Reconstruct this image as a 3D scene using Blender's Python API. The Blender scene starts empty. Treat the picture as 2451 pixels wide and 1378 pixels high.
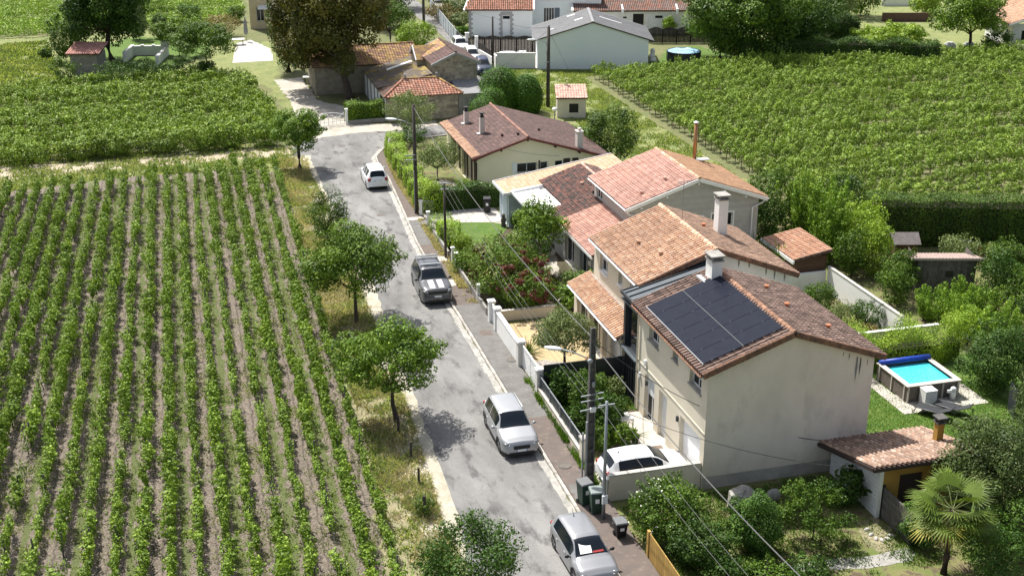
import bpy,math,random
import numpy as np
from mathutils import Vector,Matrix

R = math.radians
scene = bpy.context.scene
col = scene.collection
random.seed(7)
rng = np.random.default_rng(7)

# camera
cam = bpy.data.cameras.new('camera')
cam.lens = 44.06
cam.sensor_width = 36.0
cam.clip_start = 0.5
cam.clip_end = 6000
camo = bpy.data.objects.new('camera',cam)
camo.location = (0,0,29)
camo.rotation_euler = (R(90 - 21.45),0,R(-15.4))
col.objects.link(camo)
scene.camera = camo

# sky and sun
SUN_EL,SUN_AZ = 57.0,-20.0          # the sun stands up the street, a little to its left
world = bpy.data.worlds.new('World')
scene.world = world
world.use_nodes = True
wn = world.node_tree.nodes
wl = world.node_tree.links
bg = wn['Background']
sky = wn.new('ShaderNodeTexSky')
sky.sky_type = 'NISHITA'
sky.sun_disc = False
sky.sun_elevation = R(SUN_EL)
sky.sun_rotation = R(SUN_AZ)
sky.altitude = 50
sky.air_density = 1.0
sky.dust_density = 3.2
sky.ozone_density = 1.0
hsv = wn.new('ShaderNodeHueSaturation')          # scattered white cloud pales the blue of the sky light
hsv.inputs['Saturation'].default_value = 0.6
wl.new(sky.outputs[0],hsv.inputs['Color'])
wl.new(hsv.outputs[0],bg.inputs[0])
bg.inputs[1].default_value = 0.108
sund = bpy.data.lights.new('sun','SUN')
sund.energy = 5.0
sund.angle = R(0.53)
sund.color = (1.0,0.965,0.90)
suno = bpy.data.objects.new('sun',sund)
sdir = Vector((math.sin(R(SUN_AZ)) * math.cos(R(SUN_EL)),math.cos(R(SUN_AZ)) * math.cos(R(SUN_EL)),math.sin(R(SUN_EL))))
suno.rotation_euler = sdir.to_track_quat('Z','Y').to_euler()
suno.location = (0,60,80)
col.objects.link(suno)
vs = scene.view_settings
vs.view_transform = 'Standard'
vs.look = 'None'
vs.gamma = 1
vs.use_curve_mapping = False
vs.exposure = 0.66
scene.cycles.max_bounces = 6
scene.cycles.diffuse_bounces = 3
scene.cycles.transmission_bounces = 4
scene.cycles.transparent_max_bounces = 8

# helpers
_mats = {}

def mat(name,c,rough=0.85,c2=None,scale=2.0,detail=5,lo=0.35,hi=0.65,c3=None,s3=12.0,t3=(0.55,0.7),
        bump=0.0,bs=20.0,metal=0.0,spec=0.4,tint=0.0,rnd=0.0,stretch=(1,1,1),obj=False,coat=0.0,trans=0.0,glow=None):
    """one procedural surface: base colour, a noise mix to c2, a second finer mix to c3, grain bump,
    per-face 'tint' attribute and per-object random brightness"""
    if name in _mats:
        return _mats[name]
    m = bpy.data.materials.new(name)
    _mats[name] = m
    m.use_nodes = True
    nt = m.node_tree
    N,L = nt.nodes,nt.links
    b = N['Principled BSDF']
    b.inputs['Roughness'].default_value = rough
    b.inputs['Metallic'].default_value = metal
    b.inputs['Specular IOR Level'].default_value = spec
    b.inputs['Coat Weight'].default_value = coat
    b.inputs['Coat Roughness'].default_value = 0.05
    if obj:
        tc = N.new('ShaderNodeTexCoord').outputs['Object']
    else:
        tc = N.new('ShaderNodeNewGeometry').outputs['Position']
    mp = N.new('ShaderNodeMapping')
    mp.inputs['Scale'].default_value = stretch
    L.new(tc,mp.inputs['Vector'])
    tc = mp.outputs[0]

    def noise(s,d=5):
        n = N.new('ShaderNodeTexNoise')
        n.inputs['Scale'].default_value = s
        n.inputs['Detail'].default_value = d
        n.inputs['Roughness'].default_value = 0.62
        L.new(tc,n.inputs['Vector'])
        return n.outputs['Fac']

    def mixc(fac,a,bb,kind='MIX'):
        x = N.new('ShaderNodeMix')
        x.data_type = 'RGBA'
        x.blend_type = kind
        if isinstance(fac,float):
            x.inputs[0].default_value = fac
        else:
            L.new(fac,x.inputs[0])
        for v,s in ((a,6),(bb,7)):
            if isinstance(v,tuple):
                x.inputs[s].default_value = (*v,1)
            else:
                L.new(v,x.inputs[s])
        return x.outputs[2]

    def ramp(f,a,bb):
        x = N.new('ShaderNodeMapRange')
        L.new(f,x.inputs[0])
        x.inputs[1].default_value = a
        x.inputs[2].default_value = bb
        return x.outputs[0]
    cur = c
    if c2:
        cur = mixc(ramp(noise(scale,detail),lo,hi),cur,c2)
    if c3:
        cur = mixc(ramp(noise(s3,4),*t3),cur,c3)
    if tint or rnd:
        def mul(src,amt,prev):
            x = N.new('ShaderNodeMapRange')
            L.new(src,x.inputs[0])
            x.inputs[3].default_value = 1 - amt
            x.inputs[4].default_value = 1 + amt
            hs = N.new('ShaderNodeHueSaturation')
            L.new(x.outputs[0],hs.inputs['Value'])
            if isinstance(prev,tuple):
                hs.inputs['Color'].default_value = (*prev,1)
            else:
                L.new(prev,hs.inputs['Color'])
            return hs.outputs[0]
        if tint:
            at = N.new('ShaderNodeAttribute')
            at.attribute_name = 'tint'
            cur = mul(at.outputs['Fac'],tint,cur)
        if rnd:
            cur = mul(N.new('ShaderNodeObjectInfo').outputs['Random'],rnd,cur)
    if isinstance(cur,tuple):
        b.inputs['Base Color'].default_value = (*cur,1)
    else:
        L.new(cur,b.inputs['Base Color'])
    if bump:
        bp = N.new('ShaderNodeBump')
        bp.inputs['Strength'].default_value = bump
        bp.inputs['Distance'].default_value = 0.05 if bump < .85 else 0.14
        L.new(noise(bs,6),bp.inputs['Height'])
        L.new(bp.outputs[0],b.inputs['Normal'])
    if glow:
        b.inputs['Emission Color'].default_value = (*c,1)
        b.inputs['Emission Strength'].default_value = glow
    return m

def leafmat(name,a,b,third=None,trans=0.15,rough=0.55,k=(1.36,1.38,.82)):
    """leaf surface: two albedos picked per leaf, a little light through the leaf"""
    if name in _mats:
        return _mats[name]
    a,b = [tuple(x * y for x,y in zip(c,k)) for c in (a,b)]
    third = tuple(x * y for x,y in zip(third,k)) if third else None
    m = bpy.data.materials.new(name)
    _mats[name] = m
    m.use_nodes = True
    nt = m.node_tree
    N,L = nt.nodes,nt.links
    p = N['Principled BSDF']
    p.inputs['Roughness'].default_value = rough
    p.inputs['Specular IOR Level'].default_value = 0.2
    at = N.new('ShaderNodeAttribute')
    at.attribute_name = 'tint'
    cr = N.new('ShaderNodeValToRGB')
    cr.color_ramp.elements[0].color = (*a,1)
    cr.color_ramp.elements[1].color = (*b,1)
    if third:
        e = cr.color_ramp.elements.new(0.93)
        e.color = (*b,1)
        cr.color_ramp.elements[2].color = (*third,1)
    L.new(at.outputs['Fac'],cr.inputs[0])
    oi = N.new('ShaderNodeObjectInfo')
    hs = N.new('ShaderNodeHueSaturation')
    mr = N.new('ShaderNodeMapRange')
    mr.inputs[3].default_value = 0.84
    mr.inputs[4].default_value = 1.16
    L.new(oi.outputs['Random'],mr.inputs[0])
    L.new(mr.outputs[0],hs.inputs['Value'])
    L.new(cr.outputs[0],hs.inputs['Color'])
    L.new(hs.outputs[0],p.inputs['Base Color'])
    tr = N.new('ShaderNodeBsdfTranslucent')
    g = N.new('ShaderNodeMix')
    g.data_type = 'RGBA'
    g.blend_type = 'MULTIPLY'
    g.inputs[0].default_value = 1
    g.inputs[7].default_value = (1.5,1.45,0.7,1)
    L.new(hs.outputs[0],g.inputs[6])
    L.new(g.outputs[2],tr.inputs[0])
    mx = N.new('ShaderNodeMixShader')
    mx.inputs[0].default_value = trans
    L.new(p.outputs[0],mx.inputs[1])
    L.new(tr.outputs[0],mx.inputs[2])
    L.new(mx.outputs[0],N['Material Output'].inputs[0])
    return m

def tag(o,label=None,cat=None,group=None,kind=None):
    if label:
        o['label'] = label
    if cat:
        o['category'] = cat
    if group:
        o['group'] = group
    if kind:
        o['kind'] = kind
    return o

def thing(name,label,cat,loc=(0,0,0),rz=0.0,group=None):
    o = bpy.data.objects.new(name,None)
    o.empty_display_size = 0.3
    o.location = (loc[0],loc[1],loc[2] if len(loc) > 2 else 0)
    o.rotation_euler = (0,0,rz)
    col.objects.link(o)
    return tag(o,label,cat,group)

def copy_tree(o,parent=None):
    c = o.copy()
    col.objects.link(c)
    if parent is not None:
        c.parent = parent
    for ch in list(o.children):
        copy_tree(ch,c)
    return c

class MB:
    """collects faces, then links them as one mesh object"""

    def __init__(self,off=(0,0,0)):
        self.v,self.f,self.m,self.t = [],[],[],[]
        self.off = off
        self.mi = 0
        self.ti = 0.5

    def add(self,vs,fs):
        n = len(self.v)
        self.v += [tuple(p) for p in vs]
        for f in fs:
            self.f.append(tuple(n + i for i in f))
            self.m.append(self.mi)
            self.t.append(self.ti)
        return self

    def box(self,x0,x1,y0,y1,z0,z1):
        x0,x1 = min(x0,x1),max(x0,x1)
        y0,y1 = min(y0,y1),max(y0,y1)
        return self.add([(x0,y0,z0),(x1,y0,z0),(x1,y1,z0),(x0,y1,z0),(x0,y0,z1),(x1,y0,z1),(x1,y1,z1),(x0,y1,z1)],
                        [(3,2,1,0),(4,5,6,7),(0,1,5,4),(1,2,6,5),(2,3,7,6),(3,0,4,7)])

    def beam(self,a,b,w,h,up=(0,0,1)):
        a,b = Vector(a),Vector(b)
        d = (b - a).normalized()
        s = d.cross(Vector(up))
        s = s.normalized() if s.length > 1e-6 else Vector((1,0,0))
        u = s.cross(d)
        vs = []
        for p in (a,b):
            for i,j in ((-1,-1),(1,-1),(1,1),(-1,1)):
                vs.append(p + s * (i * w / 2) + u * (j * h / 2))
        return self.add(vs,[(0,1,2,3),(7,6,5,4),(0,4,5,1),(1,5,6,2),(2,6,7,3),(3,7,4,0)])

    def prism(self,poly,z0,z1):
        n = len(poly)
        a = sum(poly[i][0] * poly[(i + 1) % n][1] - poly[(i + 1) % n][0] * poly[i][1] for i in range(n))
        if a < 0:
            poly = poly[::-1]
        vs = [(x,y,z0) for x,y in poly] + [(x,y,z1) for x,y in poly]
        return self.add(vs,[tuple(range(n))[::-1],tuple(range(n,2 * n))] + [(i,(i + 1) % n,n + (i + 1) % n,n + i) for i in range(n)])

    def slab(self,pts,t):
        """a plate of thickness t under the polygon pts (3-D)"""
        n = len(pts)
        nn = (Vector(pts[1]) - Vector(pts[0])).cross(Vector(pts[2]) - Vector(pts[0])).normalized()
        if nn.z < 0:
            pts = pts[::-1]
            nn = -nn
        lo = [Vector(p) - nn * t for p in pts]
        return self.add([tuple(p) for p in pts] + lo,[tuple(range(n)),tuple(range(n,2 * n))[::-1]] + [(i,n + i,n + (i + 1) % n,(i + 1) % n) for i in range(n)])

    def tube(self,pts,r,n=8,cap=True):
        pts = [Vector(p) for p in pts]
        rs = r if isinstance(r,(list,tuple)) else [r] * len(pts)
        vs = []
        for i,p in enumerate(pts):
            d = (pts[min(i + 1,len(pts) - 1)] - pts[max(i - 1,0)]).normalized()
            s = d.cross(Vector((0,0,1)))
            s = s.normalized() if s.length > 1e-3 else Vector((1,0,0))
            u = s.cross(d)
            for k in range(n):
                a = 2 * math.pi * k / n
                vs.append(p + (s * math.cos(a) + u * math.sin(a)) * rs[i])
        fs = []
        for i in range(len(pts) - 1):
            for k in range(n):
                a,b = i * n + k,i * n + (k + 1) % n
                fs.append((a,b,b + n,a + n))
        if cap:
            fs.append(tuple(range(n))[::-1])
            fs.append(tuple(range((len(pts) - 1) * n,len(pts) * n)))
        return self.add(vs,fs)

    def lathe(self,c,prof,n=16,ax='z'):
        """prof = [(r, h)] turned about an axis through c"""
        vs,fs = [],[]
        for r,h in prof:
            for k in range(n):
                a = 2 * math.pi * k / n
                p = (r * math.cos(a),r * math.sin(a),h)
                if ax == 'y':
                    p = (p[0],p[2],p[1])
                elif ax == 'x':
                    p = (p[2],p[0],p[1])
                vs.append((c[0] + p[0],c[1] + p[1],c[2] + p[2]))
        for i in range(len(prof) - 1):
            for k in range(n):
                a,b = i * n + k,i * n + (k + 1) % n
                fs.append((a,b,b + n,a + n))
        fs.append(tuple(range(n))[::-1])
        fs.append(tuple(range((len(prof) - 1) * n,len(prof) * n)))
        return self.add(vs,fs)

    def ball(self,c,r,n=10,m=6):
        rx,ry,rz = r if isinstance(r,(tuple,list)) else (r,r,r)
        vs = [(c[0],c[1],c[2] - rz)]
        for i in range(1,m):
            ph = -math.pi / 2 + math.pi * i / m
            for k in range(n):
                a = 2 * math.pi * k / n
                vs.append((c[0] + rx * math.cos(ph) * math.cos(a),c[1] + ry * math.cos(ph) * math.sin(a),c[2] + rz * math.sin(ph)))
        vs.append((c[0],c[1],c[2] + rz))
        fs = [(0,1 + (k + 1) % n,1 + k) for k in range(n)]
        for i in range(m - 2):
            for k in range(n):
                a,b = 1 + i * n + k,1 + i * n + (k + 1) % n
                fs.append((a,b,b + n,a + n))
        t = len(vs) - 1
        s = 1 + (m - 2) * n
        fs += [(s + k,s + (k + 1) % n,t) for k in range(n)]
        return self.add(vs,fs)

    def wall(self,P0,U,length,z0,z1,openings=(),depth=0.18,N=None,top=None,thick=0.0):
        """a facade in the vertical plane through P0 along U, outward normal N, with real openings (u0,u1,za,zb)
        and their reveals; top = extra gable points [(u, z)...] above z1"""
        P0,U = Vector((*P0,0)),Vector((*U,0)).normalized()
        N = Vector((*N,0)).normalized()
        flip = U.cross(Vector((0,0,1))).dot(N) < 0
        us = sorted({0.0,length,*[o[0] for o in openings],*[o[1] for o in openings]})
        zs = sorted({z0,z1,*[o[2] for o in openings],*[o[3] for o in openings]})

        def pt(u,z,d=0.0):
            return tuple(P0 + U * u - N * d + Vector((0,0,z)))

        def quad(a,b,c,d):
            self.add([a,b,c,d],[(0,1,2,3) if not flip else (3,2,1,0)])
        for i in range(len(us) - 1):
            for j in range(len(zs) - 1):
                um,zm = (us[i] + us[i + 1]) / 2,(zs[j] + zs[j + 1]) / 2
                if any(o[0] < um < o[1] and o[2] < zm < o[3] for o in openings):
                    continue
                quad(pt(us[i],zs[j]),pt(us[i + 1],zs[j]),pt(us[i + 1],zs[j + 1]),pt(us[i],zs[j + 1]))
        for o in openings:
            u0,u1,a,b = o[:4]
            quad(pt(u0,a),pt(u0,b),pt(u0,b,depth),pt(u0,a,depth))
            quad(pt(u1,b),pt(u1,a),pt(u1,a,depth),pt(u1,b,depth))
            quad(pt(u0,b),pt(u1,b),pt(u1,b,depth),pt(u0,b,depth))
            quad(pt(u1,a),pt(u0,a),pt(u0,a,depth),pt(u1,a,depth))
        if top:
            n = len(top)
            self.add([pt(u,z) for u,z in top],[tuple(range(n)) if not flip else tuple(range(n))[::-1]])
        return self

    def obj(self,name,mats,parent=None,smooth=False,label=None,kind=None,bevel=0.0):
        me = bpy.data.meshes.new(name)
        ox,oy,oz = self.off
        vs = [(x - ox,y - oy,z - oz) for x,y,z in self.v]
        me.from_pydata(vs,[],self.f)
        for m in (mats if isinstance(mats,(list,tuple)) else [mats]):
            me.materials.append(m)
        if any(self.m):
            me.polygons.foreach_set('material_index',self.m)
        if len(set(self.t)) > 1:
            a = me.attributes.new('tint','FLOAT','FACE')
            a.data.foreach_set('value',self.t)
        if smooth:
            me.polygons.foreach_set('use_smooth',[True] * len(self.f))
        me.update()
        o = bpy.data.objects.new(name,me)
        col.objects.link(o)
        if parent is not None:
            o.parent = parent
        if bevel:
            b = o.modifiers.new('bevel','BEVEL')
            b.width = bevel
            b.segments = 2
            b.limit_method = 'ANGLE'
        if label:
            o['label'] = label
        if kind:
            o['kind'] = kind
        return o

def npmesh(name,V,F,mats,tint=None,midx=None,smooth=False):
    me = bpy.data.meshes.new(name)
    nv,nf,k = len(V),len(F),F.shape[1]
    me.vertices.add(nv)
    me.vertices.foreach_set('co',np.asarray(V,dtype=np.float32).ravel())
    me.loops.add(nf * k)
    me.loops.foreach_set('vertex_index',np.asarray(F,dtype=np.int32).ravel())
    me.polygons.add(nf)
    me.polygons.foreach_set('loop_start',np.arange(0,nf * k,k,dtype=np.int32))
    me.polygons.foreach_set('loop_total',np.full(nf,k,dtype=np.int32))
    for m in (mats if isinstance(mats,(list,tuple)) else [mats]):
        me.materials.append(m)
    if midx is not None:
        me.polygons.foreach_set('material_index',np.asarray(midx,dtype=np.int32))
    if smooth:
        me.polygons.foreach_set('use_smooth',np.ones(nf,dtype=bool))
    if tint is not None:
        a = me.attributes.new('tint','FLOAT','FACE')
        a.data.foreach_set('value',np.asarray(tint,dtype=np.float32))
    me.update(calc_edges=True)
    return me

def link(name,me,parent=None,loc=None,rz=None,kind=None):
    o = bpy.data.objects.new(name,me)
    col.objects.link(o)
    if parent is not None:
        o.parent = parent
    if loc is not None:
        o.location = loc
    if rz is not None:
        o.rotation_euler = (0,0,rz)
    if kind:
        o['kind'] = kind
    return o

# leaves
def unit(a):
    return a / (np.linalg.norm(a,axis=1,keepdims=True) + 1e-9)

def leaf_quads(P,Nn,size,aspect=0.62,fold=0.0,g=rng):
    """diamond leaves at P facing Nn; size is an array"""
    n = len(P)
    T = unit(np.cross(Nn,unit(g.normal(size=(n,3)))))
    B = np.cross(Nn,T)
    s = size[:,None]
    V = np.empty((n,4,3))
    V[:,0] = P - T * s * 0.5
    V[:,1] = P + B * s * aspect * 0.5 + T * s * 0.05 - Nn * s * fold
    V[:,2] = P + T * s * 0.5 - Nn * s * fold * 0.6
    V[:,3] = P - B * s * aspect * 0.5 + T * s * 0.05 - Nn * s * fold
    F = np.arange(n * 4).reshape(n,4)
    return V.reshape(-1,3),F

def cloud(lobes,n,size,seed=0,up=0.35,wild=0.28,shell=0.09,tvar=0.28):
    """n leaves over a list of lobes (x,y,z,rx,ry,rz); gives V,F,tint"""
    g = np.random.default_rng(seed)
    Lb = np.array(lobes,dtype=float)
    w = (Lb[:,3] * Lb[:,4] + Lb[:,3] * Lb[:,5] + Lb[:,4] * Lb[:,5])
    idx = g.choice(len(Lb),size=n,p=w / w.sum())
    D = unit(g.normal(size=(n,3)))
    rad = 1 - np.abs(g.normal(size=n)) * shell
    rad += g.random(n) ** 8 * 0.25
    P = Lb[idx,:3] + D * Lb[idx,3:6] * rad[:,None]
    Nn = unit(D * 0.8 + np.array([0,0,up]) + g.normal(size=(n,3)) * wild)
    lt = g.normal(size=len(Lb)) * 0.13
    t = np.clip(0.42 + lt[idx] + g.normal(size=n) * tvar * 0.6,0.0,1.0)
    V,F = leaf_quads(P,Nn,size * (0.65 + 0.7 * g.random(n)),g=g,fold=0.12)
    return V,F,t

def crown_lobes(c,r,k,seed,sub=0.36,flat=0.0,low=-0.5):
    """k sub-lobes over an ellipsoid crown"""
    g = np.random.default_rng(seed)
    out = []
    i = 0
    while len(out) < k and i < k * 20:
        i += 1
        d = g.normal(size=3)
        d /= np.linalg.norm(d)
        if d[2] < low:
            continue
        rr = (0.42 + 0.55 * g.random() ** .7)
        q = sub * (0.42 + 0.62 * g.random())
        out.append((c[0] + d[0] * r[0] * rr,c[1] + d[1] * r[1] * rr,c[2] + d[2] * r[2] * rr,
                    r[0] * q,r[1] * q,r[2] * q * (1 - flat)))
    return out

bark = mat('bark',(0.10,0.075,0.055),0.95,(0.055,0.042,0.032),6,bump=0.6,bs=18)
bark_grey = mat('bark_grey',(0.17,0.15,0.125),0.95,(0.09,0.075,0.06),5,bump=0.5,bs=20)

def limbs(mb,base,top,r0,lobes,k,seed,r1=0.35):
    g = random.Random(seed)
    b,t = Vector(base),Vector(top)
    mid = (b + t) / 2 + Vector((g.uniform(-.08,.08),g.uniform(-.08,.08),0)) * (t - b).length
    mb.tube([b - Vector((0,0,0.05)),b + (mid - b) * 0.15,mid,t],[r0 * 1.35,r0,r0 * 0.8,r0 * 0.6],8)
    for L in g.sample(lobes,min(k,len(lobes))):
        e = Vector(L[:3])
        s = t + (mid - t) * g.uniform(0,0.35)
        m2 = s + (e - s) * 0.5 + Vector((0,0,-0.06)) * (e - s).length
        mb.tube([s,m2,e],[r0 * r1,r0 * r1 * 0.6,r0 * 0.08],5)

def culms(name,label,cat,spec,lm,n,leaf,seed,stems=17):
    x,y,h,r = spec
    T = thing(name,label,cat,(x,y,0))
    g = np.random.default_rng(seed)
    L,mb = [],MB()
    for i in range(stems):
        a,d = g.random() * 6.28,r * g.random() ** .6
        hh = h * (1.05 - .35 * d / r) * g.uniform(.8,1.08)
        bx,by = math.cos(a) * d * .4,math.sin(a) * d * .4
        tx,ty = math.cos(a) * d,math.sin(a) * d
        mb.tube([(bx,by,0),((bx + tx) / 2,(by + ty) / 2,hh * .5),(tx,ty,hh)],[.025,.018,.005],4)
        for q in range(6):
            u = .12 + .88 * (q + .5) / 6
            w = (.34 - .18 * u) * (.6 + .25 * r)
            L.append((bx + (tx - bx) * u,by + (ty - by) * u,hh * u,w,w,hh * .085))
    V,F,t = cloud(L,n,leaf,seed,up=.2,wild=.5,shell=.2)
    V[:,2] = np.maximum(V[:,2],.01)
    link('foliage',npmesh('foliage',V,F,lm,t),T)
    mb.obj('stems',LM['bamboo'],T)
    return T

def dome(name,label,cat,spec,lm,ell,n,leaf,seed,shell=.035):
    x,y = spec
    T = thing(name,label,cat,(x,y,0))
    V,F,t = cloud(ell,n,leaf,seed,up=.15,wild=.35,shell=shell,tvar=.3)
    V[:,2] = np.maximum(V[:,2],.01)
    link('foliage',npmesh('foliage',V,F,lm,t),T)
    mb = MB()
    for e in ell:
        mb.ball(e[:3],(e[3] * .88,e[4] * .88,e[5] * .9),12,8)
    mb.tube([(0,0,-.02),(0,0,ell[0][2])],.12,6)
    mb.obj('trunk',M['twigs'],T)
    return T

def tree(name,label,cat,spec,lm,leafn=5000,leaf=0.14,trunk=0.12,cb=0.3,lobes=26,seed=1,sub=0.36,group=None,
         bk=None,flat=0.0,lean=(0,0),nl=9,low=-0.5,ry=1.0,extra=None,up=0.35,wild=0.3,tvar=.28,shell=.10,shoots=9):
    """spec = (x, y, height, crown radius); cb = height fraction where the crown starts"""
    x,y,h,r = spec
    T = thing(name,label,cat,(x,y,0),0,group)
    zc = h * (cb + 1) / 2
    rz = h * (1 - cb) / 2
    if cb <= .12:
        low = -1.1
    LB = crown_lobes((lean[0],lean[1],zc),(r,r * ry,rz),int(lobes * 1.7),seed,sub,flat,low)
    if cb <= .12:
        LB.append((lean[0],lean[1],zc * .9,r * .74,r * ry * .74,rz * .86))
    gs = np.random.default_rng(seed + 5000)
    for i in range(shoots):
        d = gs.normal(size=3)
        d /= np.linalg.norm(d)
        d[2] = abs(d[2]) * .8 + .1 if cb <= .12 else d[2] * .6 + .15
        for q in (.86,.98,1.09,1.18)[:gs.integers(2,5)]:
            LB.append((lean[0] + d[0] * r * q,lean[1] + d[1] * r * ry * q,zc + d[2] * rz * q,r * .085,r * .085,r * .085))
    if extra:
        LB += extra
    V,F,t = cloud(LB,leafn,leaf,seed,up=up,wild=wild,tvar=tvar,shell=shell)
    keep = V[:,2].reshape(-1,4).min(axis=1) > 0.02
    F = F[keep]
    t = t[keep]
    link('crown',npmesh('crown',V,F,lm,t),T)
    mb = MB()
    limbs(mb,(0,0,0),(lean[0] * .6,lean[1] * .6,max(h * cb,0.25) + rz * 0.35),trunk,LB,nl,seed)
    mb.obj('trunk',bk or bark,T,smooth=True)
    return T

def hedge(name,label,path,w,h,lm,leafn,leaf=0.1,seed=1,z0=0.0,bumpy=0.12,cat='hedge',shade=None,group=None):
    """a clipped hedge along a path of points; leaves on its faces plus a twiggy core"""
    g = np.random.default_rng(seed)
    x0,y0 = path[0]
    T = thing(name,label,cat,(x0,y0,0),0,group)
    seg = []
    for a,b in zip(path[:-1],path[1:]):
        seg.append((np.array(a) - path[0],np.array(b) - path[0]))
    Ls = np.array([np.linalg.norm(b - a) for a,b in seg])
    idx = g.choice(len(seg),size=leafn,p=Ls / Ls.sum())
    A = np.array([s[0] for s in seg])[idx]
    B = np.array([s[1] for s in seg])[idx]
    t = g.random(leafn)
    D = unit(np.c_[B - A,np.zeros(leafn)])
    S = np.c_[D[:,1],-D[:,0],np.zeros(leafn)]
    Cn = np.c_[A + (B - A) * t[:,None],np.zeros(leafn)]
    per = w + 2 * h
    q = g.random(leafn) * per
    hb = h * (1 + bumpy * 0.8 * np.sin(Cn[:,0] * 2.1 + Cn[:,1] * 1.7) + bumpy * g.normal(size=leafn) * 0.35)
    wb = w * (1 + bumpy * np.sin(Cn[:,0] * 1.3 - Cn[:,1] * 2.6 + 1))
    side = np.where(q < h,-1,np.where(q > h + w,1,0))
    off = np.where(side == 0,(q - h) / w - 0.5,side * 0.5) * wb
    zz = np.where(side == -1,q / h,np.where(side == 1,(q - h - w) / h,1.0)) * hb
    rnd = 1 - 0.30 * np.clip(zz / h - 0.75,0,1) * (side != 0)
    P = Cn + S * (off * rnd)[:,None]
    P[:,2] = zz + z0
    No = S * np.sign(side)[:,None] * 1.0 + np.array([0,0,1.0]) * (side == 0)[:,None]
    end = g.random(leafn) < (w / (Ls.sum() + w)) * 0.5
    ee = g.random(leafn) < 0.5
    a0,b1 = np.array([*seg[0][0],0]),np.array([*seg[-1][1],0])
    P[end & ee,:2] = (a0 + S[end & ee] * ((g.random((end & ee).sum()) - .5) * w)[:,None])[:,:2]
    P[end & ~ee,:2] = (b1 + S[end & ~ee] * ((g.random((end & ~ee).sum()) - .5) * w)[:,None])[:,:2]
    P[end,2] = g.random(end.sum()) * h + z0
    P += g.normal(size=P.shape) * leaf * 0.45
    P[:,2] = np.maximum(P[:,2],z0 + 0.03)
    Nn = unit(No + g.normal(size=P.shape) * 0.5 + np.array([0,0,.25]))
    tt = np.clip(0.42 + g.normal(size=leafn) * 0.2 + 0.12 * np.sin(Cn[:,0] * 3 + Cn[:,1] * 2.3),0,1)
    V,F = leaf_quads(P,Nn,leaf * (0.7 + 0.6 * g.random(leafn)),g=g,fold=0.12)
    link('foliage',npmesh('foliage',V,F,lm,tt),T)
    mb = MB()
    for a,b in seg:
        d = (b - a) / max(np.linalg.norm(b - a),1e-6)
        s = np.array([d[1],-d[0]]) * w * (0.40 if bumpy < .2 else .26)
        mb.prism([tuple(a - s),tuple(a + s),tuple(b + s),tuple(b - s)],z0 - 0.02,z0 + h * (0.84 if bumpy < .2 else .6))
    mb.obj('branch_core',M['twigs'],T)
    return T

def blades(n,base,spread,length,width,seed,droop=0.5,stiff=0.35,zmin=0.2):
    """arching strap leaves from one base (yucca, palm tuft, phormium): V,F,tint"""
    g = np.random.default_rng(seed)
    V,F,t = [],[],[]
    for i in range(n):
        a = g.random() * 2 * math.pi
        e = zmin + (1 - zmin) * g.random()
        el = math.asin(min(e,0.99))
        d = np.array([math.cos(a) * math.cos(el),math.sin(a) * math.cos(el),math.sin(el)])
        L = length * (0.7 + 0.5 * g.random())
        side = np.array([-math.sin(a),math.cos(a),0.0])
        p = np.array(base) + np.array([math.cos(a),math.sin(a),0]) * spread * g.random()
        k0 = len(V)
        S = 4
        tv = np.clip(0.4 + g.normal() * 0.25,0,1)
        for s in range(S + 1):
            u = s / S
            w = width * (0.5 + 0.8 * u if u < .4 else 0.82 * (1.25 - u)) * (0 if s == S else 1) + 0.003
            q = p + d * L * u + np.array([0,0,-droop * L * u * u * (1 - el / 1.7)])
            V += [q - side * w,q + side * w]
        for s in range(S):
            F.append((k0 + 2 * s,k0 + 2 * s + 1,k0 + 2 * s + 3,k0 + 2 * s + 2))
            t.append(tv)
    return np.array(V),np.array(F),np.array(t)

def merge(parts):
    Vs,Fs,ts,n = [],[],[],0
    for V,F,t in parts:
        Vs.append(V)
        Fs.append(F + n)
        ts.append(t)
        n += len(V)
    return np.concatenate(Vs),np.concatenate(Fs),np.concatenate(ts)

# tiles
def tile_template(kind):
    if kind == 'canal':
        w,l,n = 0.185,0.40,4
        V = []
        for j,(v,sc,lift) in enumerate(((-0.02,1.0,0.045),(l,0.86,0.022))):
            for i in range(n + 1):
                a = math.pi * i / n
                V.append((math.cos(a) * w / 2 * sc,v,math.sin(a) * w * 0.55 * sc + lift))
        F = [(i,i + 1,n + 2 + i,n + 1 + i) for i in range(n)]
        return np.array(V),F,0.238,0.36
    if kind == 'flat':
        w,l = 0.27,0.36
        V = [(-w / 2,0,0.045),(w / 2,0,0.045),(w / 2,l,0.015),(-w / 2,l,0.015),(-w / 2,0,0.0),(w / 2,0,0.0),
             (0,0,0.065),(0,l,0.03)]
        F = [(0,6,7,3),(6,1,2,7),(4,5,1,0)]
        return np.array(V),F,0.28,0.33
    w,l = 0.24,0.40                                            # interlocking tile with a round rib
    V = [(-w / 2,0,0.05),(-w * .18,0,0.045),(0.0,0,0.085),(w * .22,0,0.085),(w / 2,0,0.05),
         (-w / 2,l,0.018),(-w * .18,l,0.014),(0.0,l,0.05),(w * .22,l,0.05),(w / 2,l,0.018)]
    F = [(i,i + 1,i + 6,i + 5) for i in range(4)]
    return np.array(V),F,0.245,0.37

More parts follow.
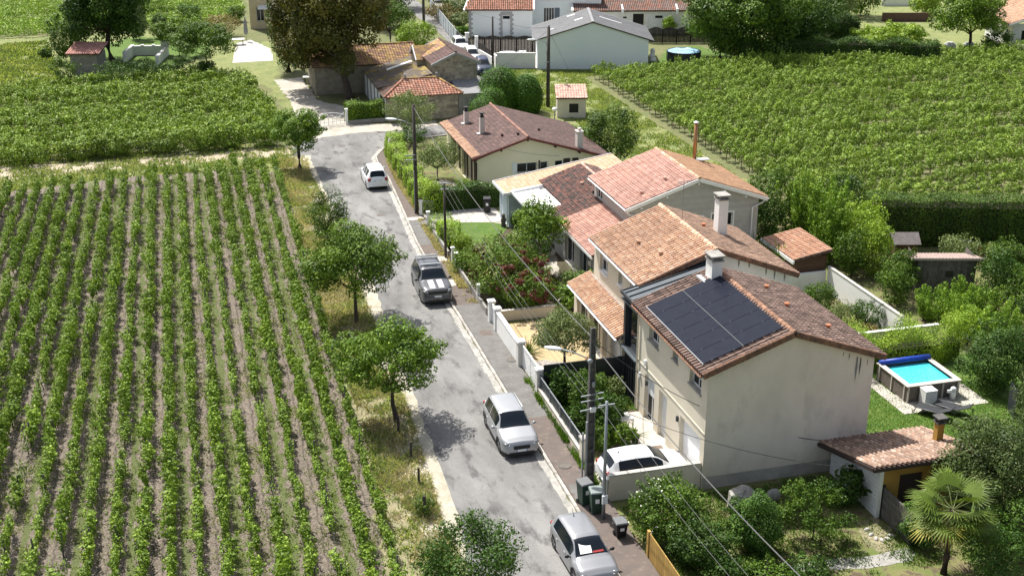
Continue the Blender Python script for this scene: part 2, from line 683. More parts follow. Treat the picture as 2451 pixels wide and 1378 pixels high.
def lay_tiles(roof,O,U,S,L,W,kind,m,n_ind=0,skip=None,seed=3,clip=None,jitter=0.008):
    """lay tiles from the eave corner O along U (length L) and up the slope S (length W) as children of roof;
    the n_ind nearest to the street camera side are objects, the others one joined part"""
    g = np.random.default_rng(seed)
    T,F,du,dv = tile_template(kind)
    O,U,S = np.array(O,float),np.array(U,float),np.array(S,float)
    U /= np.linalg.norm(U)
    S /= np.linalg.norm(S)
    Nn = np.cross(U,S)
    if Nn[2] < 0:
        Nn = -Nn
    nu,nv = max(1,int(round(L / du))),max(1,int(round(W / dv)))
    du,dv = L / nu,W / nv
    pos = []
    for i in range(nu):
        for j in range(nv):
            u,v = (i + 0.5) * du,j * dv
            if skip and skip(u,v):
                continue
            if clip and not clip(u,v + dv / 2):
                continue
            pos.append((u,v))
    if not pos:
        return
    pos = np.array(pos)
    Pw = O + pos[:,:1] * U + pos[:,1:] * S + Nn * 0.008
    t = g.random(len(pos))
    t = np.clip(t * 0.65 + 0.18,0,1)
    root = roof
    while root.parent:
        root = root.parent
    wl_ = np.array(root.location) * np.array([1,1,1])
    order = np.argsort(np.linalg.norm((Pw + wl_)[:,:2] - np.array([15.,0]),axis=1))
    ind = set(order[:n_ind].tolist())
    if n_ind:
        protos = []
        for k in range(8):
            me = npmesh('tile',T,np.array([list(f) for f in F]),m,np.full(len(F),(k + .5) / 8),smooth=True) if kind != 'flat' else None
            if me is None:
                me = npmesh('tile',T,np.array(F),m,np.full(len(F),(k + .5) / 8))
            protos.append(me)
        B = Matrix(((U[0],S[0],Nn[0]),(U[1],S[1],Nn[1]),(U[2],S[2],Nn[2]))).to_4x4()
        for i in sorted(ind):
            o = bpy.data.objects.new('tile',protos[int(t[i] * 7.99)])
            col.objects.link(o)
            o.parent = roof
            rz = Matrix.Rotation(g.normal() * 0.012,4,'Z')
            o.matrix_local = Matrix.Translation(Vector(Pw[i])) @ B @ rz
    rest = np.array([i for i in range(len(pos)) if i not in ind],dtype=int)
    if len(rest):
        k = len(T)
        jit = g.normal(size=(len(rest),1,1)) * jitter * 0.5
        V = Pw[rest][:,None,:] + T[None,:,:1] * U + (T[None,:,1:2] + jit) * S + T[None,:,2:3] * Nn
        Fa = (np.array(F)[None] + (np.arange(len(rest)) * k)[:,None,None]).reshape(-1,len(F[0]))
        tt = np.repeat(t[rest],len(F))
        link('tiles',npmesh('tiles',V.reshape(-1,3),Fa,m,tt,smooth=(kind != 'flat')),roof,kind='stuff')

def ridge_tiles(roof,a,b,m,r=0.13,step=0.38,seed=1):
    a,b = Vector(a),Vector(b)
    n = max(1,int((b - a).length / step))
    d = (b - a) / n
    g = random.Random(seed)
    sd = d.normalized().cross(Vector((0,0,1))).normalized()
    up = sd.cross(d.normalized())
    if up.z < 0:
        up = -up
    me = []
    for k in range(4):
        mb = MB()
        mb.ti = (k + 0.5) / 4
        vs = []
        for v,sc in ((-0.03,1.0),(1.08,0.86)):
            for i in range(6):
                an = math.pi * i / 5
                vs.append(sd * math.cos(an) * r * sc + up * math.sin(an) * r * sc + d * v)
        mb.add(vs,[(i,i + 1,7 + i,6 + i) for i in range(5)] + [(0,1,2,3,4,5),(11,10,9,8,7,6)])
        mb.t[-1] = mb.ti + 0.001
        o = mb.obj('ridge_tile',m,roof,smooth=False)
        o.location = a + d * k if k < n else a
        me.append(o)
    for i in range(4,n):
        o = me[i % 4].copy()
        col.objects.link(o)
        o.parent = roof
        o.location = a + d * i
    for i in range(n,4):
        bpy.data.objects.remove(me[i])

# materials in use
M = {}
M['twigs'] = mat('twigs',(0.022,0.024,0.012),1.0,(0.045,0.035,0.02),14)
M['cream'] = mat('cream_render',(0.66,0.60,0.49),0.92,(0.60,0.545,0.44),0.7,bump=0.12,bs=60)
M['greige'] = mat('greige_render',(0.80,0.705,0.60),0.93,(0.66,0.58,0.49),0.45,lo=.35,hi=.68,c3=(0.56,0.49,0.42),s3=1.1,t3=(.52,.8),bump=0.15,bs=60,stretch=(1,1,.55))
M['yellow_cream'] = mat('yellow_cream_render',(0.90,0.80,0.57),0.92,(0.86,0.76,0.54),0.8,bump=0.08,bs=60)
M['white'] = mat('white_render',(0.82,0.81,0.79),0.9,(0.74,0.73,0.71),0.9,bump=0.1,bs=40)
M['skylit_white'] = mat('sky_tinted_white_render',(0.80,0.84,0.86),0.9,(0.75,0.81,0.84),0.25,lo=.3,hi=.7,bump=0.08,bs=40)  # white walls; the blue cast of sky-lit shade is put into this colour
M['white_paint'] = mat('white_paint',(0.8,0.8,0.79),0.5,(0.74,0.74,0.73),3)
M['white_plastic'] = mat('white_plastic',(0.78,0.79,0.8),0.35)
M['anthracite'] = mat('anthracite_metal',(0.022,0.027,0.034),0.42,(0.03,0.035,0.042),1.5,spec=.5)
M['zinc'] = mat('dark_zinc',(0.060,0.078,0.092),0.5,(0.085,0.10,0.115),0.9,spec=.3)
M['black'] = mat('black_plastic',(0.012,0.012,0.013),0.5)
M['darkglass'] = mat('dark_glass',(0.008,0.012,0.018),0.07,spec=0.3)
M['panel'] = mat('solar_glass',(0.010,0.012,0.022),0.3,(0.013,0.016,0.027),3,spec=0.06)
M['alu'] = mat('aluminium',(0.62,0.63,0.65),0.4,metal=0.7)
M['galv'] = mat('galvanised',(0.32,0.34,0.36),0.5,(0.24,0.26,0.28),8,metal=0.5)
M['concrete'] = mat('concrete',(0.36,0.345,0.32),0.95,(0.25,0.24,0.22),2.2,c3=(0.19,0.18,0.16),s3=14,t3=(.55,.8),bump=0.25,bs=40)
M['pale_concrete'] = mat('pale_concrete',(0.52,0.49,0.45),0.95,(0.38,0.36,0.33),1.6,c3=(0.28,0.26,0.23),s3=9,t3=(.58,.8),bump=0.2,bs=40)
M['dark_concrete'] = mat('pole_concrete',(0.12,0.115,0.11),0.95,(0.075,0.07,0.068),3,bump=0.3,bs=30)
M['oldwood'] = mat('old_pole_wood',(0.085,0.07,0.058),0.95,(0.05,0.042,0.036),5,bump=0.4,bs=20,stretch=(1,1,.15))
M['greywood'] = mat('weathered_board',(0.20,0.185,0.165),0.9,(0.11,0.10,0.09),4,tint=.25,rnd=.2,bump=.3,bs=24,stretch=(1,1,1))
M['brownwood'] = mat('brown_board',(0.16,0.085,0.045),0.85,(0.11,0.06,0.035),5,rnd=.15,tint=.2)
M['darkwood'] = mat('dark_fence_board',(0.055,0.045,0.038),0.9,(0.035,0.03,0.027),4,rnd=.3,tint=.3)
M['wire'] = mat('cable',(0.05,0.05,0.05),0.6)
M['wire_pale'] = mat('pale_cable',(0.11,0.11,0.11),0.7)
M['rubber'] = mat('rubber',(0.015,0.015,0.016),0.8)
M['rim'] = mat('alloy',(0.5,0.51,0.53),0.3,metal=0.9)
M['tile_orange'] = mat('orange_canal_tile',(0.56,0.345,0.225),0.85,(0.47,0.27,0.17),1.8,c3=(0.66,0.49,0.37),s3=5,t3=(.48,.66),tint=.28,rnd=.10)
M['tile_orange_old'] = mat('aged_orange_tile',(0.40,0.26,0.185),0.9,(0.29,0.19,0.135),1.8,c3=(0.15,0.11,0.09),s3=6,t3=(.52,.7),tint=.38,rnd=.12)
M['tile_brown'] = mat('dark_aged_tile',(0.27,0.185,0.15),0.9,(0.16,0.108,0.088),2.5,c3=(0.09,0.066,0.056),s3=7,t3=(.52,.7),tint=.5,rnd=.2)
M['tile_verge'] = mat('verge_tile',(0.36,0.19,0.115),0.9,(0.22,0.12,0.08),3,c3=(0.12,0.085,0.065),s3=8,t3=(.5,.65),tint=.3,rnd=.2)
M['tile_red'] = mat('red_ribbed_tile',(0.62,0.385,0.31),0.85,(0.52,0.29,0.225),2.0,c3=(0.72,0.54,0.46),s3=4,t3=(.52,.75),tint=.26,rnd=.1)
M['tile_lichen'] = mat('lichen_red_tile',(0.34,0.16,0.125),0.9,(0.15,0.12,0.105),2.2,lo=.42,hi=.6,c3=(0.085,0.075,0.07),s3=5,t3=(.45,.62),tint=.25)
M['tile_tan'] = mat('tan_ribbed_tile',(0.46,0.28,0.165),0.88,(0.38,0.22,0.13),2.2,c3=(0.28,0.17,0.11),s3=8,t3=(.5,.7),tint=.25)
M['tile_flat_tan'] = mat('pale_tan_slab_tile',(0.48,0.31,0.195),0.85,(0.43,0.265,0.165),1.2,c3=(0.56,0.43,0.34),s3=3,t3=(.52,.7),tint=.1)
M['tile_purple'] = mat('brown_flat_tile',(0.125,0.072,0.062),0.9,(0.078,0.05,0.045),1.5,c3=(0.19,0.12,0.105),s3=5,t3=(.55,.75),tint=.38)
M['tile_mech'] = mat('weathered_interlocking_tile',(0.46,0.19,0.115),0.88,(0.30,0.14,0.095),1.6,c3=(0.52,0.36,0.29),s3=6,t3=(.5,.66),tint=.4)
M['tile_moss'] = mat('mossy_tile',(0.20,0.16,0.13),0.95,(0.09,0.075,0.06),.9,c3=(0.30,0.22,0.06),s3=.9,t3=(.5,.6),tint=.35)
M['tile_lich'] = mat('yellow_lichen_tile',(0.36,0.20,0.13),0.92,(0.24,0.15,0.10),2,c3=(0.46,0.31,0.10),s3=1.8,t3=(.48,.6),tint=.35)
M['fibre'] = mat('fibre_cement',(0.27,0.27,0.275),0.9,(0.22,0.22,0.225),1.0,c3=(0.16,0.16,0.165),s3=5,t3=(.58,.75))
M['roofdeck'] = mat('roof_underlay',(0.10,0.055,0.038),0.95,(0.06,0.038,0.03),4)
M['stone'] = mat('limestone',(0.42,0.37,0.285),0.95,(0.29,0.255,0.20),1.8,c3=(0.14,0.12,0.095),s3=7,t3=(.55,.75),rnd=.28,bump=.35,bs=25)
M['mortar'] = mat('lime_mortar',(0.44,0.405,0.34),0.97,(0.34,0.31,0.26),3,bump=.2,bs=40)
M['stone_yellow'] = mat('yellow_limestone',(0.60,0.50,0.33),0.95,(0.52,0.43,0.28),1.5,rnd=.1,bump=.2,bs=30)
M['ochre'] = mat('ochre_render',(0.46,0.27,0.06),0.9,(0.38,0.22,0.05),1.5,bump=.15,bs=40)
M['grey_clad'] = mat('grey_cladding',(0.46,0.445,0.42),0.8,(0.41,0.395,0.375),2.5,rnd=.06,tint=.06)
M['blue_clad'] = mat('pale_blue_cladding',(0.56,0.64,0.70),0.75,(0.52,0.60,0.66),2.5,rnd=.05,tint=.05)
M['red_fascia'] = mat('red_brown_fascia',(0.16,0.045,0.035),0.7)
M['terracotta'] = mat('terracotta_pot',(0.42,0.16,0.08),0.85)
M['dark_brown'] = mat('dark_brown_shutter',(0.045,0.03,0.026),0.7)
# leaf sets
LM = {
    'vine': leafmat('vine_leaf',(0.035,0.075,0.012),(0.20,0.285,0.05),(0.34,0.38,0.09)),
    'vine2': leafmat('vine_leaf_far',(0.045,0.09,0.018),(0.24,0.325,0.075),(0.38,0.43,0.13)),
    'vine3': leafmat('vine_leaf_pale',(0.10,0.175,0.035),(0.24,0.34,0.085),(0.36,0.42,0.13)),
    'plane': leafmat('bright_tree_leaf',(0.022,0.058,0.010),(0.155,0.24,0.032),(0.29,0.36,0.06)),
    'dark': leafmat('dark_tree_leaf',(0.018,0.045,0.012),(0.060,0.115,0.024),(0.11,0.17,0.04)),
    'mid': leafmat('mid_green_leaf',(0.018,0.045,0.010),(0.10,0.165,0.03),(0.19,0.25,0.06)),
    'yellow': leafmat('yellow_green_leaf',(0.085,0.155,0.022),(0.25,0.34,0.05),(0.42,0.44,0.09)),
    'copper': leafmat('copper_leaf',(0.035,0.046,0.014),(0.115,0.098,0.034),(0.21,0.145,0.055)),
    'olive': leafmat('olive_leaf',(0.060,0.088,0.045),(0.175,0.215,0.125),(0.30,0.33,0.23),trans=.12),
    'yew': leafmat('yew_leaf',(0.026,0.068,0.010),(0.075,0.16,0.022),(0.12,0.21,0.04),trans=.15),
    'purple': leafmat('mixed_purple_leaf',(0.045,0.10,0.022),(0.145,0.195,0.045),(0.16,0.035,0.045)),
    'bamboo': leafmat('bamboo_leaf',(0.07,0.14,0.022),(0.19,0.29,0.045),(0.28,0.36,0.07)),
    'palm': leafmat('palm_frond',(0.035,0.065,0.012),(0.115,0.155,0.036),(0.28,0.24,0.08),trans=.15),
    'laurel': leafmat('glossy_hedge_leaf',(0.018,0.042,0.010),(0.055,0.105,0.022),(0.13,0.19,0.05),trans=.15,rough=.4),
    'straw': leafmat('dry_grass_blade',(0.26,0.24,0.14),(0.47,0.43,0.29),(0.20,0.23,0.09),trans=.45,k=(1,1,1)),
    'lawn': leafmat('lawn_blade',(0.045,0.11,0.012),(0.12,0.21,0.025),(0.24,0.27,0.07),trans=.4,k=(1,1,1)),
    'meadow': leafmat('meadow_blade',(0.13,0.19,0.05),(0.27,0.33,0.11),(0.40,0.39,0.19),trans=.45,k=(1,1,1)),
    'pink': leafmat('pinkish_shrub_leaf',(0.10,0.09,0.05),(0.22,0.17,0.12),(0.36,0.24,0.20)),
    'greygreen': leafmat('grey_green_leaf',(0.022,0.038,0.016),(0.085,0.12,0.05),(0.17,0.21,0.12)),
    'red': leafmat('dark_red_leaf',(.06,.016,.02),(.12,.03,.035),(.15,.055,.05)),
    'silver': leafmat('silver_leaf',(0.16,0.19,0.15),(0.36,0.40,0.33),(0.55,0.57,0.5),trans=.1),
}

# the ground
def jag(pts,amp,step,seed):
    g = random.Random(seed)
    out = []
    n = len(pts)
    for i in range(n):
        a,b = pts[i],pts[(i + 1) % n]
        d = math.hypot(b[0] - a[0],b[1] - a[1])
        k = max(1,int(d / step))
        nx,ny = (b[1] - a[1]) / max(d,1e-6),-(b[0] - a[0]) / max(d,1e-6)
        for j in range(k):
            t = j / k
            o = g.gauss(0,amp) if j else 0
            out.append((a[0] + (b[0] - a[0]) * t + nx * o,a[1] + (b[1] - a[1]) * t + ny * o))
    return out

def sheet(name,pts,z,m,amp=0.0,step=0.5,seed=1,kind='structure',label=None,parent=None):
    if amp:
        pts = jag(pts,amp,step,seed)
    n = len(pts)
    a = sum(pts[i][0] * pts[(i + 1) % n][1] - pts[(i + 1) % n][0] * pts[i][1] for i in range(n))
    if a < 0:
        pts = pts[::-1]
    me = bpy.data.meshes.new(name)
    me.from_pydata([(x,y,z) for x,y in pts],[],[tuple(range(n))])
    me.materials.append(m)
    me.update()
    o = link(name,me,parent)
    if kind:
        o['kind'] = kind
    return o

gm = {}
gm['ground'] = mat('rough_ground',(0.15,0.15,0.065),1.0,(0.10,0.125,0.04),0.35,c3=(0.22,0.19,0.11),s3=2.3,t3=(.52,.72),bump=.5,bs=9)
gm['dry'] = mat('dry_verge',(0.25,0.22,0.13),1.0,(0.145,0.15,0.07),1.1,lo=.42,hi=.62,c3=(0.36,0.32,0.22),s3=6,t3=(.5,.7),bump=.6,bs=14)
gm['gravel'] = mat('pale_gravel',(0.50,0.46,0.38),1.0,(0.34,0.31,0.24),1.4,c3=(0.24,0.22,0.13),s3=9,t3=(.56,.7),bump=.6,bs=45)
gm['track'] = mat('dirt_track',(0.45,0.385,0.30),1.0,(0.36,0.30,0.21),0.9,c3=(0.27,0.25,0.13),s3=4,t3=(.56,.72),bump=.5,bs=30)
gm['lawn'] = mat('lawn',(0.06,0.125,0.016),1.0,(0.095,0.155,0.026),0.9,c3=(0.22,0.23,0.075),s3=3.5,t3=(.55,.75),bump=.6,bs=30)
gm['meadow'] = mat('mown_meadow',(0.20,0.22,0.075),1.0,(0.125,0.165,0.05),0.5,c3=(0.29,0.26,0.135),s3=2.0,t3=(.5,.7),bump=.6,bs=12)
gm['earth'] = mat('garden_earth',(0.085,0.062,0.042),1.0,(0.06,0.06,0.03),1.5,c3=(0.14,0.11,0.075),s3=7,t3=(.55,.75),bump=.6,bs=20)
gm['shade_grass'] = mat('garden_grass',(0.12,0.155,0.04),1.0,(0.19,0.175,0.075),0.8,lo=.4,hi=.6,c3=(0.105,0.08,0.05),s3=1.6,t3=(.5,.62),bump=.6,bs=20)
gm['sand'] = mat('ochre_gravel',(0.47,0.365,0.21),1.0,(0.40,0.31,0.175),1.2,bump=.3,bs=60)
gm['pebble'] = mat('white_pebbles',(0.68,0.63,0.58),1.0,(0.45,0.40,0.36),9,c3=(0.25,0.21,0.19),s3=22,t3=(.5,.62),bump=1.0,bs=22)
gm['paving'] = mat('pale_paving',(0.52,0.475,0.425),0.95,(0.42,0.385,0.34),1.1,c3=(0.30,0.27,0.24),s3=6,t3=(.56,.8),bump=.2,bs=30)
gm['redwalk'] = mat('red_brown_pavement',(0.145,0.115,0.10),1.0,(0.115,0.096,0.086),1.6,c3=(0.20,0.17,0.14),s3=4.2,t3=(.56,.75),bump=.3,bs=50)
gm['greywalk'] = mat('grey_pavement',(0.165,0.160,0.152),1.0,(0.125,0.120,0.114),1.2,c3=(0.22,0.205,0.19),s3=5,t3=(.56,.72),bump=.25,bs=60)
gm['mat_court'] = mat('pale_court',(0.44,0.41,0.36),1.0,(0.33,0.30,0.25),.8,c3=(0.3,0.28,0.18),s3=4,t3=(.56,.75),bump=.3,bs=30)

def asphalt():
    m = mat('old_asphalt',(0.135,0.132,0.128),0.92,(0.235,0.23,0.222),0.42,lo=.36,hi=.64,c3=(0.085,0.083,0.082),s3=1.3,t3=(.53,.68),bump=.3,bs=60,stretch=(1.0,.38,1))
    nt = m.node_tree
    N,L = nt.nodes,nt.links
    b = N['Principled BSDF']
    src = b.inputs['Base Color'].links[0].from_socket
    tc = N.new('ShaderNodeNewGeometry').outputs['Position']
    vo = N.new('ShaderNodeTexNoise')
    vo.inputs['Scale'].default_value = 14
    vo.inputs['Detail'].default_value = 8
    vo.inputs['Roughness'].default_value = .8
    L.new(tc,vo.inputs['Vector'])
    mr = N.new('ShaderNodeMapRange')
    mr.inputs[1].default_value = .3
    mr.inputs[2].default_value = .7
    mr.inputs[3].default_value = .78
    mr.inputs[4].default_value = 1.2
    L.new(vo.outputs['Fac'],mr.inputs[0])
    hs = N.new('ShaderNodeHueSaturation')
    L.new(src,hs.inputs['Color'])
    L.new(mr.outputs[0],hs.inputs['Value'])
    # hairline cracks
    ds = N.new('ShaderNodeTexNoise')
    ds.inputs['Scale'].default_value = 1.5
    L.new(tc,ds.inputs['Vector'])
    ad = N.new('ShaderNodeVectorMath')
    ad.operation = 'ADD'
    L.new(tc,ad.inputs[0])
    L.new(ds.outputs['Color'],ad.inputs[1])
    cv = N.new('ShaderNodeTexVoronoi')
    cv.feature = 'DISTANCE_TO_EDGE'
    cv.inputs['Scale'].default_value = 0.42
    L.new(ad.outputs[0],cv.inputs['Vector'])
    cr = N.new('ShaderNodeMapRange')
    cr.inputs[1].default_value = .002
    cr.inputs[2].default_value = .012
    cr.inputs[3].default_value = .84
    cr.inputs[4].default_value = 1
    L.new(cv.outputs['Distance'],cr.inputs[0])
    h2 = N.new('ShaderNodeHueSaturation')
    L.new(hs.outputs[0],h2.inputs['Color'])
    L.new(cr.outputs[0],h2.inputs['Value'])
    L.new(h2.outputs[0],b.inputs['Base Color'])
    return m

gm['asphalt'] = asphalt()

def vinesoil():
    """bare soil with two wheel ruts in one lane and a grass strip in the next, running with the rows"""
    m = mat('vineyard_soil',(0.215,0.178,0.143),1.0,(0.13,0.108,0.088),3.4,c3=(0.34,0.285,0.23),s3=8,t3=(.5,.72),bump=1.0,bs=9)
    nt = m.node_tree
    N,L = nt.nodes,nt.links
    b = N['Principled BSDF']
    src = b.inputs['Base Color'].links[0].from_socket
    tc = N.new('ShaderNodeTexCoord').outputs['Object']
    nz = N.new('ShaderNodeTexNoise')
    nz.inputs['Scale'].default_value = 1.3
    nz.inputs['Detail'].default_value = 6
    L.new(tc,nz.inputs['Vector'])
    sx = N.new('ShaderNodeSeparateXYZ')
    L.new(tc,sx.inputs[0])

    def mth(op,a,bb=None):
        x = N.new('ShaderNodeMath')
        x.operation = op
        for i,v in ((0,a),(1,bb)):
            if v is None:
                continue
            if isinstance(v,(int,float)):
                x.inputs[i].default_value = v
            else:
                L.new(v,x.inputs[i])
        return x.outputs[0]
    x = mth('ADD',sx.outputs[0],mth('MULTIPLY',mth('SUBTRACT',nz.outputs['Fac'],.5),.5))
    f = mth('FRACT',mth('DIVIDE',x,2.16))
    d = mth('ABSOLUTE',mth('SUBTRACT',f,0.25))       # grass lane centre
    gs = N.new('ShaderNodeMapRange')
    L.new(mth('ADD',d,mth('MULTIPLY',mth('SUBTRACT',nz.outputs['Fac'],.5),.22)),gs.inputs[0])
    gs.inputs[1].default_value = .055
    gs.inputs[2].default_value = .10
    gs.inputs[3].default_value = .85
    gs.inputs[4].default_value = 0
    mx = N.new('ShaderNodeMix')
    mx.data_type = 'RGBA'
    L.new(gs.outputs[0],mx.inputs[0])
    L.new(src,mx.inputs[6])
    mx.inputs[7].default_value = (0.095,0.125,0.032,1)
    # two wheel ruts in every bare lane
    e = mth('ABSOLUTE',mth('SUBTRACT',mth('ABSOLUTE',mth('SUBTRACT',f,0.75)),0.09))
    rt = N.new('ShaderNodeMapRange')
    L.new(mth('ADD',e,mth('MULTIPLY',mth('SUBTRACT',nz.outputs['Fac'],.5),.05)),rt.inputs[0])
    rt.inputs[1].default_value = .006
    rt.inputs[2].default_value = .03
    rt.inputs[3].default_value = .52
    rt.inputs[4].default_value = 1
    hv = N.new('ShaderNodeHueSaturation')
    L.new(rt.outputs[0],hv.inputs['Value'])
    L.new(mx.outputs[2],hv.inputs['Color'])
    L.new(hv.outputs[0],b.inputs['Base Color'])
    return m

gm['soil'] = vinesoil()

g0 = sheet('ground',[(-900,-200),(1100,-200),(1100,2500),(-900,2500)],0.0,gm['ground'],kind='structure')

# the left vineyard floor: its own frame so that the lanes follow the rows
VA = math.tan(R(0.85))
soil = sheet('vineyard_soil',[(-26,-68),(0.9,-68),(0.9,2.0),(-26,1.0)],0.006,gm['soil'],amp=.0)
soil.location = (7.68,103.0,0)
soil.rotation_euler = (0,0,-R(0.85))

road = [(8.94,38.07),(10.25,45.58),(10.33,48.75),(10.39,51.77),(10.69,58.72),(10.48,63.05),(11.24,72.28),(11.23,81.57),(11.01,90.4),(10.94,97.21),(10.96,102.25),(11.07,106.02),(9.61,106.42),
        (9.91,109.21),(12.01,111.96),(14.08,112.64),(16.45,112.94),(20.29,112.53),(23.69,113.57),(26.0,113.6),(29.3,116.0),(30.2,121),(33.2,138),(34.6,160),(34.2,185),
        (34.4,230),(38.2,230),(37.2,185),(36.4,160),(35.6,138),(33.9,121),(33.0,113.5),(30.5,110.6),(24,109.6),(19.6,108.7),(17.5,106.4),
        (16.32,103.7),(16.1,100.8),(16.25,97),(15.9,90),(15.4,81),(15.2,70),(15.2,34),(9.8,34)]
rd = sheet('road',road,0.014,gm['asphalt'],amp=.05,step=.7,seed=4)

sheet('gravel_verge',[(9.3,34),(8.27,41.68),(8.48,46.07),(8.77,51.29),(9.12,55.6),(9.67,60.48),(9.77,68.85),(10.07,77.62),(10.13,88.56),(9.9,96.31),(9.95,102.52),(11.02,107.74),
                       (12.17,106.71),(11.45,93.57),(11.62,88.15),(11.42,73.34),(11.44,69.74),(11.07,60.09),(10.78,52.43),(10.66,49.17),(10.53,45.51),(10.3,34)],0.009,gm['gravel'],amp=.12,step=.35,seed=2)
sheet('dry_verge',[(7.6,34),(6.42,42.19),(6.97,47.91),(7.31,56.1),(7.5,65.05),(7.47,74.42),(7.77,85.28),(8.0,94.52),(8.11,105.72),(10.83,106.09),(11.1,97.17),(10.62,75.86),(11.0,65.92),(10.33,55.26),(9.78,45.71),(10.0,34)],
      0.0075,gm['dry'],amp=.15,step=.4,seed=3)
sheet('dirt_track',[(-18.27,108.74),(-14.45,109.51),(-9.42,108.92),(-4.32,108.74),(0.89,108.82),(7.76,109.8),(11.47,109.97),(11.45,107.34),(8.18,106.54),(0.8,106.11),(-4.29,105.92),(-9.24,105.62),(-14.03,105.07),(-17.69,104.14)],
      0.010,gm['track'],amp=.12,step=.5,seed=5)
sheet('dry_verge',[(-17.81,105.13),(-14.11,105.95),(-4.3,106.71),(8.24,107.08),(9.52,105.61),(8.61,100.32),(5.83,103.66),(-4.26,103.24),(-13.68,101.41),(-17.35,101.5)],0.0085,gm['meadow'],amp=.15,step=.4,seed=6)
sheet('farm_court',[(10.96,137.97),(14.06,138.47),(14.36,126.98),(17.45,121.95),(16.56,116.2),(12.82,111.73),(12.09,116.76),(11.45,123.61),(11.58,128.73)],0.010,gm['mat_court'],amp=.12,step=.5,seed=7)
sheet('gate_apron',[(12.73,116.58),(20.77,115.04),(24.1,115.49),(24.07,113.46),(20.29,112.53),(16.4,112.63),(14.0,112.03),(11.94,111.36)],0.018,gm['mat_court'],amp=.1,step=.5,seed=8)
sheet('farm_path',[(7.41,148.98),(11.87,161.56),(13.39,161.14),(13.05,147.43),(11.22,138.35),(11.69,125.79),(12.09,121.97),(11.02,119.61),(9.95,134.32),(8.74,141.32)],0.008,gm['meadow'],amp=.3,step=.8,seed=9)
sheet('meadow',[(-30.65,174.78),(-11.27,172.54),(-0.77,172.86),(8.4,164.03),(10.03,145.75),(10.14,136.42),(8.16,133.76),(-9.02,141.7),(-12.11,136.26),(-24.86,135.86)],0.005,gm['meadow'],amp=.3,step=1,seed=10)
sheet('farm_lawn',[(-7.92,164.06),(-3.42,169.44),(5.31,164.88),(4.84,154.94),(-0.19,146.14),(-7.02,148.02)],0.009,gm['lawn'],amp=.3,step=1,seed=11)
sheet('meadow',[(35.67,136.74),(53.32,133.34),(44.48,131.01),(44.0,128),(44.1,86),(36.5,86),(36.0,100),(34.8,112),(34.2,121),(35.9,137)],0.006,gm['meadow'],amp=.15,step=.8,seed=12)
# the pavement on the house side: raised sheets between kerb and garden walls
PZ = 0.11

def pavement(name,pts,m,z=PZ,amp=0.0,seed=1):
    mb = MB()
    mb.prism(jag(pts,amp,.3,seed) if amp else pts,0,z)
    return tag(mb.obj(name,m),kind='structure')

pavement('pavement',[(15.42,34),(16.9,34),(16.9,47.0),(15.42,47.0)],gm['redwalk'])
pavement('pavement',[(15.42,47.002),(16.95,47.002),(16.95,53.6),(15.42,53.6)],gm['redwalk'])
pavement('pavement',[(15.42,53.602),(16.9,53.602),(16.9,69.0),(15.42,69.0)],gm['greywalk'])
pavement('pavement',[(15.42,69.002),(17.0,69.002),(17.0,80.4),(15.56,80.4)],gm['redwalk'])
pavement('pavement',[(15.56,80.402),(17.0,80.402),(17.1,86.6),(15.88,86.6)],gm['greywalk'])
pavement('pavement',[(15.88,86.602),(17.1,86.602),(17.09,90.24),(17.13,91.78),(17.22,98.08),(17.11,102.56),(17.31,105.15),(17.6,106.2),(16.55,103.7),(16.33,100.8),(16.45,97),(16.05,90)],gm['redwalk'])
for i,(pts,m) in enumerate([([(15.5,45.6),(16.8,45.3),(16.8,46.4),(15.5,46.9)],'greywalk'),([(15.5,72.2),(16.7,72.3),(16.8,73.4),(15.5,73.3)],'paving'),
                              ([(15.5,77.0),(16.8,76.8),(16.8,77.8),(15.5,77.9)],'paving'),([(15.7,85.9),(17.0,85.8),(17.0,86.5),(15.7,86.5)],'paving'),([(16.3,48.6),(16.75,48.5),(16.75,49),(16.35,49.1)],'redwalk'),([(15.8,64.1),(16.5,64),(16.6,64.8),(15.9,64.9)],'redwalk')]):
    sheet('pavement_patch',pts,PZ + 0.004,gm[m],amp=.04,step=.2,seed=i)
# kerb stones and the pale gutter beside them
kerb_path = [(15.31,34),(15.31,70),(15.48,81),(15.98,90),(16.36,97),(16.22,100.8),(16.44,103.7),(17.55,106.4),(19.6,108.6),(24,109.5)]
kerb = thing('kerb',None,None,(15.31,34,0))
kerb['kind'] = 'structure'
km = [mat('kerb_stone',(0.46,0.43,0.39),0.95,(0.30,0.28,0.25),3,c3=(0.20,0.18,0.15),s3=10,t3=(.56,.75),rnd=.14,bump=.3,bs=30)]
kmes = MB().box(-0.075,0.075,0.0,0.985,0,0.13).obj('kerb_stone',km,kerb,bevel=.012)
first = True
for a,b in zip(kerb_path[:-1],kerb_path[1:]):
    L_ = math.hypot(b[0] - a[0],b[1] - a[1])
    n = max(1,int(round(L_)))
    an = math.atan2(-(b[0] - a[0]),b[1] - a[1])
    for i in range(n):
        t = i / n
        o = kmes if first else kmes.copy()
        if not first:
            col.objects.link(o)
        first = False
        o.location = (a[0] + (b[0] - a[0]) * t - 15.31,a[1] + (b[1] - a[1]) * t - 34,random.gauss(0,.004))
        o.rotation_euler = (0,0,an + random.gauss(0,.004))
        o.scale = (1,L_ / n,1)
gut = []
for w in (-0.09,-0.42):
    row = [(x + w,y) for x,y in kerb_path[:-2]]
    gut.append(row)
sheet('gutter',gut[0] + gut[1][::-1],0.020,mat('gutter_concrete',(0.42,0.40,0.36),0.95,(0.27,0.26,0.24),1.5,lo=.40,hi=.62,c3=(0.22,0.215,0.20),s3=4,t3=(.55,.65),bump=.3,bs=40),amp=.03,step=.3,seed=5)
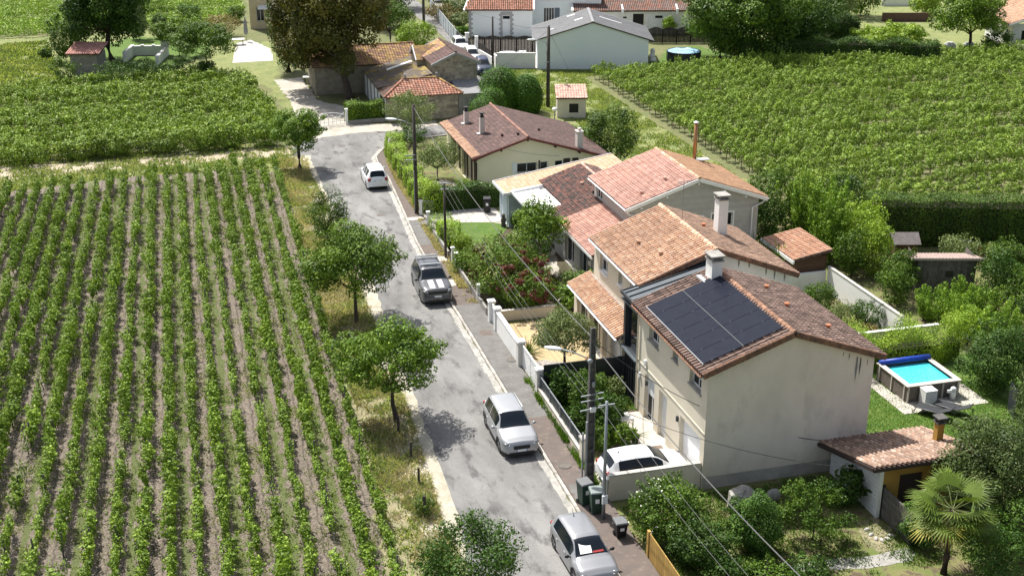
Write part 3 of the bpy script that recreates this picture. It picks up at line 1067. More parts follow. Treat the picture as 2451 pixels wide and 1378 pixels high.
for i,(x,y) in enumerate([(15.91,48.55),(16.65,60.49),(14.16,108.34),(14.1,88)]):
    mb = MB()
    mb.lathe((0,0,0),[(0.3,0.018),(0.3,0.026),(0.26,0.026),(0.26,0.022),(0.01,0.022)],20)
    o = mb.obj('manhole_cover',mat('cast_iron',(0.09,0.085,0.08),.6,(0.14,0.12,0.1),6,metal=.4))
    o.location = (x,y,PZ if x > 15.4 and y < 90 else 0)
    tag(o,['round iron manhole cover on the pavement beside the concrete pole','round iron manhole cover on the grey pavement by the white wall',
            'round iron manhole cover in the road near the white gate','round iron manhole cover in the road near the white car seen from behind'][i],'manhole cover')

# garden floors on the house side
sheet('lawn',[(18.63,84.22),(19.09,84.88),(22.13,84.44),(22.37,82.4),(21.02,80.23),(18.74,79.5)],0.010,gm['lawn'],amp=.05,step=.4,seed=20)
sheet('driveway',[(16.98,86.67),(17.99,88.48),(22.67,87.73),(22.82,84.05),(21.74,84.15),(18.93,84.83),(17.5,82.6)],0.016,mat('driveway_slabs',(0.50,0.46,0.42),.95,(0.40,0.37,0.34),2,c3=(.3,.28,.25),s3=8,bump=.2,bs=40),amp=.03,step=.4,seed=21)
sheet('garden_earth',[(17.0,66.3),(24.5,66.3),(24.5,79),(22.4,83),(17.2,83.4)],0.006,gm['earth'],amp=.05,step=.5,seed=22)
sheet('garden_gravel',[(21.74,84.15),(22.76,83.97),(23.75,82.32),(23.5,77.3),(21.73,70.5),(21.62,68.34),(22.11,68.2),(24.33,77.08),(24.49,81.63)],0.012,gm['mat_court'],amp=.1,step=.3,seed=22)
sheet('lawn',[(17.5,84.5),(22,84.5),(22.2,107),(18.6,107),(18.4,96)],0.006,gm['shade_grass'],amp=.05,step=.5,seed=23)
sheet('terrace',[(19.86,95.73),(20.63,95.76),(22.09,93.43),(22.09,90.64),(20.84,90.99),(20.97,94.21),(19.99,94.72)],0.018,gm['mat_court'],amp=.03,step=.4,seed=24)
sheet('sand_yard',[(17.0,56.2),(22.2,56.2),(22.2,65.6),(17.0,65.6)],0.008,gm['sand'],amp=.02,seed=25)
sheet('pebble_bed',[(17.3,56.1),(17.2,60.4),(18.2,60.2),(19.6,59.6),(20.3,58.2),(20.2,56.1)],0.016,gm['pebble'],amp=.1,step=.3,seed=26)
sheet('garden_earth',[(17.0,49.4),(21.1,50.2),(21.1,55.6),(17.0,55.7)],0.007,gm['earth'],amp=.02,seed=27)
sheet('lawn',[(17.61,55.44),(19.96,56.32),(21.48,55.38),(21.53,53.37),(20.45,53.19),(19.65,50.42),(18.07,49.57),(17.84,51.37),(17.12,52.47)],0.011,gm['lawn'],amp=.08,step=.3,seed=28)
sheet('terrace',[(19.6,45.5),(21.24,45.5),(21.24,53.0),(19.9,53.0),(19.4,50)],0.016,gm['paving'],amp=.02,seed=29)
sheet('driveway',[(16.9,45.3),(21.0,45.3),(21.0,48.6),(19.4,49.4),(16.9,48.6)],0.020,gm['pale'] if 'pale' in gm else gm['paving'],amp=.02,seed=30)
sheet('garden_grass',[(16.9,30),(40,30),(40,45.0),(16.9,45.0)],0.005,gm['shade_grass'],amp=0)
sheet('garden_path',[(22.38,38.58),(24.34,38.57),(25.74,38.34),(27.56,38.47),(27.8,37.93),(26.97,37.53),(25.27,37.54),(23.78,37.89),(22.21,38.08)],0.012,M['concrete'],amp=.03,step=.3,seed=31)
sheet('dry_patch',[(26.54,40.75),(27.49,41.01),(27.73,39.07),(26.4,38.16),(26.05,39.21)],0.010,gm['dry'],amp=.1,step=.3,seed=32)
sheet('lawn',[(29.3,45.2),(45,45.2),(45,54),(36,56),(31,56),(29.3,54)],0.007,gm['lawn'],amp=.02,seed=33)
sheet('garden_grass',[(28,56),(42,56),(45,54),(70,54),(70,78),(44.2,86),(36.5,86),(30,80)],0.006,gm['shade_grass'],amp=.02,seed=34)
sheet('lawn',[(36,62),(33.5,58),(31,57.5),(31.5,66),(34,70),(36.4,69)],0.010,gm['meadow'],amp=.1,step=.5,seed=35)
sheet('yard_lawn',[(53.49,133.78),(59.37,143.24),(63.21,144.47),(65.92,138.12),(63.56,133.01)],0.010,gm['lawn'],amp=.2,step=.6,seed=36)
sheet('garden_grass',[(63.56,133.01),(71.42,158.01),(96.9,169.95),(140,225),(140,160),(96.21,124.52),(84.93,125.12)],0.006,gm['meadow'],amp=.2,step=.9,seed=37)
sheet('yard',[(36.2,137.8),(40.3,136.6),(52.5,133.6),(56,150),(40,156),(36.8,156)],0.008,gm['paving'],amp=.1,step=1,seed=38)

# vines
def vine_mesh(seed,length,width,hgt,n,leaf,lm,stem=True,low=0.38):
    g = np.random.default_rng(seed)
    lobes = []
    for i in range(7):
        y = (i + .5) / 7 * length - length / 2
        w = width * (0.36 + 0.24 * g.random())
        z = hgt - w * .8 - (hgt - low) * .35 * g.random() ** 1.5
        lobes.append((g.normal() * width * .2,y + g.normal() * .08,z,w,length * .125 * (.8 + .6 * g.random()),w * (.8 + .5 * g.random())))
        lobes.append((g.normal() * width * .12,y,(low + z) / 2,w * .75,length * .09,(z - low) * .5))
    for i in range(4):
        lobes.append((g.normal() * width * .3,(g.random() - .5) * length,hgt * (1.0 + .12 * g.random()),.07,.08,.14))
    V,F,t = cloud(lobes,n,leaf,seed,up=.3,wild=.3,shell=.12)
    nf = len(F)
    mats = [lm]
    mi = np.zeros(nf,int)
    if stem:
        mb = MB()
        mb.tube([(0.02,0,-.03),(-.03,.05,.2),(.02,-.02,low + .25)],[.035,.028,.02],5)
        tv = np.array(mb.v)
        tf = np.array([f for f in mb.f if len(f) == 4])
        F = np.concatenate([F,tf + len(V)])
        V = np.concatenate([V,tv])
        t = np.concatenate([t,np.full(len(tf),.5)])
        mi = np.concatenate([mi,np.ones(len(tf),int)])
        mats.append(bark)
    return npmesh('vine',V,F,mats,t,mi)

def mound_mesh(seed,r,hgt,n,leaf,lm,low):
    g = np.random.default_rng(seed)
    L = [(0,0,hgt - r * .75,r * .8,r * .95,r * .75),(0,0,(hgt + low) / 2,r * .55,r * .9,(hgt - low) / 2)]
    for i in range(5):
        L.append((g.normal() * r * .45,g.normal() * r * .5,hgt - r * .4 + g.normal() * .1,r * .36,r * .36,r * .36))
    for i in range(3):
        L.append((g.normal() * r * .5,g.normal() * r * .5,hgt + .1 * g.random(),.08,.08,.2))
    V,F,t = cloud(L,n,leaf,seed,up=.25,wild=.28,shell=.08)
    mb = MB()
    mb.tube([(0.02,0,-.03),(-.04,.06,low * .6),(.03,-.03,low + .3)],[.045,.035,.025],5)
    tf = np.array([f for f in mb.f if len(f) == 4])
    return npmesh('vine',np.concatenate([V,np.array(mb.v)]),np.concatenate([F,tf + len(V)]),[lm,bark],np.concatenate([t,np.full(len(tf),.5)]),np.r_[np.zeros(len(F),int),np.ones(len(tf),int)])

near_vines = [vine_mesh(100 + i,1.15,0.38 + .06 * (i % 3),1.08 + .09 * (i % 4),500,0.11,LM['vine']) for i in range(16)]
thin_vines = [vine_mesh(200 + i,0.7,0.30,0.80 + .1 * (i % 3),110,0.10,LM['vine']) for i in range(5)]
wide_vines = [mound_mesh(300 + i,.52,1.5 + .05 * (i % 4),300,0.15,LM['vine2'],.6) for i in range(14)]
back_vines = [mound_mesh(400 + i,.58,1.3 + .06 * (i % 4),260,0.18,LM['vine2'],.35) for i in range(12)]
pale_vines = [vine_mesh(500 + i,2.3,0.80,1.25,150,0.24,LM['vine3'],stem=False,low=.3) for i in range(8)]
postm = MB().box(-.03,.03,-.03,.03,0,1.25)
post_me = None

def nth(k):
    w = ['first','second','third','fourth','fifth','sixth','seventh','eighth','ninth','tenth','eleventh','twelfth','thirteenth','fourteenth','fifteenth','sixteenth',
         'seventeenth','eighteenth','nineteenth','twentieth']
    if k < 20:
        return w[k]
    t = ['twenty','thirty','forty','fifty','sixty'][(k + 1) // 10 - 2]
    return {20: 'twentieth',30: 'thirtieth',40: 'fortieth',50: 'fiftieth'}.get(k + 1) or t + '-' + w[(k + 1) % 10 - 1]

def vine_row(a,b,meshes,step,label,group,seed,gaps=0.0,post_step=0.0,thin=None,ph=1.2,jit=0.05):
    global post_me
    g = random.Random(seed)
    dx,dy = b[0] - a[0],b[1] - a[1]
    L_ = math.hypot(dx,dy)
    an = math.atan2(-dx,dy)
    T = thing('vine_row',label,'vine row',(a[0],a[1],0),an,group)
    y = step * .5
    gap = 0
    vig = 1.0
    while y < L_:
        vig += g.gauss(0,.10) + (1 - vig) * .15
        vig = min(max(vig,.68),1.2)
        if gap <= 0 and g.random() < gaps:
            gap = g.choice([1,1,2])
        if gap > 0:
            gap -= 1
            if thin and g.random() < .5:
                o = link('vine',g.choice(thin),T,(g.gauss(0,.03),y,0),g.uniform(0,6.28))
        else:
            o = link('vine',g.choice(meshes),T,(g.gauss(0,jit),y,0),g.choice([0,math.pi]) + g.gauss(0,.06))
            s = vig * g.uniform(.92,1.08)
            o.scale = (s * g.uniform(.8,1.25),g.uniform(.9,1.1),s * g.uniform(.92,1.08))
        y += step * g.uniform(.96,1.04)
    if post_step:
        if post_me is None:
            post_me = postm.obj('post',M['greywood'],None)
            p0 = post_me
            post_me = p0.data
            bpy.data.objects.remove(p0)
        k = int(L_ / post_step)
        for i in range(k + 1):
            o = link('post',post_me,T,(0.02,min(i * post_step,L_),0))
            o.scale = (1,1,ph / 1.25 * g.uniform(.95,1.05))
            o.rotation_euler = (g.gauss(0,.02),g.gauss(0,.02),0)
    mb = MB()
    for z in (.45,.75):
        mb.beam((0.02,0,z),(0.02,L_,z),.005,.005)
    mb.obj('wire',M['wire'],T)
    return T

for k in range(23):
    x1 = 7.68 - 1.08 * k
    y1 = 102.6 - 0.12 * k + (0.5 if k % 3 == 0 else 0)
    y0 = 36.5 if k < 15 else 36.5 + (k - 14) * 7.5
    x0 = x1 - (y1 - y0) * VA
    lab = 'thin bushy vine row %s of the near vineyard, counted from the tree-lined road' % (nth(k) if k else 'nearest the road,') if k else 'vine row of the near vineyard closest to the tree-lined road'
    vine_row((x0,y0),(x1,y1),near_vines,1.02,lab,'vine rows of the near vineyard',50 + k,gaps=(.03,.02,.06,.02,.08)[k % 5],post_step=5.2,thin=thin_vines,ph=1.25)
for k in range(35):
    y = 78.4 + 1.5 * k
    xa = 44.6 if k > 4 else 49.5 - k
    vine_row((xa,y),(66.5 + (y - 78.4) * .74,y - (y - 78.4) * .02),wide_vines,.98,'leafy vine row of the wide vineyard behind the houses, %s counted from the tall hedge' % nth(k),
             'vine rows of the wide vineyard',400 + k,gaps=.012,jit=.1)
for k in range(23):
    t = k / 22
    y = 112.2 + k * 1.2
    xr = 10.0 - t * 1.6 if k > 1 else 8.6
    vine_row((-20.0 - t * 2,y - 2.1),(xr,y + .1),back_vines,1.08,'vine row of the vineyard beyond the dirt track, %s behind the bushy front row' % nth(k),'vine rows beyond the dirt track',700 + k,gaps=.01,jit=.14)
for k in range(24):
    y = 172.5 + k * 1.65
    xl = -27.5 - k * .14
    vine_row((xl,y - 1),(10.5 - (1.2 if k < 4 else 0),y + 4.0),pale_vines,2.0,'pale green vine row of the farthest vineyard, %s beyond the meadow' % nth(k),'vine rows of the farthest vineyard',800 + k,jit=.2)

# grasses
def vnoise(q,seed):
    t = np.random.default_rng(seed + 999).random((64,64))
    i = np.floor(q).astype(int)
    f = q - i
    f = f * f * (3 - 2 * f)
    i %= 64
    j = (i + 1) % 64
    return (t[i[:,0],i[:,1]] * (1 - f[:,0]) + t[j[:,0],i[:,1]] * f[:,0]) * (1 - f[:,1]) + (t[i[:,0],j[:,1]] * (1 - f[:,0]) + t[j[:,0],j[:,1]] * f[:,0]) * f[:,1]

def tufts(name,label,poly,n,h,w,lm,seed,z=0.01,lean=.9,clump=0.0):
    g = np.random.default_rng(seed)
    P = np.array(poly)
    x0,y0 = P.min(0)
    x1,y1 = P.max(0)
    pts = []
    tot = 0
    out = []
    while tot < n:
        q = g.random((n * 2,2)) * [x1 - x0,y1 - y0] + [x0,y0]
        ins = np.zeros(len(q),bool)
        for i in range(len(P)):
            a,b = P[i],P[(i + 1) % len(P)]
            c = ((a[1] > q[:,1]) != (b[1] > q[:,1])) & (q[:,0] < (b[0] - a[0]) * (q[:,1] - a[1]) / (b[1] - a[1] + 1e-12) + a[0])
            ins ^= c
        if clump:
            v = (vnoise(q * .8,seed) + .6 * vnoise(q * 2.1,seed + 1)) * 2.5 - 2
            ins &= v + g.normal(size=len(q)) * .45 > clump - 1
        out.append(q[ins])
        tot += ins.sum()
    q = np.concatenate(out)[:n]
    a = g.random(n) * 6.283
    hh = h * (.4 + g.random(n))
    S = np.c_[np.cos(a),np.sin(a)] * (w * (.6 + .8 * g.random(n)))[:,None]
    b = g.random(n) * 6.283
    Ln = np.c_[np.cos(b),np.sin(b)] * (hh * lean)[:,None]
    V = np.zeros((n,4,3))
    V[:,0,:2] = q - S
    V[:,1,:2] = q + S
    V[:,2,:2] = q + Ln + S * .25
    V[:,3,:2] = q + Ln - S * .25
    V[:,:2,2] = z
    V[:,2:,2] = z + hh[:,None]
    tt = np.clip(.4 + .25 * g.normal(size=n) + .2 * np.sin(q[:,0] * 1.1 + q[:,1] * .7),0,1)
    o = link(name,npmesh(name,V.reshape(-1,3),np.arange(n * 4).reshape(n,4),lm,tt),kind='stuff')
    return tag(o,label,'grass',kind='stuff')

vp = [(8.1,36),(9.7,36),(9.52,45.78),(9.98,53.53),(10.26,63.11),(10.36,75.93),(10.66,93.79),(10.42,99.82),(10.7,105.01),(8.28,105.68),(8.0,94.52),(7.64,73.64),(7.51,56.04),(7.09,46.45)]
tufts('dry_grass','straw coloured dry grass along the road verge under the trees',vp,26000,.20,.022,LM['straw'],1,clump=.9)
tufts('verge_grass','green weeds mixed through the road verge',vp,20000,.17,.03,LM['meadow'],2,clump=1.2)
tufts('meadow_grass','mown yellowish grass between the yew bushes and the wide vineyard',[(44.0,130),(44.1,87),(38.6,88),(36.6,104),(37,112),(34.8,118),(36.2,136.5),(50,132.7)],30000,.13,.05,LM['meadow'],3,clump=.7)
tufts('vineyard_grass','thin grass growing in the lanes of the near vineyard',[(-12,60),(-8,37),(7.0,37),(8.1,103),(-13,101)],60000,.10,.022,LM['meadow'],4,clump=1.15)
tufts('track_grass','grass tufts along both sides of the dirt track',[(-16.68,111.87),(7.85,110.82),(10.49,107.89),(9.21,102.73),(-4.26,103.24),(-15.47,100.99)],14000,.2,.04,LM['meadow'],5,clump=.8)
tufts('lawn_grass','short green lawn grass by the swimming pool',[(29.6,45.3),(40,45.3),(40,52),(34,53),(30,53.5)],26000,.06,.015,LM['lawn'],6)
tufts('garden_weeds','weeds and grass in the shady garden below the blank gable',[(17.2,37),(38,37),(38,44.6),(29,44.8),(17.2,44.6)],30000,.10,.02,LM['lawn'],7,clump=.9)
tufts('front_lawn_grass','bright green lawn grass beside the terrace table',[(17.61,55.44),(19.96,56.32),(21.48,55.38),(21.53,53.37),(20.45,53.19),(19.65,50.42),(18.07,49.57),(17.84,51.37),(17.12,52.47)],12000,.07,.014,LM['lawn'],8)
tufts('pasture_grass','rough grass of the meadow beside the small brick shed',[(-22.78,166.72),(-14.62,168.86),(-11.2,142.3),(-19.4,136.28)],14000,.25,.10,LM['meadow'],9,clump=.8)
tufts('pavement_weeds','weeds sprouting along the foot of the garden walls',[(16.55,46),(16.85,46),(16.85,58),(16.6,58)],1500,.2,.03,LM['lawn'],10,z=PZ,clump=1.2)
tufts('pavement_weeds','dry weeds along the inner edge of the red pavement',[(16.2,69),(16.85,69),(17.0,86),(16.5,86)],5000,.12,.03,LM['straw'],11,z=PZ,clump=.9)
tufts('pavement_weeds','dry weeds at the foot of the long garden hedge',[(16.7,87),(17.09,90.24),(17.22,98.08),(17.11,102.56),(16.9,100),(16.7,95)],4000,.12,.03,LM['straw'],12,z=PZ,clump=.6)

# building parts
def window(parent,P0,U,N,u0,u1,z0,z1,off,depth=.14,shutter=0.0,frame=None,glass=None,mull=1,name='window',sill=None,bars=False,back=None):
    """a framed window set into an opening of a wall; sub-parts pane, shutter"""
    frame = frame or M['white_plastic']
    glass = glass or M['darkglass']
    P0,U,N = Vector((*P0,0)),Vector((*U,0)).normalized(),Vector((*N,0)).normalized()

    def bx(mb,a,b,c,d,e,f):                       # u range, z range, depth range (inwards)
        vs = []
        for z in (c,d):
            for u,dd in ((a,e),(b,e),(b,f),(a,f)):
                p = P0 + U * u - N * dd
                vs.append((p.x,p.y,z))
        mb.add(vs,[(0,1,2,3),(7,6,5,4),(0,4,5,1),(1,5,6,2),(2,6,7,3),(3,7,4,0)])
    w = .06
    mb = MB(off)
    e,f = depth - .05,depth + .01
    bx(mb,u0 + .002,u0 + w,z0 + .002,z1 - .002,e,f)
    bx(mb,u1 - w,u1 - .002,z0 + .002,z1 - .002,e,f)
    bx(mb,u0 + w,u1 - w,z0 + .002,z0 + w,e,f)
    bx(mb,u0 + w,u1 - w,z1 - w,z1 - .002,e,f)
    for k in range(1,mull + 1):
        uc = u0 + (u1 - u0) * k / (mull + 1)
        bx(mb,uc - .03,uc + .03,z0 + w,z1 - w,e,f)
    fr = mb.obj(name,frame,parent)
    for k in range(mull + 1):
        a = u0 + (u1 - u0) * k / (mull + 1) + (.03 if k else w) - .002
        b = u0 + (u1 - u0) * (k + 1) / (mull + 1) - (.03 if k < mull else w) + .002
        g_ = MB(off)
        bx(g_,a,b,z0 + w - .002,z1 - w + .002,depth - .02,depth - .005)
        g_.obj('pane',glass,fr)
    if shutter:
        s_ = MB(off)
        n = max(2,int((z1 - z0) * shutter / .09))
        zt = z1 - .002
        for i in range(n):
            h = (z1 - z0) * shutter / n
            bx(s_,u0 + .01,u1 - .01,zt - h * (i + 1) + .006,zt - h * i,e - .035,e - .012)
        s_.obj('roller_shutter',M['white_plastic'],fr)
    if sill:
        s_ = MB(off)
        bx(s_,u0 - .08,u1 + .08,z0 - .07,z0 + .006,-.07,e)
        s_.obj('sill',sill,fr)
    if bars:
        s_ = MB(off)
        n = max(3,int((u1 - u0) / .12))
        for i in range(1,n):
            u = u0 + (u1 - u0) * i / n
            bx(s_,u - .008,u + .008,z0,z1,.02,.036)
        for q in (.25,.75):
            z = z0 + (z1 - z0) * q
            bx(s_,u0,u1,z - .008,z + .008,.04,.055)
        s_.obj('grille',M['black'],fr)
    return fr

def slabbox(mb,P0,U,N,u0,u1,z0,z1,d0,d1):
    """a box on a wall: u range, z range, d0..d1 outwards from the wall plane"""
    P0,U,N = Vector((*P0,0)),Vector((*U,0)).normalized(),Vector((*N,0)).normalized()
    vs = []
    for z in (z0,z1):
        for u,dd in ((u0,d0),(u1,d0),(u1,d1),(u0,d1)):
            p = P0 + U * u + N * dd
            vs.append((p.x,p.y,z))
    mb.add(vs,[(0,1,2,3),(7,6,5,4),(0,4,5,1),(1,5,6,2),(2,6,7,3),(3,7,4,0)])

def planks(parent,name,P0,U,N,length,z0,z1,m,off,pitch=.2,vertical=False,d=.025,cut=None,skip=(),top=None,maxn=300):
    """board cladding: each board its own part (shared mesh), its lower edge proud"""
    P0v,Uv,Nv = Vector((*P0,0)),Vector((*U,0)).normalized(),Vector((*N,0)).normalized()
    n = int(round((length if vertical else (z1 - z0)) / pitch))
    step = (length if vertical else (z1 - z0)) / n
    for i in range(n):
        if vertical:
            runs = [(z0,z1 if top is None else top((i + .5) * step))]
        else:
            z = z0 + i * step
            a,b = (0,length) if cut is None else cut(z + step * .5)
            if b - a < .1:
                continue
            runs = [(a,b)]
            for (s0,s1,sz0,sz1) in skip:
                if sz0 < z + step / 2 < sz1:
                    nr = []
                    for a,b in runs:
                        if s1 <= a or s0 >= b:
                            nr.append((a,b))
                        else:
                            if s0 > a:
                                nr.append((a,s0))
                            if s1 < b:
                                nr.append((s1,b))
                    runs = nr
        for a,b in runs:
            mb = MB(off)
            if vertical:
                slabbox(mb,P0,U,N,i * step + .006,(i + 1) * step - .006,a,b,.002,d * (1 if i % 2 else .6))
            else:
                vs = []
                for zz,dd in ((z,d),(z + step - .006,d * .35)):
                    for u in (a,b):
                        p = P0v + Uv * u + Nv * dd
                        vs.append((p.x,p.y,zz))
                p = P0v + Uv * a + Nv * .001
                q = P0v + Uv * b + Nv * .001
                vs += [(p.x,p.y,z),(q.x,q.y,z)]
                mb.add(vs,[(0,1,3,2),(4,5,1,0)])
            mb.obj(name,m,parent)

def gable_walls(mb,off,X0,X1,Y0,Y1,ze0,ze1,xr,zr,open_left=(),open_right=(),open_front=(),open_back=(),z0=0.0,depth=.18):
    """four walls of a house whose ridge runs along Y: eaves at X0 (ze0) and X1 (ze1)"""
    mb.wall((X0,Y0),(0,1),Y1 - Y0,z0,ze0,open_left,depth,(-1,0))
    mb.wall((X1,Y0),(0,1),Y1 - Y0,z0,ze1,open_right,depth,(1,0))
    zc = min(ze0,ze1)
    top = [(0,zc),(X1 - X0,zc)] + ([(X1 - X0,ze1)] if ze1 > zc else []) + [(xr - X0,zr)] + ([(0,ze0)] if ze0 > zc else [])
    mb.wall((X0,Y0),(1,0),X1 - X0,z0,zc,open_front,depth,(0,-1),top=top)
    mb.wall((X0,Y1),(1,0),X1 - X0,z0,zc,open_back,depth,(0,1),top=top)

def roof_pair(T,off,XL,XR,Y0,Y1,zL,zR,xr,zr,thick=.1,mat_=None):
    """roof deck: two sloping plates meeting at the ridge; gives the roof object"""
    mb = MB(off)
    mb.slab([(XL,Y0,zL),(xr,Y0,zr),(xr,Y1,zr),(XL,Y1,zL)],thick)
    mb.slab([(xr,Y0,zr),(XR,Y0,zR),(XR,Y1,zR),(xr,Y1,zr)],thick)
    return mb.obj('roof',mat_ or M['roofdeck'],T)

def chimney(T,off,x,y,z0,z1,w,l,m,cap=True,capm=None,name='chimney'):
    mb = MB(off)
    mb.box(x - w / 2,x + w / 2,y - l / 2,y + l / 2,z0,z1)
    c = mb.obj(name,m,T,bevel=.01)
    if cap:
        k = MB(off)
        k.box(x - w / 2 - .06,x + w / 2 + .06,y - l / 2 - .06,y + l / 2 + .06,z1,z1 + .06)
        for i in (-1,1):
            for j in (-1,1):
                k.box(x + i * (w / 2 - .03) - .03,x + i * (w / 2 - .03) + .03,y + j * (l / 2 - .03) - .03,y + j * (l / 2 - .03) + .03,z1 + .06,z1 + .24)
        k.box(x - w * .3,x + w * .3,y - l * .3,y + l * .3,z1 + .06,z1 + .2)
        k.box(x - w / 2 - .09,x + w / 2 + .09,y - l / 2 - .09,y + l / 2 + .09,z1 + .24,z1 + .30)
        k.obj('chimney_cap',capm or M['concrete'],c)
    return c

def vent(T,off,x,y,z,m=None):
    mb = MB(off)
    mb.lathe((x,y,z - .15),[(.09,0),(.09,.28),(.13,.30),(.13,.36),(.05,.38)],8)
    return mb.obj('roof_vent',m or M['terracotta'],T)

def gutter(T,off,x,y0,y1,z,side=-1,m=None):
    mb = MB(off)
    r = .065
    vs = []
    for y in (y0,y1):
        for k in range(7):
            a = math.pi + math.pi * k / 6
            vs.append((x + side * r + math.cos(a) * r,y,z + math.sin(a) * r))
    fs = [(k,k + 1,8 + k,7 + k) for k in range(6)]
    mb.add(vs,fs)
    mb.box(x + side * .13,x,y0 - .004,y0 + .004,z - .07,z)
    return mb.obj('gutter',m or M['white_plastic'],T)

def pipe(T,off,pts,r=.045,m=None,name='downpipe'):
    mb = MB(off)
    mb.tube(pts,r,8)
    return mb.obj(name,m or M['white_plastic'],T)

# cars
def lerp_pts(pts,x):
    for (a,b),(c,d) in zip(pts[:-1],pts[1:]):
        if x <= c:
            t = (x - a) / (c - a) if c > a else 0
            t = min(max(t,0),1)
            return b + (d - b) * (t * t * (3 - 2 * t) * .35 + t * .65)
    return pts[-1][1]

def car(name,label,loc,rz,S,paint,group=None,cat='car',mesh_only=None):
    """a parked car: body lofted from a side profile; x points forward. S: dictionary of sizes"""
    L_,W_,H_ = S['L'],S['W'],S['H']
    hw = W_ / 2
    T = thing(name,label,cat,loc,rz,group)
    top = S['top']                # centre-line profile (x, z) over bonnet, windscreen, roof, tail
    belt = S['belt']
    wx = S['wheels']
    wr = S['wr']
    ra = wr + .07
    xs = sorted({*np.linspace(-L_ / 2,L_ / 2,40).round(3).tolist(),*[round(w + d,3) for w in wx for d in (-ra,-ra * .97,-ra * .85,-ra * .6,-ra * .3,0,ra * .3,ra * .6,ra * .85,ra * .97,ra)],
                 *[p[0] for p in top],*S['glass_x']})
    xs = [x for i,x in enumerate(xs) if -L_ / 2 <= x <= L_ / 2]

    def planw(x):
        t = abs(x) / (L_ / 2)
        return hw * (1 - .20 * max(0,(t - .72) / .28) ** 2.2)
    rows = []
    K = 13
    cab0,cab1 = S['cabin']       # x range of the greenhouse foot (rear, front)
    for x in xs:
        w = planw(x)
        zt = lerp_pts(top,x)
        zb = min(lerp_pts(belt,x),zt - .02)
        z0 = .22
        for wv in wx:
            d = abs(x - wv)
            if d < ra:
                z0 = max(z0,wr * 0 + math.sqrt(max(ra * ra - d * d,0)) + wr - .02)
        e = abs(x) / (L_ / 2)
        if e > .93:
            z0 = max(z0,.22 + (e - .93) / .07 * .12)
        z0 = min(z0,zb - .06)
        gh = max(0,zt - zb)
        tum = S.get('tumble',.20) * min(1,gh / .45)
        wt = w - .07 - tum
        sec = [(w * .985,z0),(w,z0 + (zb - z0) * .25),(w * 1.0,z0 + (zb - z0) * .55),(w * .985,z0 + (zb - z0) * .85),(w * .945,zb)]
        if gh > .12:
            zr_ = zt - .075
            sec += [(w * .93,zb + .015),(w * .93 + (wt - w * .93) * .5,zb + (zr_ - zb) * .52),(wt,zr_),(wt - .05,zr_ + .05)]
        else:
            sec += [(w * .93,zb + gh * .2),(w * .88,zb + gh * .6),(w * .80,zt - .012),(w * .72,zt - .004)]
        we = sec[-1][0]
        sec += [(we * .75,zt + .004),(we * .5,zt + .012),(we * .25,zt + .018),(0,zt + .02)]
        rows.append(sec)
    side_x = S['side_glass']      # list of (x0, x1)
    V = []
    for x,sec in zip(xs,rows):
        for y,z in sec:
            V.append((x,y,z))
        for y,z in sec[-2::-1]:
            V.append((x,-y,z))
    n = 2 * K - 1
    groups = {'body': [],'side_window': [],'windscreen': [],'rear_window': [],'lower': []}
    fw0,fw1 = S['screen']        # front screen x range (top, foot)
    rw0,rw1 = S['rear']          # rear window x range (foot, top)
    for i in range(len(xs) - 1):
        xm = (xs[i] + xs[i + 1]) / 2
        for j in range(n - 1):
            jj = j if j < K - 1 else n - 2 - j
            f = (i * n + j,i * n + j + 1,(i + 1) * n + j + 1,(i + 1) * n + j)
            kind = 'body'
            if jj in (5,6) and any(a < xm < b for a,b in side_x) and (rows[i][8][1] - rows[i][4][1] > .2) and (rows[i + 1][8][1] - rows[i + 1][4][1] > .12):
                kind = 'side_window'
            elif jj >= 8 and fw0 < xm < fw1:
                kind = 'windscreen'
            elif jj >= 8 and rw0 < xm < rw1:
                kind = 'rear_window'
            elif jj == 0 and S.get('clad'):
                kind = 'lower'
            groups[kind].append(f)
    for xi in (0,len(xs) - 1):
        r_ = list(range(xi * n,(xi + 1) * n))
        groups['body'].append(tuple(r_ if xi else r_[::-1]))
    for k,fs in groups.items():
        if not fs:
            continue
        mb = MB()
        if k == 'side_window':
            for sgn,lab in ((1,'left'),(-1,'right')):
                mb = MB()
                mb.add(V,[f for f in fs if V[f[0]][1] * sgn > 0])
                use = mb.obj('side_window',M['darkglass'],T,smooth=True)
            continue
        mb.add(V,fs)
        mb.obj({'lower': 'sill_cladding'}.get(k,k),paint if k == 'body' else (M['black'] if k == 'lower' else M['darkglass']),T,smooth=True)
    # floor pan closes the shell
    mb = MB()
    mb.box(-L_ / 2 + .15,L_ / 2 - .15,-hw + .16,hw - .16,.2,.62)
    mb.obj('floor_pan',M['black'],T)
    tyre = MB()
    tyre.lathe((0,0,0),[(wr * .66,-.10),(wr * .95,-.105),(wr,-.07),(wr,.07),(wr * .95,.105),(wr * .66,.10)],22,'y')
    rim = MB()
    rim.lathe((0,0,0),[(wr * .66,.02),(wr * .66,.085),(wr * .60,.09),(wr * .58,.05),(.02,.045)],20,'y')
    spoke = MB()
    for k in range(5):
        a = 2 * math.pi * k / 5
        spoke.beam((.03 * math.cos(a),.075,.03 * math.sin(a)),(wr * .62 * math.cos(a),.08,wr * .62 * math.sin(a)),.03,.06,up=(0,1,0))
    hub = MB()
    hub.lathe((0,0,0),[(wr * .57,.049),(wr * .57,.055),(.02,.056)],16,'y')
    first = None
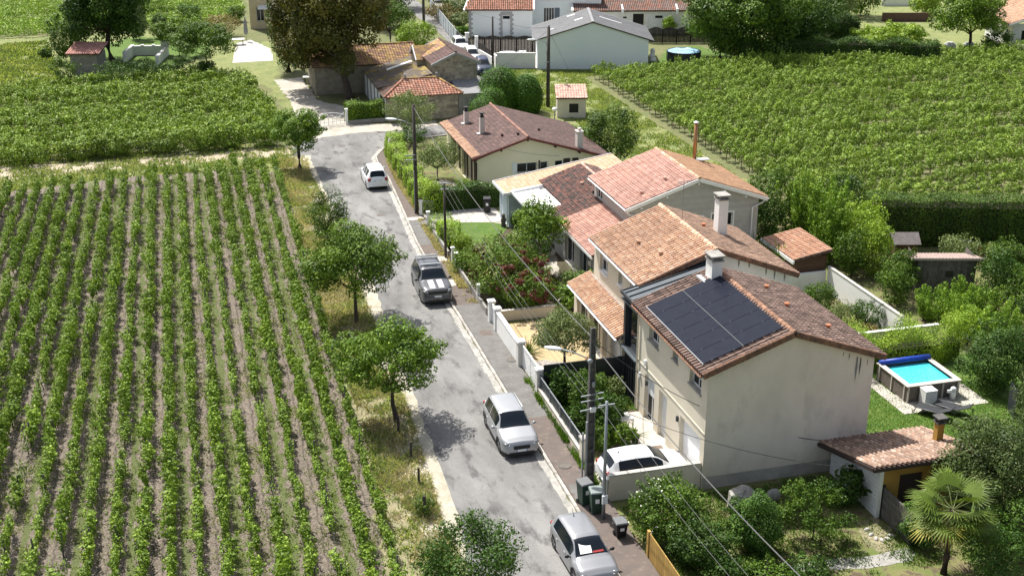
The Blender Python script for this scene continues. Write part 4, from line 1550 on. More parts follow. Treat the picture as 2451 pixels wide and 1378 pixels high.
    for wv in wx:
        for sgn in (1,-1):
            if first is None:
                o = tyre.obj('wheel',M['rubber'],T,smooth=False)
                rim.obj('rim',M['rim'],o)
                spoke.obj('spokes',M['rim'],o)
                hub.obj('brake_disc',M['black'],o)
                first = o
            else:
                o = copy_tree(first,T)
            o.location = (wv,sgn * (hw - .13),wr)
            o.rotation_euler = (0,random.uniform(0,1),0 if sgn > 0 else math.pi)
    # lights, grille, plates, mirrors, handles
    fx = L_ / 2
    zh = S.get('zlamp',.68)
    for sgn in (1,-1):
        mb = MB()
        mb.ball((fx - .22,sgn * (hw - .22),zh + .02),(.24,.17,.07),10,6)
        hl = mb.obj('headlight',mat('headlamp_glass',(.10,.11,.12),.08,spec=.9),T,smooth=True)
        mb = MB()
        mb.box(fx - .1,fx - .012,sgn * (hw - .34),sgn * (hw - .16),zh - .02,zh + .015)
        mb.obj('daytime_light',M['white_plastic'],hl)
        mb = MB()
        zl = S.get('ztail',.88)
        mb.ball((-fx + .14,sgn * (hw - .24),zl),(.14,.15,S.get('htail',.12)),10,6)
        mb.obj('tail_light',mat('tail_lamp_red',(.28,.012,.012),.15,spec=.8),T,smooth=True)
        mb = MB()
        mx_ = fw1 - .10
        mb.ball((mx_ - .22,sgn * (hw + .09),lerp_pts(belt,mx_) + .06),(.07,.11,.075),8,6)
        mb.beam((mx_ - .2,sgn * (hw - .10),lerp_pts(belt,mx_) + .02),(mx_ - .2,sgn * (hw + .05),lerp_pts(belt,mx_) + .05),.04,.04)
        mb.obj('wing_mirror',S.get('mirror',paint),T,smooth=True)
        for hx in S.get('handles',(.18,-.78)):
            mb = MB()
            mb.box(hx - .09,hx + .09,sgn * (hw - .01),sgn * (hw + .025),S.get('zhandle',.83),S.get('zhandle',.83) + .03)
            mb.obj('door_handle',paint,T)
    mb = MB()
    gz0,gz1,gw = S.get('grille',(.48,.64,.62))
    mb.box(fx - .10,fx + .008,-gw * .5 * 1.0,gw * .5,gz0,gz1)
    mb.obj('grille',M['black'],T)
    mb = MB()
    mb.box(fx - .10,fx + .004,-hw * .66,hw * .66,.22,.38)
    mb.obj('lower_intake',M['black'],T)
    for sx,z in ((1,S.get('zplate',.44)),(-1,S.get('zrplate',.78))):
        mb = MB()
        mb.box(sx * (fx + .010),sx * (fx + .022),-.26,.26,z - .055,z + .055)
        p = mb.obj('number_plate',M['white_plastic'],T)
        mb = MB()
        mb.box(sx * (fx + .023),sx * (fx + .025),-.26,-.22,z - .053,z + .053)
        mb.box(sx * (fx + .023),sx * (fx + .025),.22,.26,z - .053,z + .053)
        mb.obj('blue_band',mat('plate_blue',(.02,.06,.35),.5),p)
    for e in S.get('extra',()):
        e(T,S)
    return T

def roof_rails(T,S):
    for sgn in (1,-1):
        mb = MB()
        y = sgn * (S['W'] / 2 - .33)
        z = S['H']
        mb.tube([(S['roofx'][0],y,z - .05),(S['roofx'][0] + .12,y,z + .02),(S['roofx'][1] - .12,y,z + .02),(S['roofx'][1],y,z - .04)],.018,6)
        mb.obj('roof_rail',S.get('railm',M['alu']),T,smooth=True)

def crossbars(T,S):
    for x in (S['roofx'][0] + .12,S['roofx'][0] + .55,S['roofx'][1] - .35):
        mb = MB()
        mb.box(x - .06,x + .06,-S['W'] / 2 + .28,S['W'] / 2 - .28,S['H'] + .03,S['H'] + .06)
        mb.obj('roof_bar',M['galv'],T)

def sunroof(T,S):
    mb = MB()
    mb.box(S['screen'][0] - .62,S['screen'][0] - .22,-.42,.42,S['H'] + .012,S['H'] + .026)
    mb.obj('sunroof',M['darkglass'],T,bevel=.02)

def hood_stripes(T,S):
    a,b = S['screen'][1] + .10,S['L'] / 2 - .22
    for sgn in (1,-1):
        vs,fs = [],[]
        n = 8
        for i in range(n + 1):
            x = a + (b - a) * i / n
            z = lerp_pts(S['top'],x) + .024
            vs += [(x,sgn * .11,z),(x,sgn * .44,z - .006)]
        for i in range(n):
            q = (2 * i,2 * i + 1,2 * i + 3,2 * i + 2)
            fs.append(q if sgn < 0 else q[::-1])
        mb = MB()
        mb.add(vs,fs)
        mb.obj('bonnet_stripe',M['white_paint'],T)

def antenna(T,S):
    mb = MB()
    x = S['roofx'][0] + .25
    mb.tube([(x,0,S['H'] + .01),(x - .22,0,S['H'] + .26)],[.014,.006],5)
    mb.ball((x,0,S['H'] + .02),(.05,.03,.025),6,4)
    mb.obj('antenna',M['black'],T)

def dashboard_paper(T,S):
    a,b = S['screen']
    mb = MB()
    z0,z1 = lerp_pts(S['top'],b),lerp_pts(S['top'],a)
    pt = lambda t,y,o=.028: (b + (a - b) * t,y,z0 + (z1 - z0) * t + o)
    mb.add([pt(.12,-.48),pt(.12,.02),pt(.72,.06),pt(.70,-.42)],[(3,2,1,0)])
    mb.obj('windscreen_sunshade',M['white_paint'],T)
    mb = MB()
    mb.add([pt(.10,.06),pt(.10,.5),pt(.20,.5),pt(.20,.06)],[(3,2,1,0)])
    mb.obj('red_dashboard',mat('red_dash',(.35,.03,.03),.6),T)

SUV = dict(L=4.45,W=1.84,H=1.62,top=[(-2.225,.80),(-2.15,1.05),(-1.95,1.20),(-1.72,1.52),(-1.45,1.60),(-.6,1.62),(.15,1.60),(.35,1.56),(1.02,1.10),(1.2,1.06),(1.85,.97),(2.12,.86),(2.225,.62)],
           belt=[(-2.225,.76),(-1.8,1.06),(-1.0,1.02),(1.0,.98),(1.8,.88),(2.1,.78),(2.225,.58)],wheels=(-1.36,1.32),wr=.35,glass_x=[-1.5,-.62,.3,1.0,-.66],cabin=(-1.9,1.1),
           side_glass=[(-1.62,-.66),(-.60,.62)],screen=(.33,1.06),rear=(-1.97,-1.70),roofx=(-1.5,.2),extra=(roof_rails,),zlamp=.76,ztail=.95,grille=(.52,.70,.8),zplate=.46,clad=True)
HATCH = dict(L=4.10,W=1.74,H=1.46,top=[(-2.05,.70),(-1.98,.98),(-1.82,1.10),(-1.58,1.36),(-1.3,1.43),(-.55,1.46),(.1,1.44),(.38,1.36),(1.02,1.00),(1.2,.95),(1.75,.84),(1.98,.70),(2.05,.55)],
             belt=[(-2.05,.66),(-1.7,.98),(-.8,.93),(1.0,.86),(1.7,.76),(1.95,.66),(2.05,.50)],wheels=(-1.25,1.25),wr=.31,glass_x=[-1.4,-.55,.3,1.0],cabin=(-1.8,1.1),
             side_glass=[(-1.42,-.50),(-.45,.68)],screen=(.30,1.06),rear=(-1.86,-1.55),roofx=(-1.45,.1),extra=(antenna,),zlamp=.66,ztail=.82,grille=(.46,.56,.6),zplate=.40,zhandle=.76)
JEEP = dict(L=4.82,W=1.94,H=1.76,top=[(-2.41,.85),(-2.36,1.10),(-2.22,1.25),(-1.98,1.66),(-1.7,1.73),(-.7,1.76),(.2,1.74),(.42,1.69),(1.02,1.24),(1.2,1.20),(2.0,1.13),(2.30,1.04),(2.41,.80)],
            belt=[(-2.41,.80),(-2.0,1.17),(-1.0,1.14),(1.0,1.10),(2.1,1.02),(2.3,.92),(2.41,.70)],wheels=(-1.45,1.45),wr=.38,glass_x=[-1.6,-.7,.35,1.0],cabin=(-2.1,1.1),
            side_glass=[(-1.82,-1.12),(-1.05,-.2),(-.14,.64)],screen=(.40,1.06),rear=(-2.24,-1.96),roofx=(-1.9,.2),extra=(roof_rails,crossbars,sunroof,hood_stripes),zlamp=.92,ztail=1.0,
            grille=(.78,.96,1.1),zplate=.62,mirror=None,railm=None)
JEEP['mirror'] = M['black']
JEEP['railm'] = M['black']
MPV = dict(L=4.28,W=1.75,H=1.64,top=[(-2.14,.72),(-2.10,1.0),(-2.0,1.12),(-1.76,1.50),(-1.45,1.61),(-.5,1.64),(.2,1.60),(.45,1.52),(1.25,1.05),(1.4,1.0),(1.9,.86),(2.08,.72),(2.14,.55)],
           belt=[(-2.14,.68),(-1.9,1.05),(-.9,1.0),(1.2,.92),(1.8,.78),(2.05,.66),(2.14,.5)],wheels=(-1.36,1.36),wr=.31,glass_x=[-1.5,-.7,.2,1.0],cabin=(-2.0,1.2),
           side_glass=[(-1.62,-.80),(-.74,.1),(.16,.85)],screen=(.45,1.25),rear=(-2.04,-1.72),roofx=(-1.6,.3),extra=(),zlamp=.66,ztail=.86,htail=.2,zrplate=.80,tumble=.22)
PAINT = {
    'silver': mat('silver_paint',(.36,.37,.385),.32,metal=.4,coat=.6,obj=True),
    'grey': mat('grey_metal_paint',(.27,.275,.29),.3,metal=.35,coat=.6,obj=True),
    'anthracite': mat('anthracite_paint',(.085,.087,.095),.3,metal=.3,coat=.7,obj=True),
    'white': mat('white_car_paint',(.78,.79,.80),.3,coat=.6,obj=True),
    'blue': mat('blue_car_paint',(.004,.014,.055),.35,coat=.2,obj=True),
}

# poles, lamps, wires
def cable(label,a,b,sag=.5,r=.012,m=None,group=None,n=14):
    a,b = Vector(a),Vector(b)
    pts = []
    for i in range(n + 1):
        t = i / n
        p = a + (b - a) * t
        p.z -= sag * 4 * t * (1 - t)
        pts.append(tuple(p - a))
    mb = MB()
    mb.tube(pts,r,5)
    o = mb.obj('overhead_cable',m or M['wire'])
    o.location = a
    return tag(o,label,'cable',group)

def lamp_arm(T,z,reach,az,up=.25,head=.75):
    """street lamp arm and head fixed to a pole thing"""
    d = Vector((math.cos(az),math.sin(az),0))
    mb = MB()
    mb.tube([tuple(d * .08 + Vector((0,0,z - .55))),tuple(d * .25 + Vector((0,0,z - .2))),tuple(d * reach * .6 + Vector((0,0,z))),tuple(d * reach + Vector((0,0,z + up * .3)))],.028,6)
    a = mb.obj('lamp_arm',M['galv'],T,smooth=True)
    mb = MB()
    mb.ball((0,0,0),(head / 2,.15,.085),12,8)
    h = mb.obj('lamp_head',mat('lamp_housing',(.66,.70,.72),.3),T,smooth=True)
    h.location = d * (reach + head * .35) + Vector((0,0,z + up * .3))
    h.rotation_euler = (0,0,az)
    mb = MB()
    mb.ball((head * .08,0,-.045),(head * .3,.11,.055),10,6)
    mb.obj('lamp_lens',mat('lamp_lens_glass',(.5,.52,.52),.2),h,smooth=True)
    return a

# house with the solar panels
HX,HY = 21.24,45.07
A = thing('solar_house','two-storey cream house with dark solar panels on its roof and a blank grey gable','house',(HX,HY,0))
ao = (HX,HY,0)
opA = [(50.79 - HY,52.05 - HY,4.42,5.42),(48.42 - HY,49.04 - HY,4.72,5.42),(45.75 - HY,47.05 - HY,4.42,5.42),(51.05 - HY,52.35 - HY,.02,2.45),(49.45 - HY,50.45 - HY,.02,2.45),(45.5 - HY,47.82 - HY,.02,2.36)]
mb = MB(ao)
gable_walls(mb,ao,21.24,29.3,45.07,53.5,5.78,5.55,25.1,7.14,open_left=opA,depth=.26)
mb.obj('wall',[M['cream']],A)
# the gable has its own mottled coat, paler than the walls: a thin skin over it
mb = MB(ao)
mb.add([(21.245,45.062,.62),(29.3,45.062,.62),(29.3,45.062,5.5),(25.1,45.062,7.1),(21.245,45.062,5.72)],[(0,1,2,3,4)])
mb.obj('gable_render',M['greige'],A)
mb = MB(ao)
mb.add([(21.245,45.058,0),(29.3,45.058,0),(29.3,45.058,.60),(21.245,45.058,.60)],[(0,1,2,3)])
mb.obj('plinth',mat('plinth_render',(.50,.46,.41),.95,(.36,.33,.29),1.5),A)
Pw,Uw,Nw = (21.24,45.07),(0,1),(-1,0)
for o,sh in ((opA[0],.5),(opA[1],0),(opA[2],.5)):
    window(A,Pw,Uw,Nw,o[0],o[1],o[2],o[3],ao,depth=.24,shutter=sh,mull=1 if o[1] - o[0] > .9 else 0,sill=M['concrete'])
window(A,Pw,Uw,Nw,opA[3][0],opA[3][1],.03,2.45,ao,depth=.24,shutter=.42,mull=1,name='patio_door')
window(A,Pw,Uw,Nw,opA[4][0],opA[4][1],.03,2.45,ao,depth=.24,mull=0,name='front_door',glass=M['white_plastic'])
mb = MB(ao)
for i in range(5):
    slabbox(mb,Pw,Uw,Nw,opA[5][0] + .004,opA[5][1] - .004,.03 + i * .466,.03 + (i + 1) * .466 - .012,-.24,-.2)
mb.obj('garage_door',M['white_plastic'],A)
mb = MB(ao)
slabbox(mb,Pw,Uw,Nw,0,8.43,2.72,2.80,.002,.03)
mb.obj('string_course',M['cream'],A)
for u in (2.98,6.9,7.9):
    mb = MB(ao)
    slabbox(mb,Pw,Uw,Nw,u - .06,u + .06,1.95,2.2,.002,.10)
    mb.obj('wall_lamp',M['anthracite'] if u < 7.5 else M['white_plastic'],A)
mb = MB(ao)
slabbox(mb,Pw,Uw,Nw,7.1,7.25,2.9,3.2,.002,.12)
mb.obj('alarm_box',M['white_plastic'],A)
pipe(A,ao,[(21.16,53.3,5.7),(21.16,53.3,.1)],.05,M['cream'])
roofA = roof_pair(A,ao,20.86,29.72,44.84,53.55,5.76,5.60,25.1,7.25,.10)
zs = lambda x: 5.76 + (x - 20.86) * (7.25 - 5.76) / (25.1 - 20.86)
Wf = math.hypot(25.1 - 20.86,7.25 - 5.76)
Wr = math.hypot(29.72 - 25.1,7.25 - 5.60)
lo = lambda p: (p[0] - ao[0],p[1] - ao[1],p[2])
lay_tiles(roofA,lo((20.86,44.90,5.76)),(0,1,0),(25.1 - 20.86,0,7.25 - 5.76),8.6,Wf - .12,'canal',M['tile_brown'],n_ind=170,seed=11,
          skip=lambda u,v: .7 < u < 7.2 and .4 < v < Wf - .55)
lay_tiles(roofA,lo((29.72,44.90,5.60)),(0,1,0),(25.1 - 29.72,0,7.25 - 5.60),8.6,Wr - .12,'canal',M['tile_brown'],n_ind=130,seed=12)
ridge_tiles(roofA,lo((25.1,44.86,7.27)),lo((25.1,53.5,7.27)),M['tile_verge'],.14)

def verge(T,off,p,q,m,h=.2,step=.33,out=-.03,n0=0):
    """half-round edge tiles down a gable verge, each a part"""
    p,q = Vector(p),Vector(q)
    n = int((q - p).length / step)
    d = (q - p) / n
    me = None
    for i in range(n):
        if me is None:
            mb = MB()
            L2 = d.length * 1.08
            vs = []
            for u in (0,L2):
                s = 1.0 if u == 0 else .86
                for k in range(6):
                    a = math.pi * (k / 5)
                    vs.append((u,-math.cos(a) * .10 * s,math.sin(a) * .085 * s))
                vs.append((u,-.105 * s,-h))
            fs = [(k,k + 1,k + 8,k + 7) for k in range(5)] + [(6,0,7,13),(0,1,2,3,4,5)]
            mb.add(vs,fs)
            o = mb.obj('verge_tile',m,T)
            me = o
        else:
            o = me.copy()
            col.objects.link(o)
            o.parent = T
        P = p + d * i - Vector(off)
        xx = d.normalized()
        yy = Vector((0,1,0))
        zz = xx.cross(yy)
        if zz.z < 0:
            xx2 = xx
            yy2 = -yy
            zz = xx2.cross(yy2)
            Mx = Matrix((xx,yy,-xx.cross(yy) * -1)).transposed()
            zz = Vector((-xx.z,0,xx.x)) if xx.x > 0 else Vector((xx.z,0,-xx.x))
            Mx = Matrix((xx,yy,zz)).transposed()
        else:
            Mx = Matrix((xx,yy,zz)).transposed()
        o.matrix_local = Matrix.Translation(P) @ Mx.to_4x4() @ Matrix.Rotation(random.gauss(0,.012),4,'X')

verge(roofA,ao,(20.84,44.87,5.80),(25.02,44.87,7.29),M['tile_verge'])
verge(roofA,ao,(29.74,44.87,5.66),(25.18,44.87,7.29),M['tile_verge'])
gutter(A,ao,20.86,44.9,53.5,5.72,m=M['tile_verge'])
chimney(A,ao,24.65,52.45,6.8,8.05,.55,.75,M['white'],capm=M['concrete'])
mb = MB(ao)
mb.box(24.0,24.36,52.1,53.1,zs(24.1) + .06,zs(24.3) + .10)
mb.obj('chimney_flashing',M['alu'],A)
for x,y in ((27.0,51.4),(26.8,48.9),(27.9,46.9)):
    vent(A,ao,x,y,7.25 - (x - 25.1) * (7.25 - 5.6) / 4.62 + .08)
# stains running down from the verge
stain = mat('rain_stain',(.12,.115,.11),.95)
stain2 = mat('pale_rain_stain',(.25,.235,.22),.95)
for x,zt,h,w,m in ((28.6,5.62,.95,.09,stain),(28.42,5.68,1.3,.13,stain2),(28.0,5.9,.35,.05,stain),(27.7,6.0,.25,.05,stain2),(28.95,5.5,.35,.05,stain2)):
    mb = MB(ao)
    mb.add([(x - w * .3,45.056,zt),(x + w * .3,45.056,zt - .02),(x + w * .5,45.056,zt - h * .4),(x,45.056,zt - h),(x - w * .5,45.056,zt - h * .5)],[(0,4,3,2,1)])
    mb.obj('stain',m,A)
# solar array: two columns of six landscape panels
arr = bpy.data.objects.new('solar_array',None)
col.objects.link(arr)
arr.parent = A
ux = Vector((25.1 - 20.86,0,7.25 - 5.76)).normalized()
nx = Vector((-ux.z,0,ux.x))
y0a,y1a = 45.46,52.28
v0,v1 = .36,Wf - .24
arr.location = Vector((20.86 - HX,y0a - HY,5.76)) + nx * .17
pw = (v1 - v0 - .06) / 2
ph_ = (y1a - y0a) / 6
pm = None
for c in range(2):
    for r_ in range(6):
        va = v0 + c * (pw + .06)
        if pm is None:
            mb = MB()
            vs = []
            for z in (-.035,0):
                for (a,b) in ((0,.012),(pw,.012),(pw,ph_ - .012),(0,ph_ - .012)):
                    vs.append(tuple(ux * a + Vector((0,b,0)) + nx * z))
            mb.add(vs,[(3,2,1,0),(4,5,6,7),(0,1,5,4),(1,2,6,5),(2,3,7,6),(3,0,4,7)])
            pm = mb.obj('solar_panel',M['panel'],arr)
            o = pm
        else:
            o = copy_tree(pm,arr)
        o.location = ux * va + Vector((0,r_ * ph_,0))
mb = MB()
a0 = ux * (v0 + pw + .018)
a1 = ux * (v0 + pw + .042)
mb.add([tuple(a0 + nx * .004),tuple(a1 + nx * .004),tuple(a1 + Vector((0,y1a - y0a,0)) + nx * .004),tuple(a0 + Vector((0,y1a - y0a,0)) + nx * .004)],[(0,1,2,3)])
mb.obj('mounting_rail',M['zinc'],arr)
mb = MB()
mb.slab([tuple(ux * (v0 - .01) - nx * .05),tuple(ux * (v1 + .01) - nx * .05),tuple(ux * (v1 + .01) + Vector((0,y1a - y0a,0)) - nx * .05),tuple(ux * (v0 - .01) + Vector((0,y1a - y0a,0)) - nx * .05)],.03)
mb.obj('gap_shade_sheet',M['black'],arr)  # added black plate, stands in for shade in the gaps between panels
mb = MB()
a0 = ux * (v0 - .02)
mb.beam(a0 - nx * .02,a0 + Vector((0,y1a - y0a,0)) - nx * .02,.03,.05)
mb.obj('mounting_rail',M['alu'],arr)
for r_ in range(7):
    for fr in (.22,.78):
        for c in range(2):
            p = ux * (v0 + c * (pw + .06) + pw * fr) + Vector((0,r_ * ph_,0)) + nx * .006
            mb = MB()
            mb.beam(p - ux * .03,p + ux * .03,.03,.012,up=tuple(nx))
            if r_ < 6:
                mb.obj('panel_clamp',M['anthracite'],arr)

# dark stair block between the two houses
S_ = thing('stair_block','black metal-clad stair block with a seamed grey roof between the two tiled houses','house extension',(21.3,53.6,0))
so = (21.3,53.6,0)
mb = MB(so)
mb.wall((21.30,53.52),(0,1),2.2,0,5.35,[(.25,1.95,2.6,5.1),(.35,1.85,.02,2.3)],.25,(-1,0))
mb.wall((21.30,55.72),(1,0),4.3,0,5.5,(),.1,(0,1))
mb.obj('wall',M['anthracite'],S_)
window(S_,(21.3,53.52),(0,1),(-1,0),.25,1.95,2.6,5.1,so,depth=.2,frame=M['anthracite'],mull=0,name='stair_window')
window(S_,(21.3,53.52),(0,1),(-1,0),.35,1.85,.03,2.3,so,depth=.2,frame=M['anthracite'],mull=1,name='entrance_door',glass=M['anthracite'])
for y in (53.9,54.25,54.6,54.95,55.3):
    mb = MB(so)
    mb.box(21.25,21.32,y - .02,y + .02,.1,2.55)
    mb.obj('cladding_seam',M['anthracite'],S_)
for z,a,b in ((2.5,53.5,55.7),(5.15,53.5,55.7)):
    mb = MB(so)
    mb.box(21.12,21.32,a,b,z,z + .07)
    mb.obj('ledge',M['zinc'],S_)
mb = MB(so)
mb.slab([(21.15,53.58,5.55),(25.9,53.58,6.75),(25.9,55.74,6.75),(21.15,55.74,5.55)],.12)
rS = mb.obj('roof',M['zinc'],S_)
for y in (53.66,54.2,54.75,55.3,55.66):
    mb = MB(so)
    mb.beam((21.15,y,5.58),(25.9,y,6.78),.035,.07)
    mb.obj('standing_seam',M['anthracite'],rS)
mb = MB(so)
mb.beam((21.12,53.58,5.52),(21.12,55.74,5.52),.1,.16)
mb.beam((25.92,53.58,6.80),(25.92,55.74,6.80),.14,.14)
mb.obj('roof_edge',M['anthracite'],rS)

# house with the orange roof
B = thing('orange_roof_house','two-storey cream house with a bright orange canal-tile roof and a tiled porch','house',(22.3,55.8,0))
bo = (22.3,55.8,0)
opB = [(61.1 - 55.8,62.35 - 55.8,4.2,5.25),(58.75 - 55.8,59.35 - 55.8,4.45,5.28),(56.3 - 55.8,57.6 - 55.8,4.2,5.25)]
mb = MB(bo)
gable_walls(mb,bo,22.3,30.6,55.8,63.35,5.72,5.45,26.2,7.15,open_left=opB,depth=.24)
mb.obj('wall',M['cream'],B)
mb = MB(bo)
mb.add([(22.3,55.792,0),(30.6,55.792,0),(30.6,55.792,5.42),(26.2,55.792,7.12),(22.3,55.792,5.68)],[(0,1,2,3,4)])
mb.obj('gable_render',M['white'],B)
for o,sh in ((opB[0],.35),(opB[1],0),(opB[2],.8)):
    window(B,(22.3,55.8),(0,1),(-1,0),*o,bo,depth=.22,shutter=sh,mull=1 if o[1] - o[0] > .9 else 0,sill=M['white'])
roofB = roof_pair(B,bo,21.98,30.98,55.52,63.45,5.72,5.46,26.2,7.28,.1)
lb = lambda p: (p[0] - bo[0],p[1] - bo[1],p[2])
Wb = math.hypot(26.2 - 21.98,7.28 - 5.72)
Wc = math.hypot(30.98 - 26.2,7.28 - 5.46)
lay_tiles(roofB,lb((21.98,55.56,5.72)),(0,1,0),(26.2 - 21.98,0,7.28 - 5.72),7.85,Wb - .1,'canal',M['tile_orange'],n_ind=200,seed=13)
lay_tiles(roofB,lb((30.98,55.56,5.46)),(0,1,0),(26.2 - 30.98,0,7.28 - 5.46),7.85,Wc - .1,'canal',M['tile_orange_old'],n_ind=90,seed=14)
ridge_tiles(roofB,lb((26.2,55.5,7.31)),lb((26.2,63.4,7.31)),M['tile_orange'],.15)
verge(roofB,bo,(21.98,55.55,5.77),(26.12,55.55,7.33),M['tile_verge'])
verge(roofB,bo,(31.0,55.55,5.52),(26.28,55.55,7.33),M['tile_verge'])
gutter(B,bo,21.98,55.55,63.4,5.70,m=M['white_plastic'])
mb = MB(bo)
mb.box(22.0,22.3,55.6,63.4,5.52,5.58)
mb.obj('soffit',M['white_plastic'],B)
chimney(B,bo,28.5,60.2,6.2,8.45,.55,.62,M['white'],capm=M['concrete'])
for x,y in ((23.6,59.9),(23.95,57.6)):
    vent(B,bo,x,y,5.72 + (x - 21.98) * .37 + .08,M['tile_orange'])
vent(B,bo,27.6,60.4,6.85)
for x,h in ((29.2,.5),(29.7,.6),(28.2,.35),(30.3,.55),(27.6,.5)):
    zt = 7.28 - (x - 26.2) * .38 - .15
    mb = MB(bo)
    mb.add([(x - .04,55.786,zt),(x + .04,55.786,zt - .02),(x + .05,55.786,zt - h * .5),(x,55.786,zt - h),(x - .05,55.786,zt - h * .5)],[(0,4,3,2,1)])
    mb.obj('stain',stain2,B)
# TV aerial on the ridge
ta = thing('roof_aerial','thin television aerial mast standing on the orange ridge','aerial',(26.25,60.3,7.3))
mb = MB()
mb.tube([(0,0,-.05),(0,0,2.3)],.018,6)
mb.obj('mast',M['galv'],ta)
mb = MB()
mb.beam((-.35,0,2.25),(.35,.05,2.3),.02,.02)
for i in range(7):
    mb.beam((-.33 + i * .11,-.16,2.26),(-.33 + i * .11,.2,2.28),.01,.01)
mb.obj('antenna',M['galv'],ta)
# the porch along the street front
opP = [(58.0 - 55.8,58.95 - 55.8,.02,2.3),(61.6 - 55.8,63.4 - 55.8,.9,2.3),(59.3 - 55.8,61.2 - 55.8,.02,2.3),(56.0 - 55.8,57.7 - 55.8,.02,2.2)]
mb = MB(bo)
mb.wall((21.35,55.8),(0,1),8.15,0,2.75,opP,.3,(-1,0))
mb.wall((21.35,63.95),(1,0),1.0,0,2.75,(),.1,(0,1))
mb.wall((21.35,55.8),(1,0),1.0,0,2.75,(),.1,(0,-1))
mb.obj('porch_wall',M['cream'],B)
window(B,(21.35,55.8),(0,1),(-1,0),*opP[1],bo,depth=.27,mull=1,sill=M['cream'])
window(B,(21.35,55.8),(0,1),(-1,0),*opP[0],bo,depth=.27,mull=0,name='door',glass=M['white_plastic'])
window(B,(21.35,55.8),(0,1),(-1,0),*opP[2],bo,depth=.27,mull=1,name='patio_door')
mb = MB(bo)
slabbox(mb,(21.35,55.8),(0,1),(-1,0),opP[3][0],opP[3][1],.02,2.2,-.28,-.24)
mb.obj('garage_door',M['white_plastic'],B)
mb = MB(bo)
mb.slab([(20.98,55.75,2.82),(22.34,55.75,3.42),(22.34,64.1,3.42),(20.98,64.1,2.82)],.09)
rp = mb.obj('porch_roof',M['roofdeck'],B)
lay_tiles(rp,lb((20.98,55.78,2.82)),(0,1,0),(1.36,0,.60),8.3,1.49,'canal',M['tile_orange'],n_ind=90,seed=15)
gutter(B,bo,20.98,55.75,64.05,2.80)
mb = MB(bo)
mb.beam((22.24,55.8,3.46),(22.24,63.6,3.46),.1,.06)
mb.obj('lead_flashing',M['galv'],B)
pipe(B,bo,[(21.0,55.9,2.75),(21.25,55.9,2.5),(21.25,55.9,.05)],.045)

# grey timber-gabled house with ribbed red tiles
C_ = thing('grey_gable_house','wide house with ribbed pink-red tiles and a grey boarded gable with white trim','house',(27.0,70.1,0))
co = (27.0,70.1,0)
mb = MB(co)
opC = [(31.2 - 27.0,31.9 - 27.0,3.2,4.0),(33.45 - 27.0 - .9,34.9 - 27.0 - .9,3.25,4.15)]
gable_walls(mb,co,27.0,35.75,70.1,77.0,4.98,5.0,31.4,6.45,open_front=opC,open_left=[(5.3,6.3,3.85,4.75)],depth=.14)
mb.obj('wall',M['grey_clad'],C_)
planks(C_,'cladding_board',(27.0,70.1),(1,0),(0,-1),8.75,2.4,6.4,M['grey_clad'],co,pitch=.2,
       cut=lambda z: (0,8.75) if z < 4.9 else ((z - 4.9) / 1.5 * 4.3,8.75 - (z - 4.9) / 1.5 * 4.3),skip=opC)
window(C_,(27.0,70.1),(1,0),(0,-1),*opC[0],co,depth=.1,mull=0)
window(C_,(27.0,70.1),(1,0),(0,-1),*opC[1],co,depth=.1,mull=1,bars=True)
window(C_,(27.0,70.1),(0,1),(-1,0),5.3,6.3,3.85,4.75,co,depth=.1,mull=1)
for (a,b,c,d) in opC:
    mb = MB(co)
    for q in ((a - .1,a,c - .1,d + .1),(b,b + .1,c - .1,d + .1),(a,b,d,d + .1),(a,b,c - .1,c)):
        slabbox(mb,(27.0,70.1),(1,0),(0,-1),*q,.004,.05)
    mb.obj('window_surround',M['white_paint'],C_)
roofC = roof_pair(C_,co,26.6,36.2,69.75,77.2,5.0,4.98,31.4,6.62,.1)
lc = lambda p: (p[0] - co[0],p[1] - co[1],p[2])
WcL = math.hypot(4.8,1.62)
lay_tiles(roofC,lc((26.6,69.78,5.0)),(0,1,0),(4.8,0,1.62),7.4,WcL - .05,'canal',M['tile_red'],n_ind=150,seed=16)
lay_tiles(roofC,lc((36.2,69.78,4.98)),(0,1,0),(-4.8,0,1.64),7.4,WcL - .05,'canal',M['tile_tan'],n_ind=60,seed=17)
ridge_tiles(roofC,lc((31.4,69.7,6.66)),lc((31.4,77.2,6.66)),M['tile_orange'],.13)
for a,b in (((26.6,69.72,4.94),(31.4,69.72,6.56)),((36.2,69.72,4.92),(31.4,69.72,6.56))):
    mb = MB(co)
    mb.beam(a,b,.05,.22)
    mb.obj('bargeboard',M['white_paint'],C_)
for x in (27.6,29.3,31.4,33.2,34.7):
    zz = 6.5 - abs(x - 31.4) * .3375 - .16
    mb = MB(co)
    mb.box(x - .06,x + .06,69.75,70.1,zz - .09,zz + .03)
    mb.obj('rafter_end',M['white_paint'],C_)
gutter(C_,co,26.6,69.75,77.2,4.98)
gutter(C_,co,36.33,69.75,77.2,4.96)
pipe(C_,co,[(26.55,69.9,4.9),(26.9,69.95,4.6),(27.3,69.98,4.5),(27.3,69.98,3.6)],.045)
pipe(C_,co,[(36.25,69.9,4.9),(35.9,70.0,4.6),(35.3,69.95,4.4),(35.3,69.95,.2)],.05)
mb = MB(co)
mb.box(35.70,35.82,70.6,71.5,.1,3.4)
mb.obj('red_door',M['red_fascia'],C_)
for x,y in ((28.0,70.9),(29.8,71.5)):
    vent(C_,co,x,y,5.0 + (x - 26.6) * .3375 + .1,M['tile_red'])
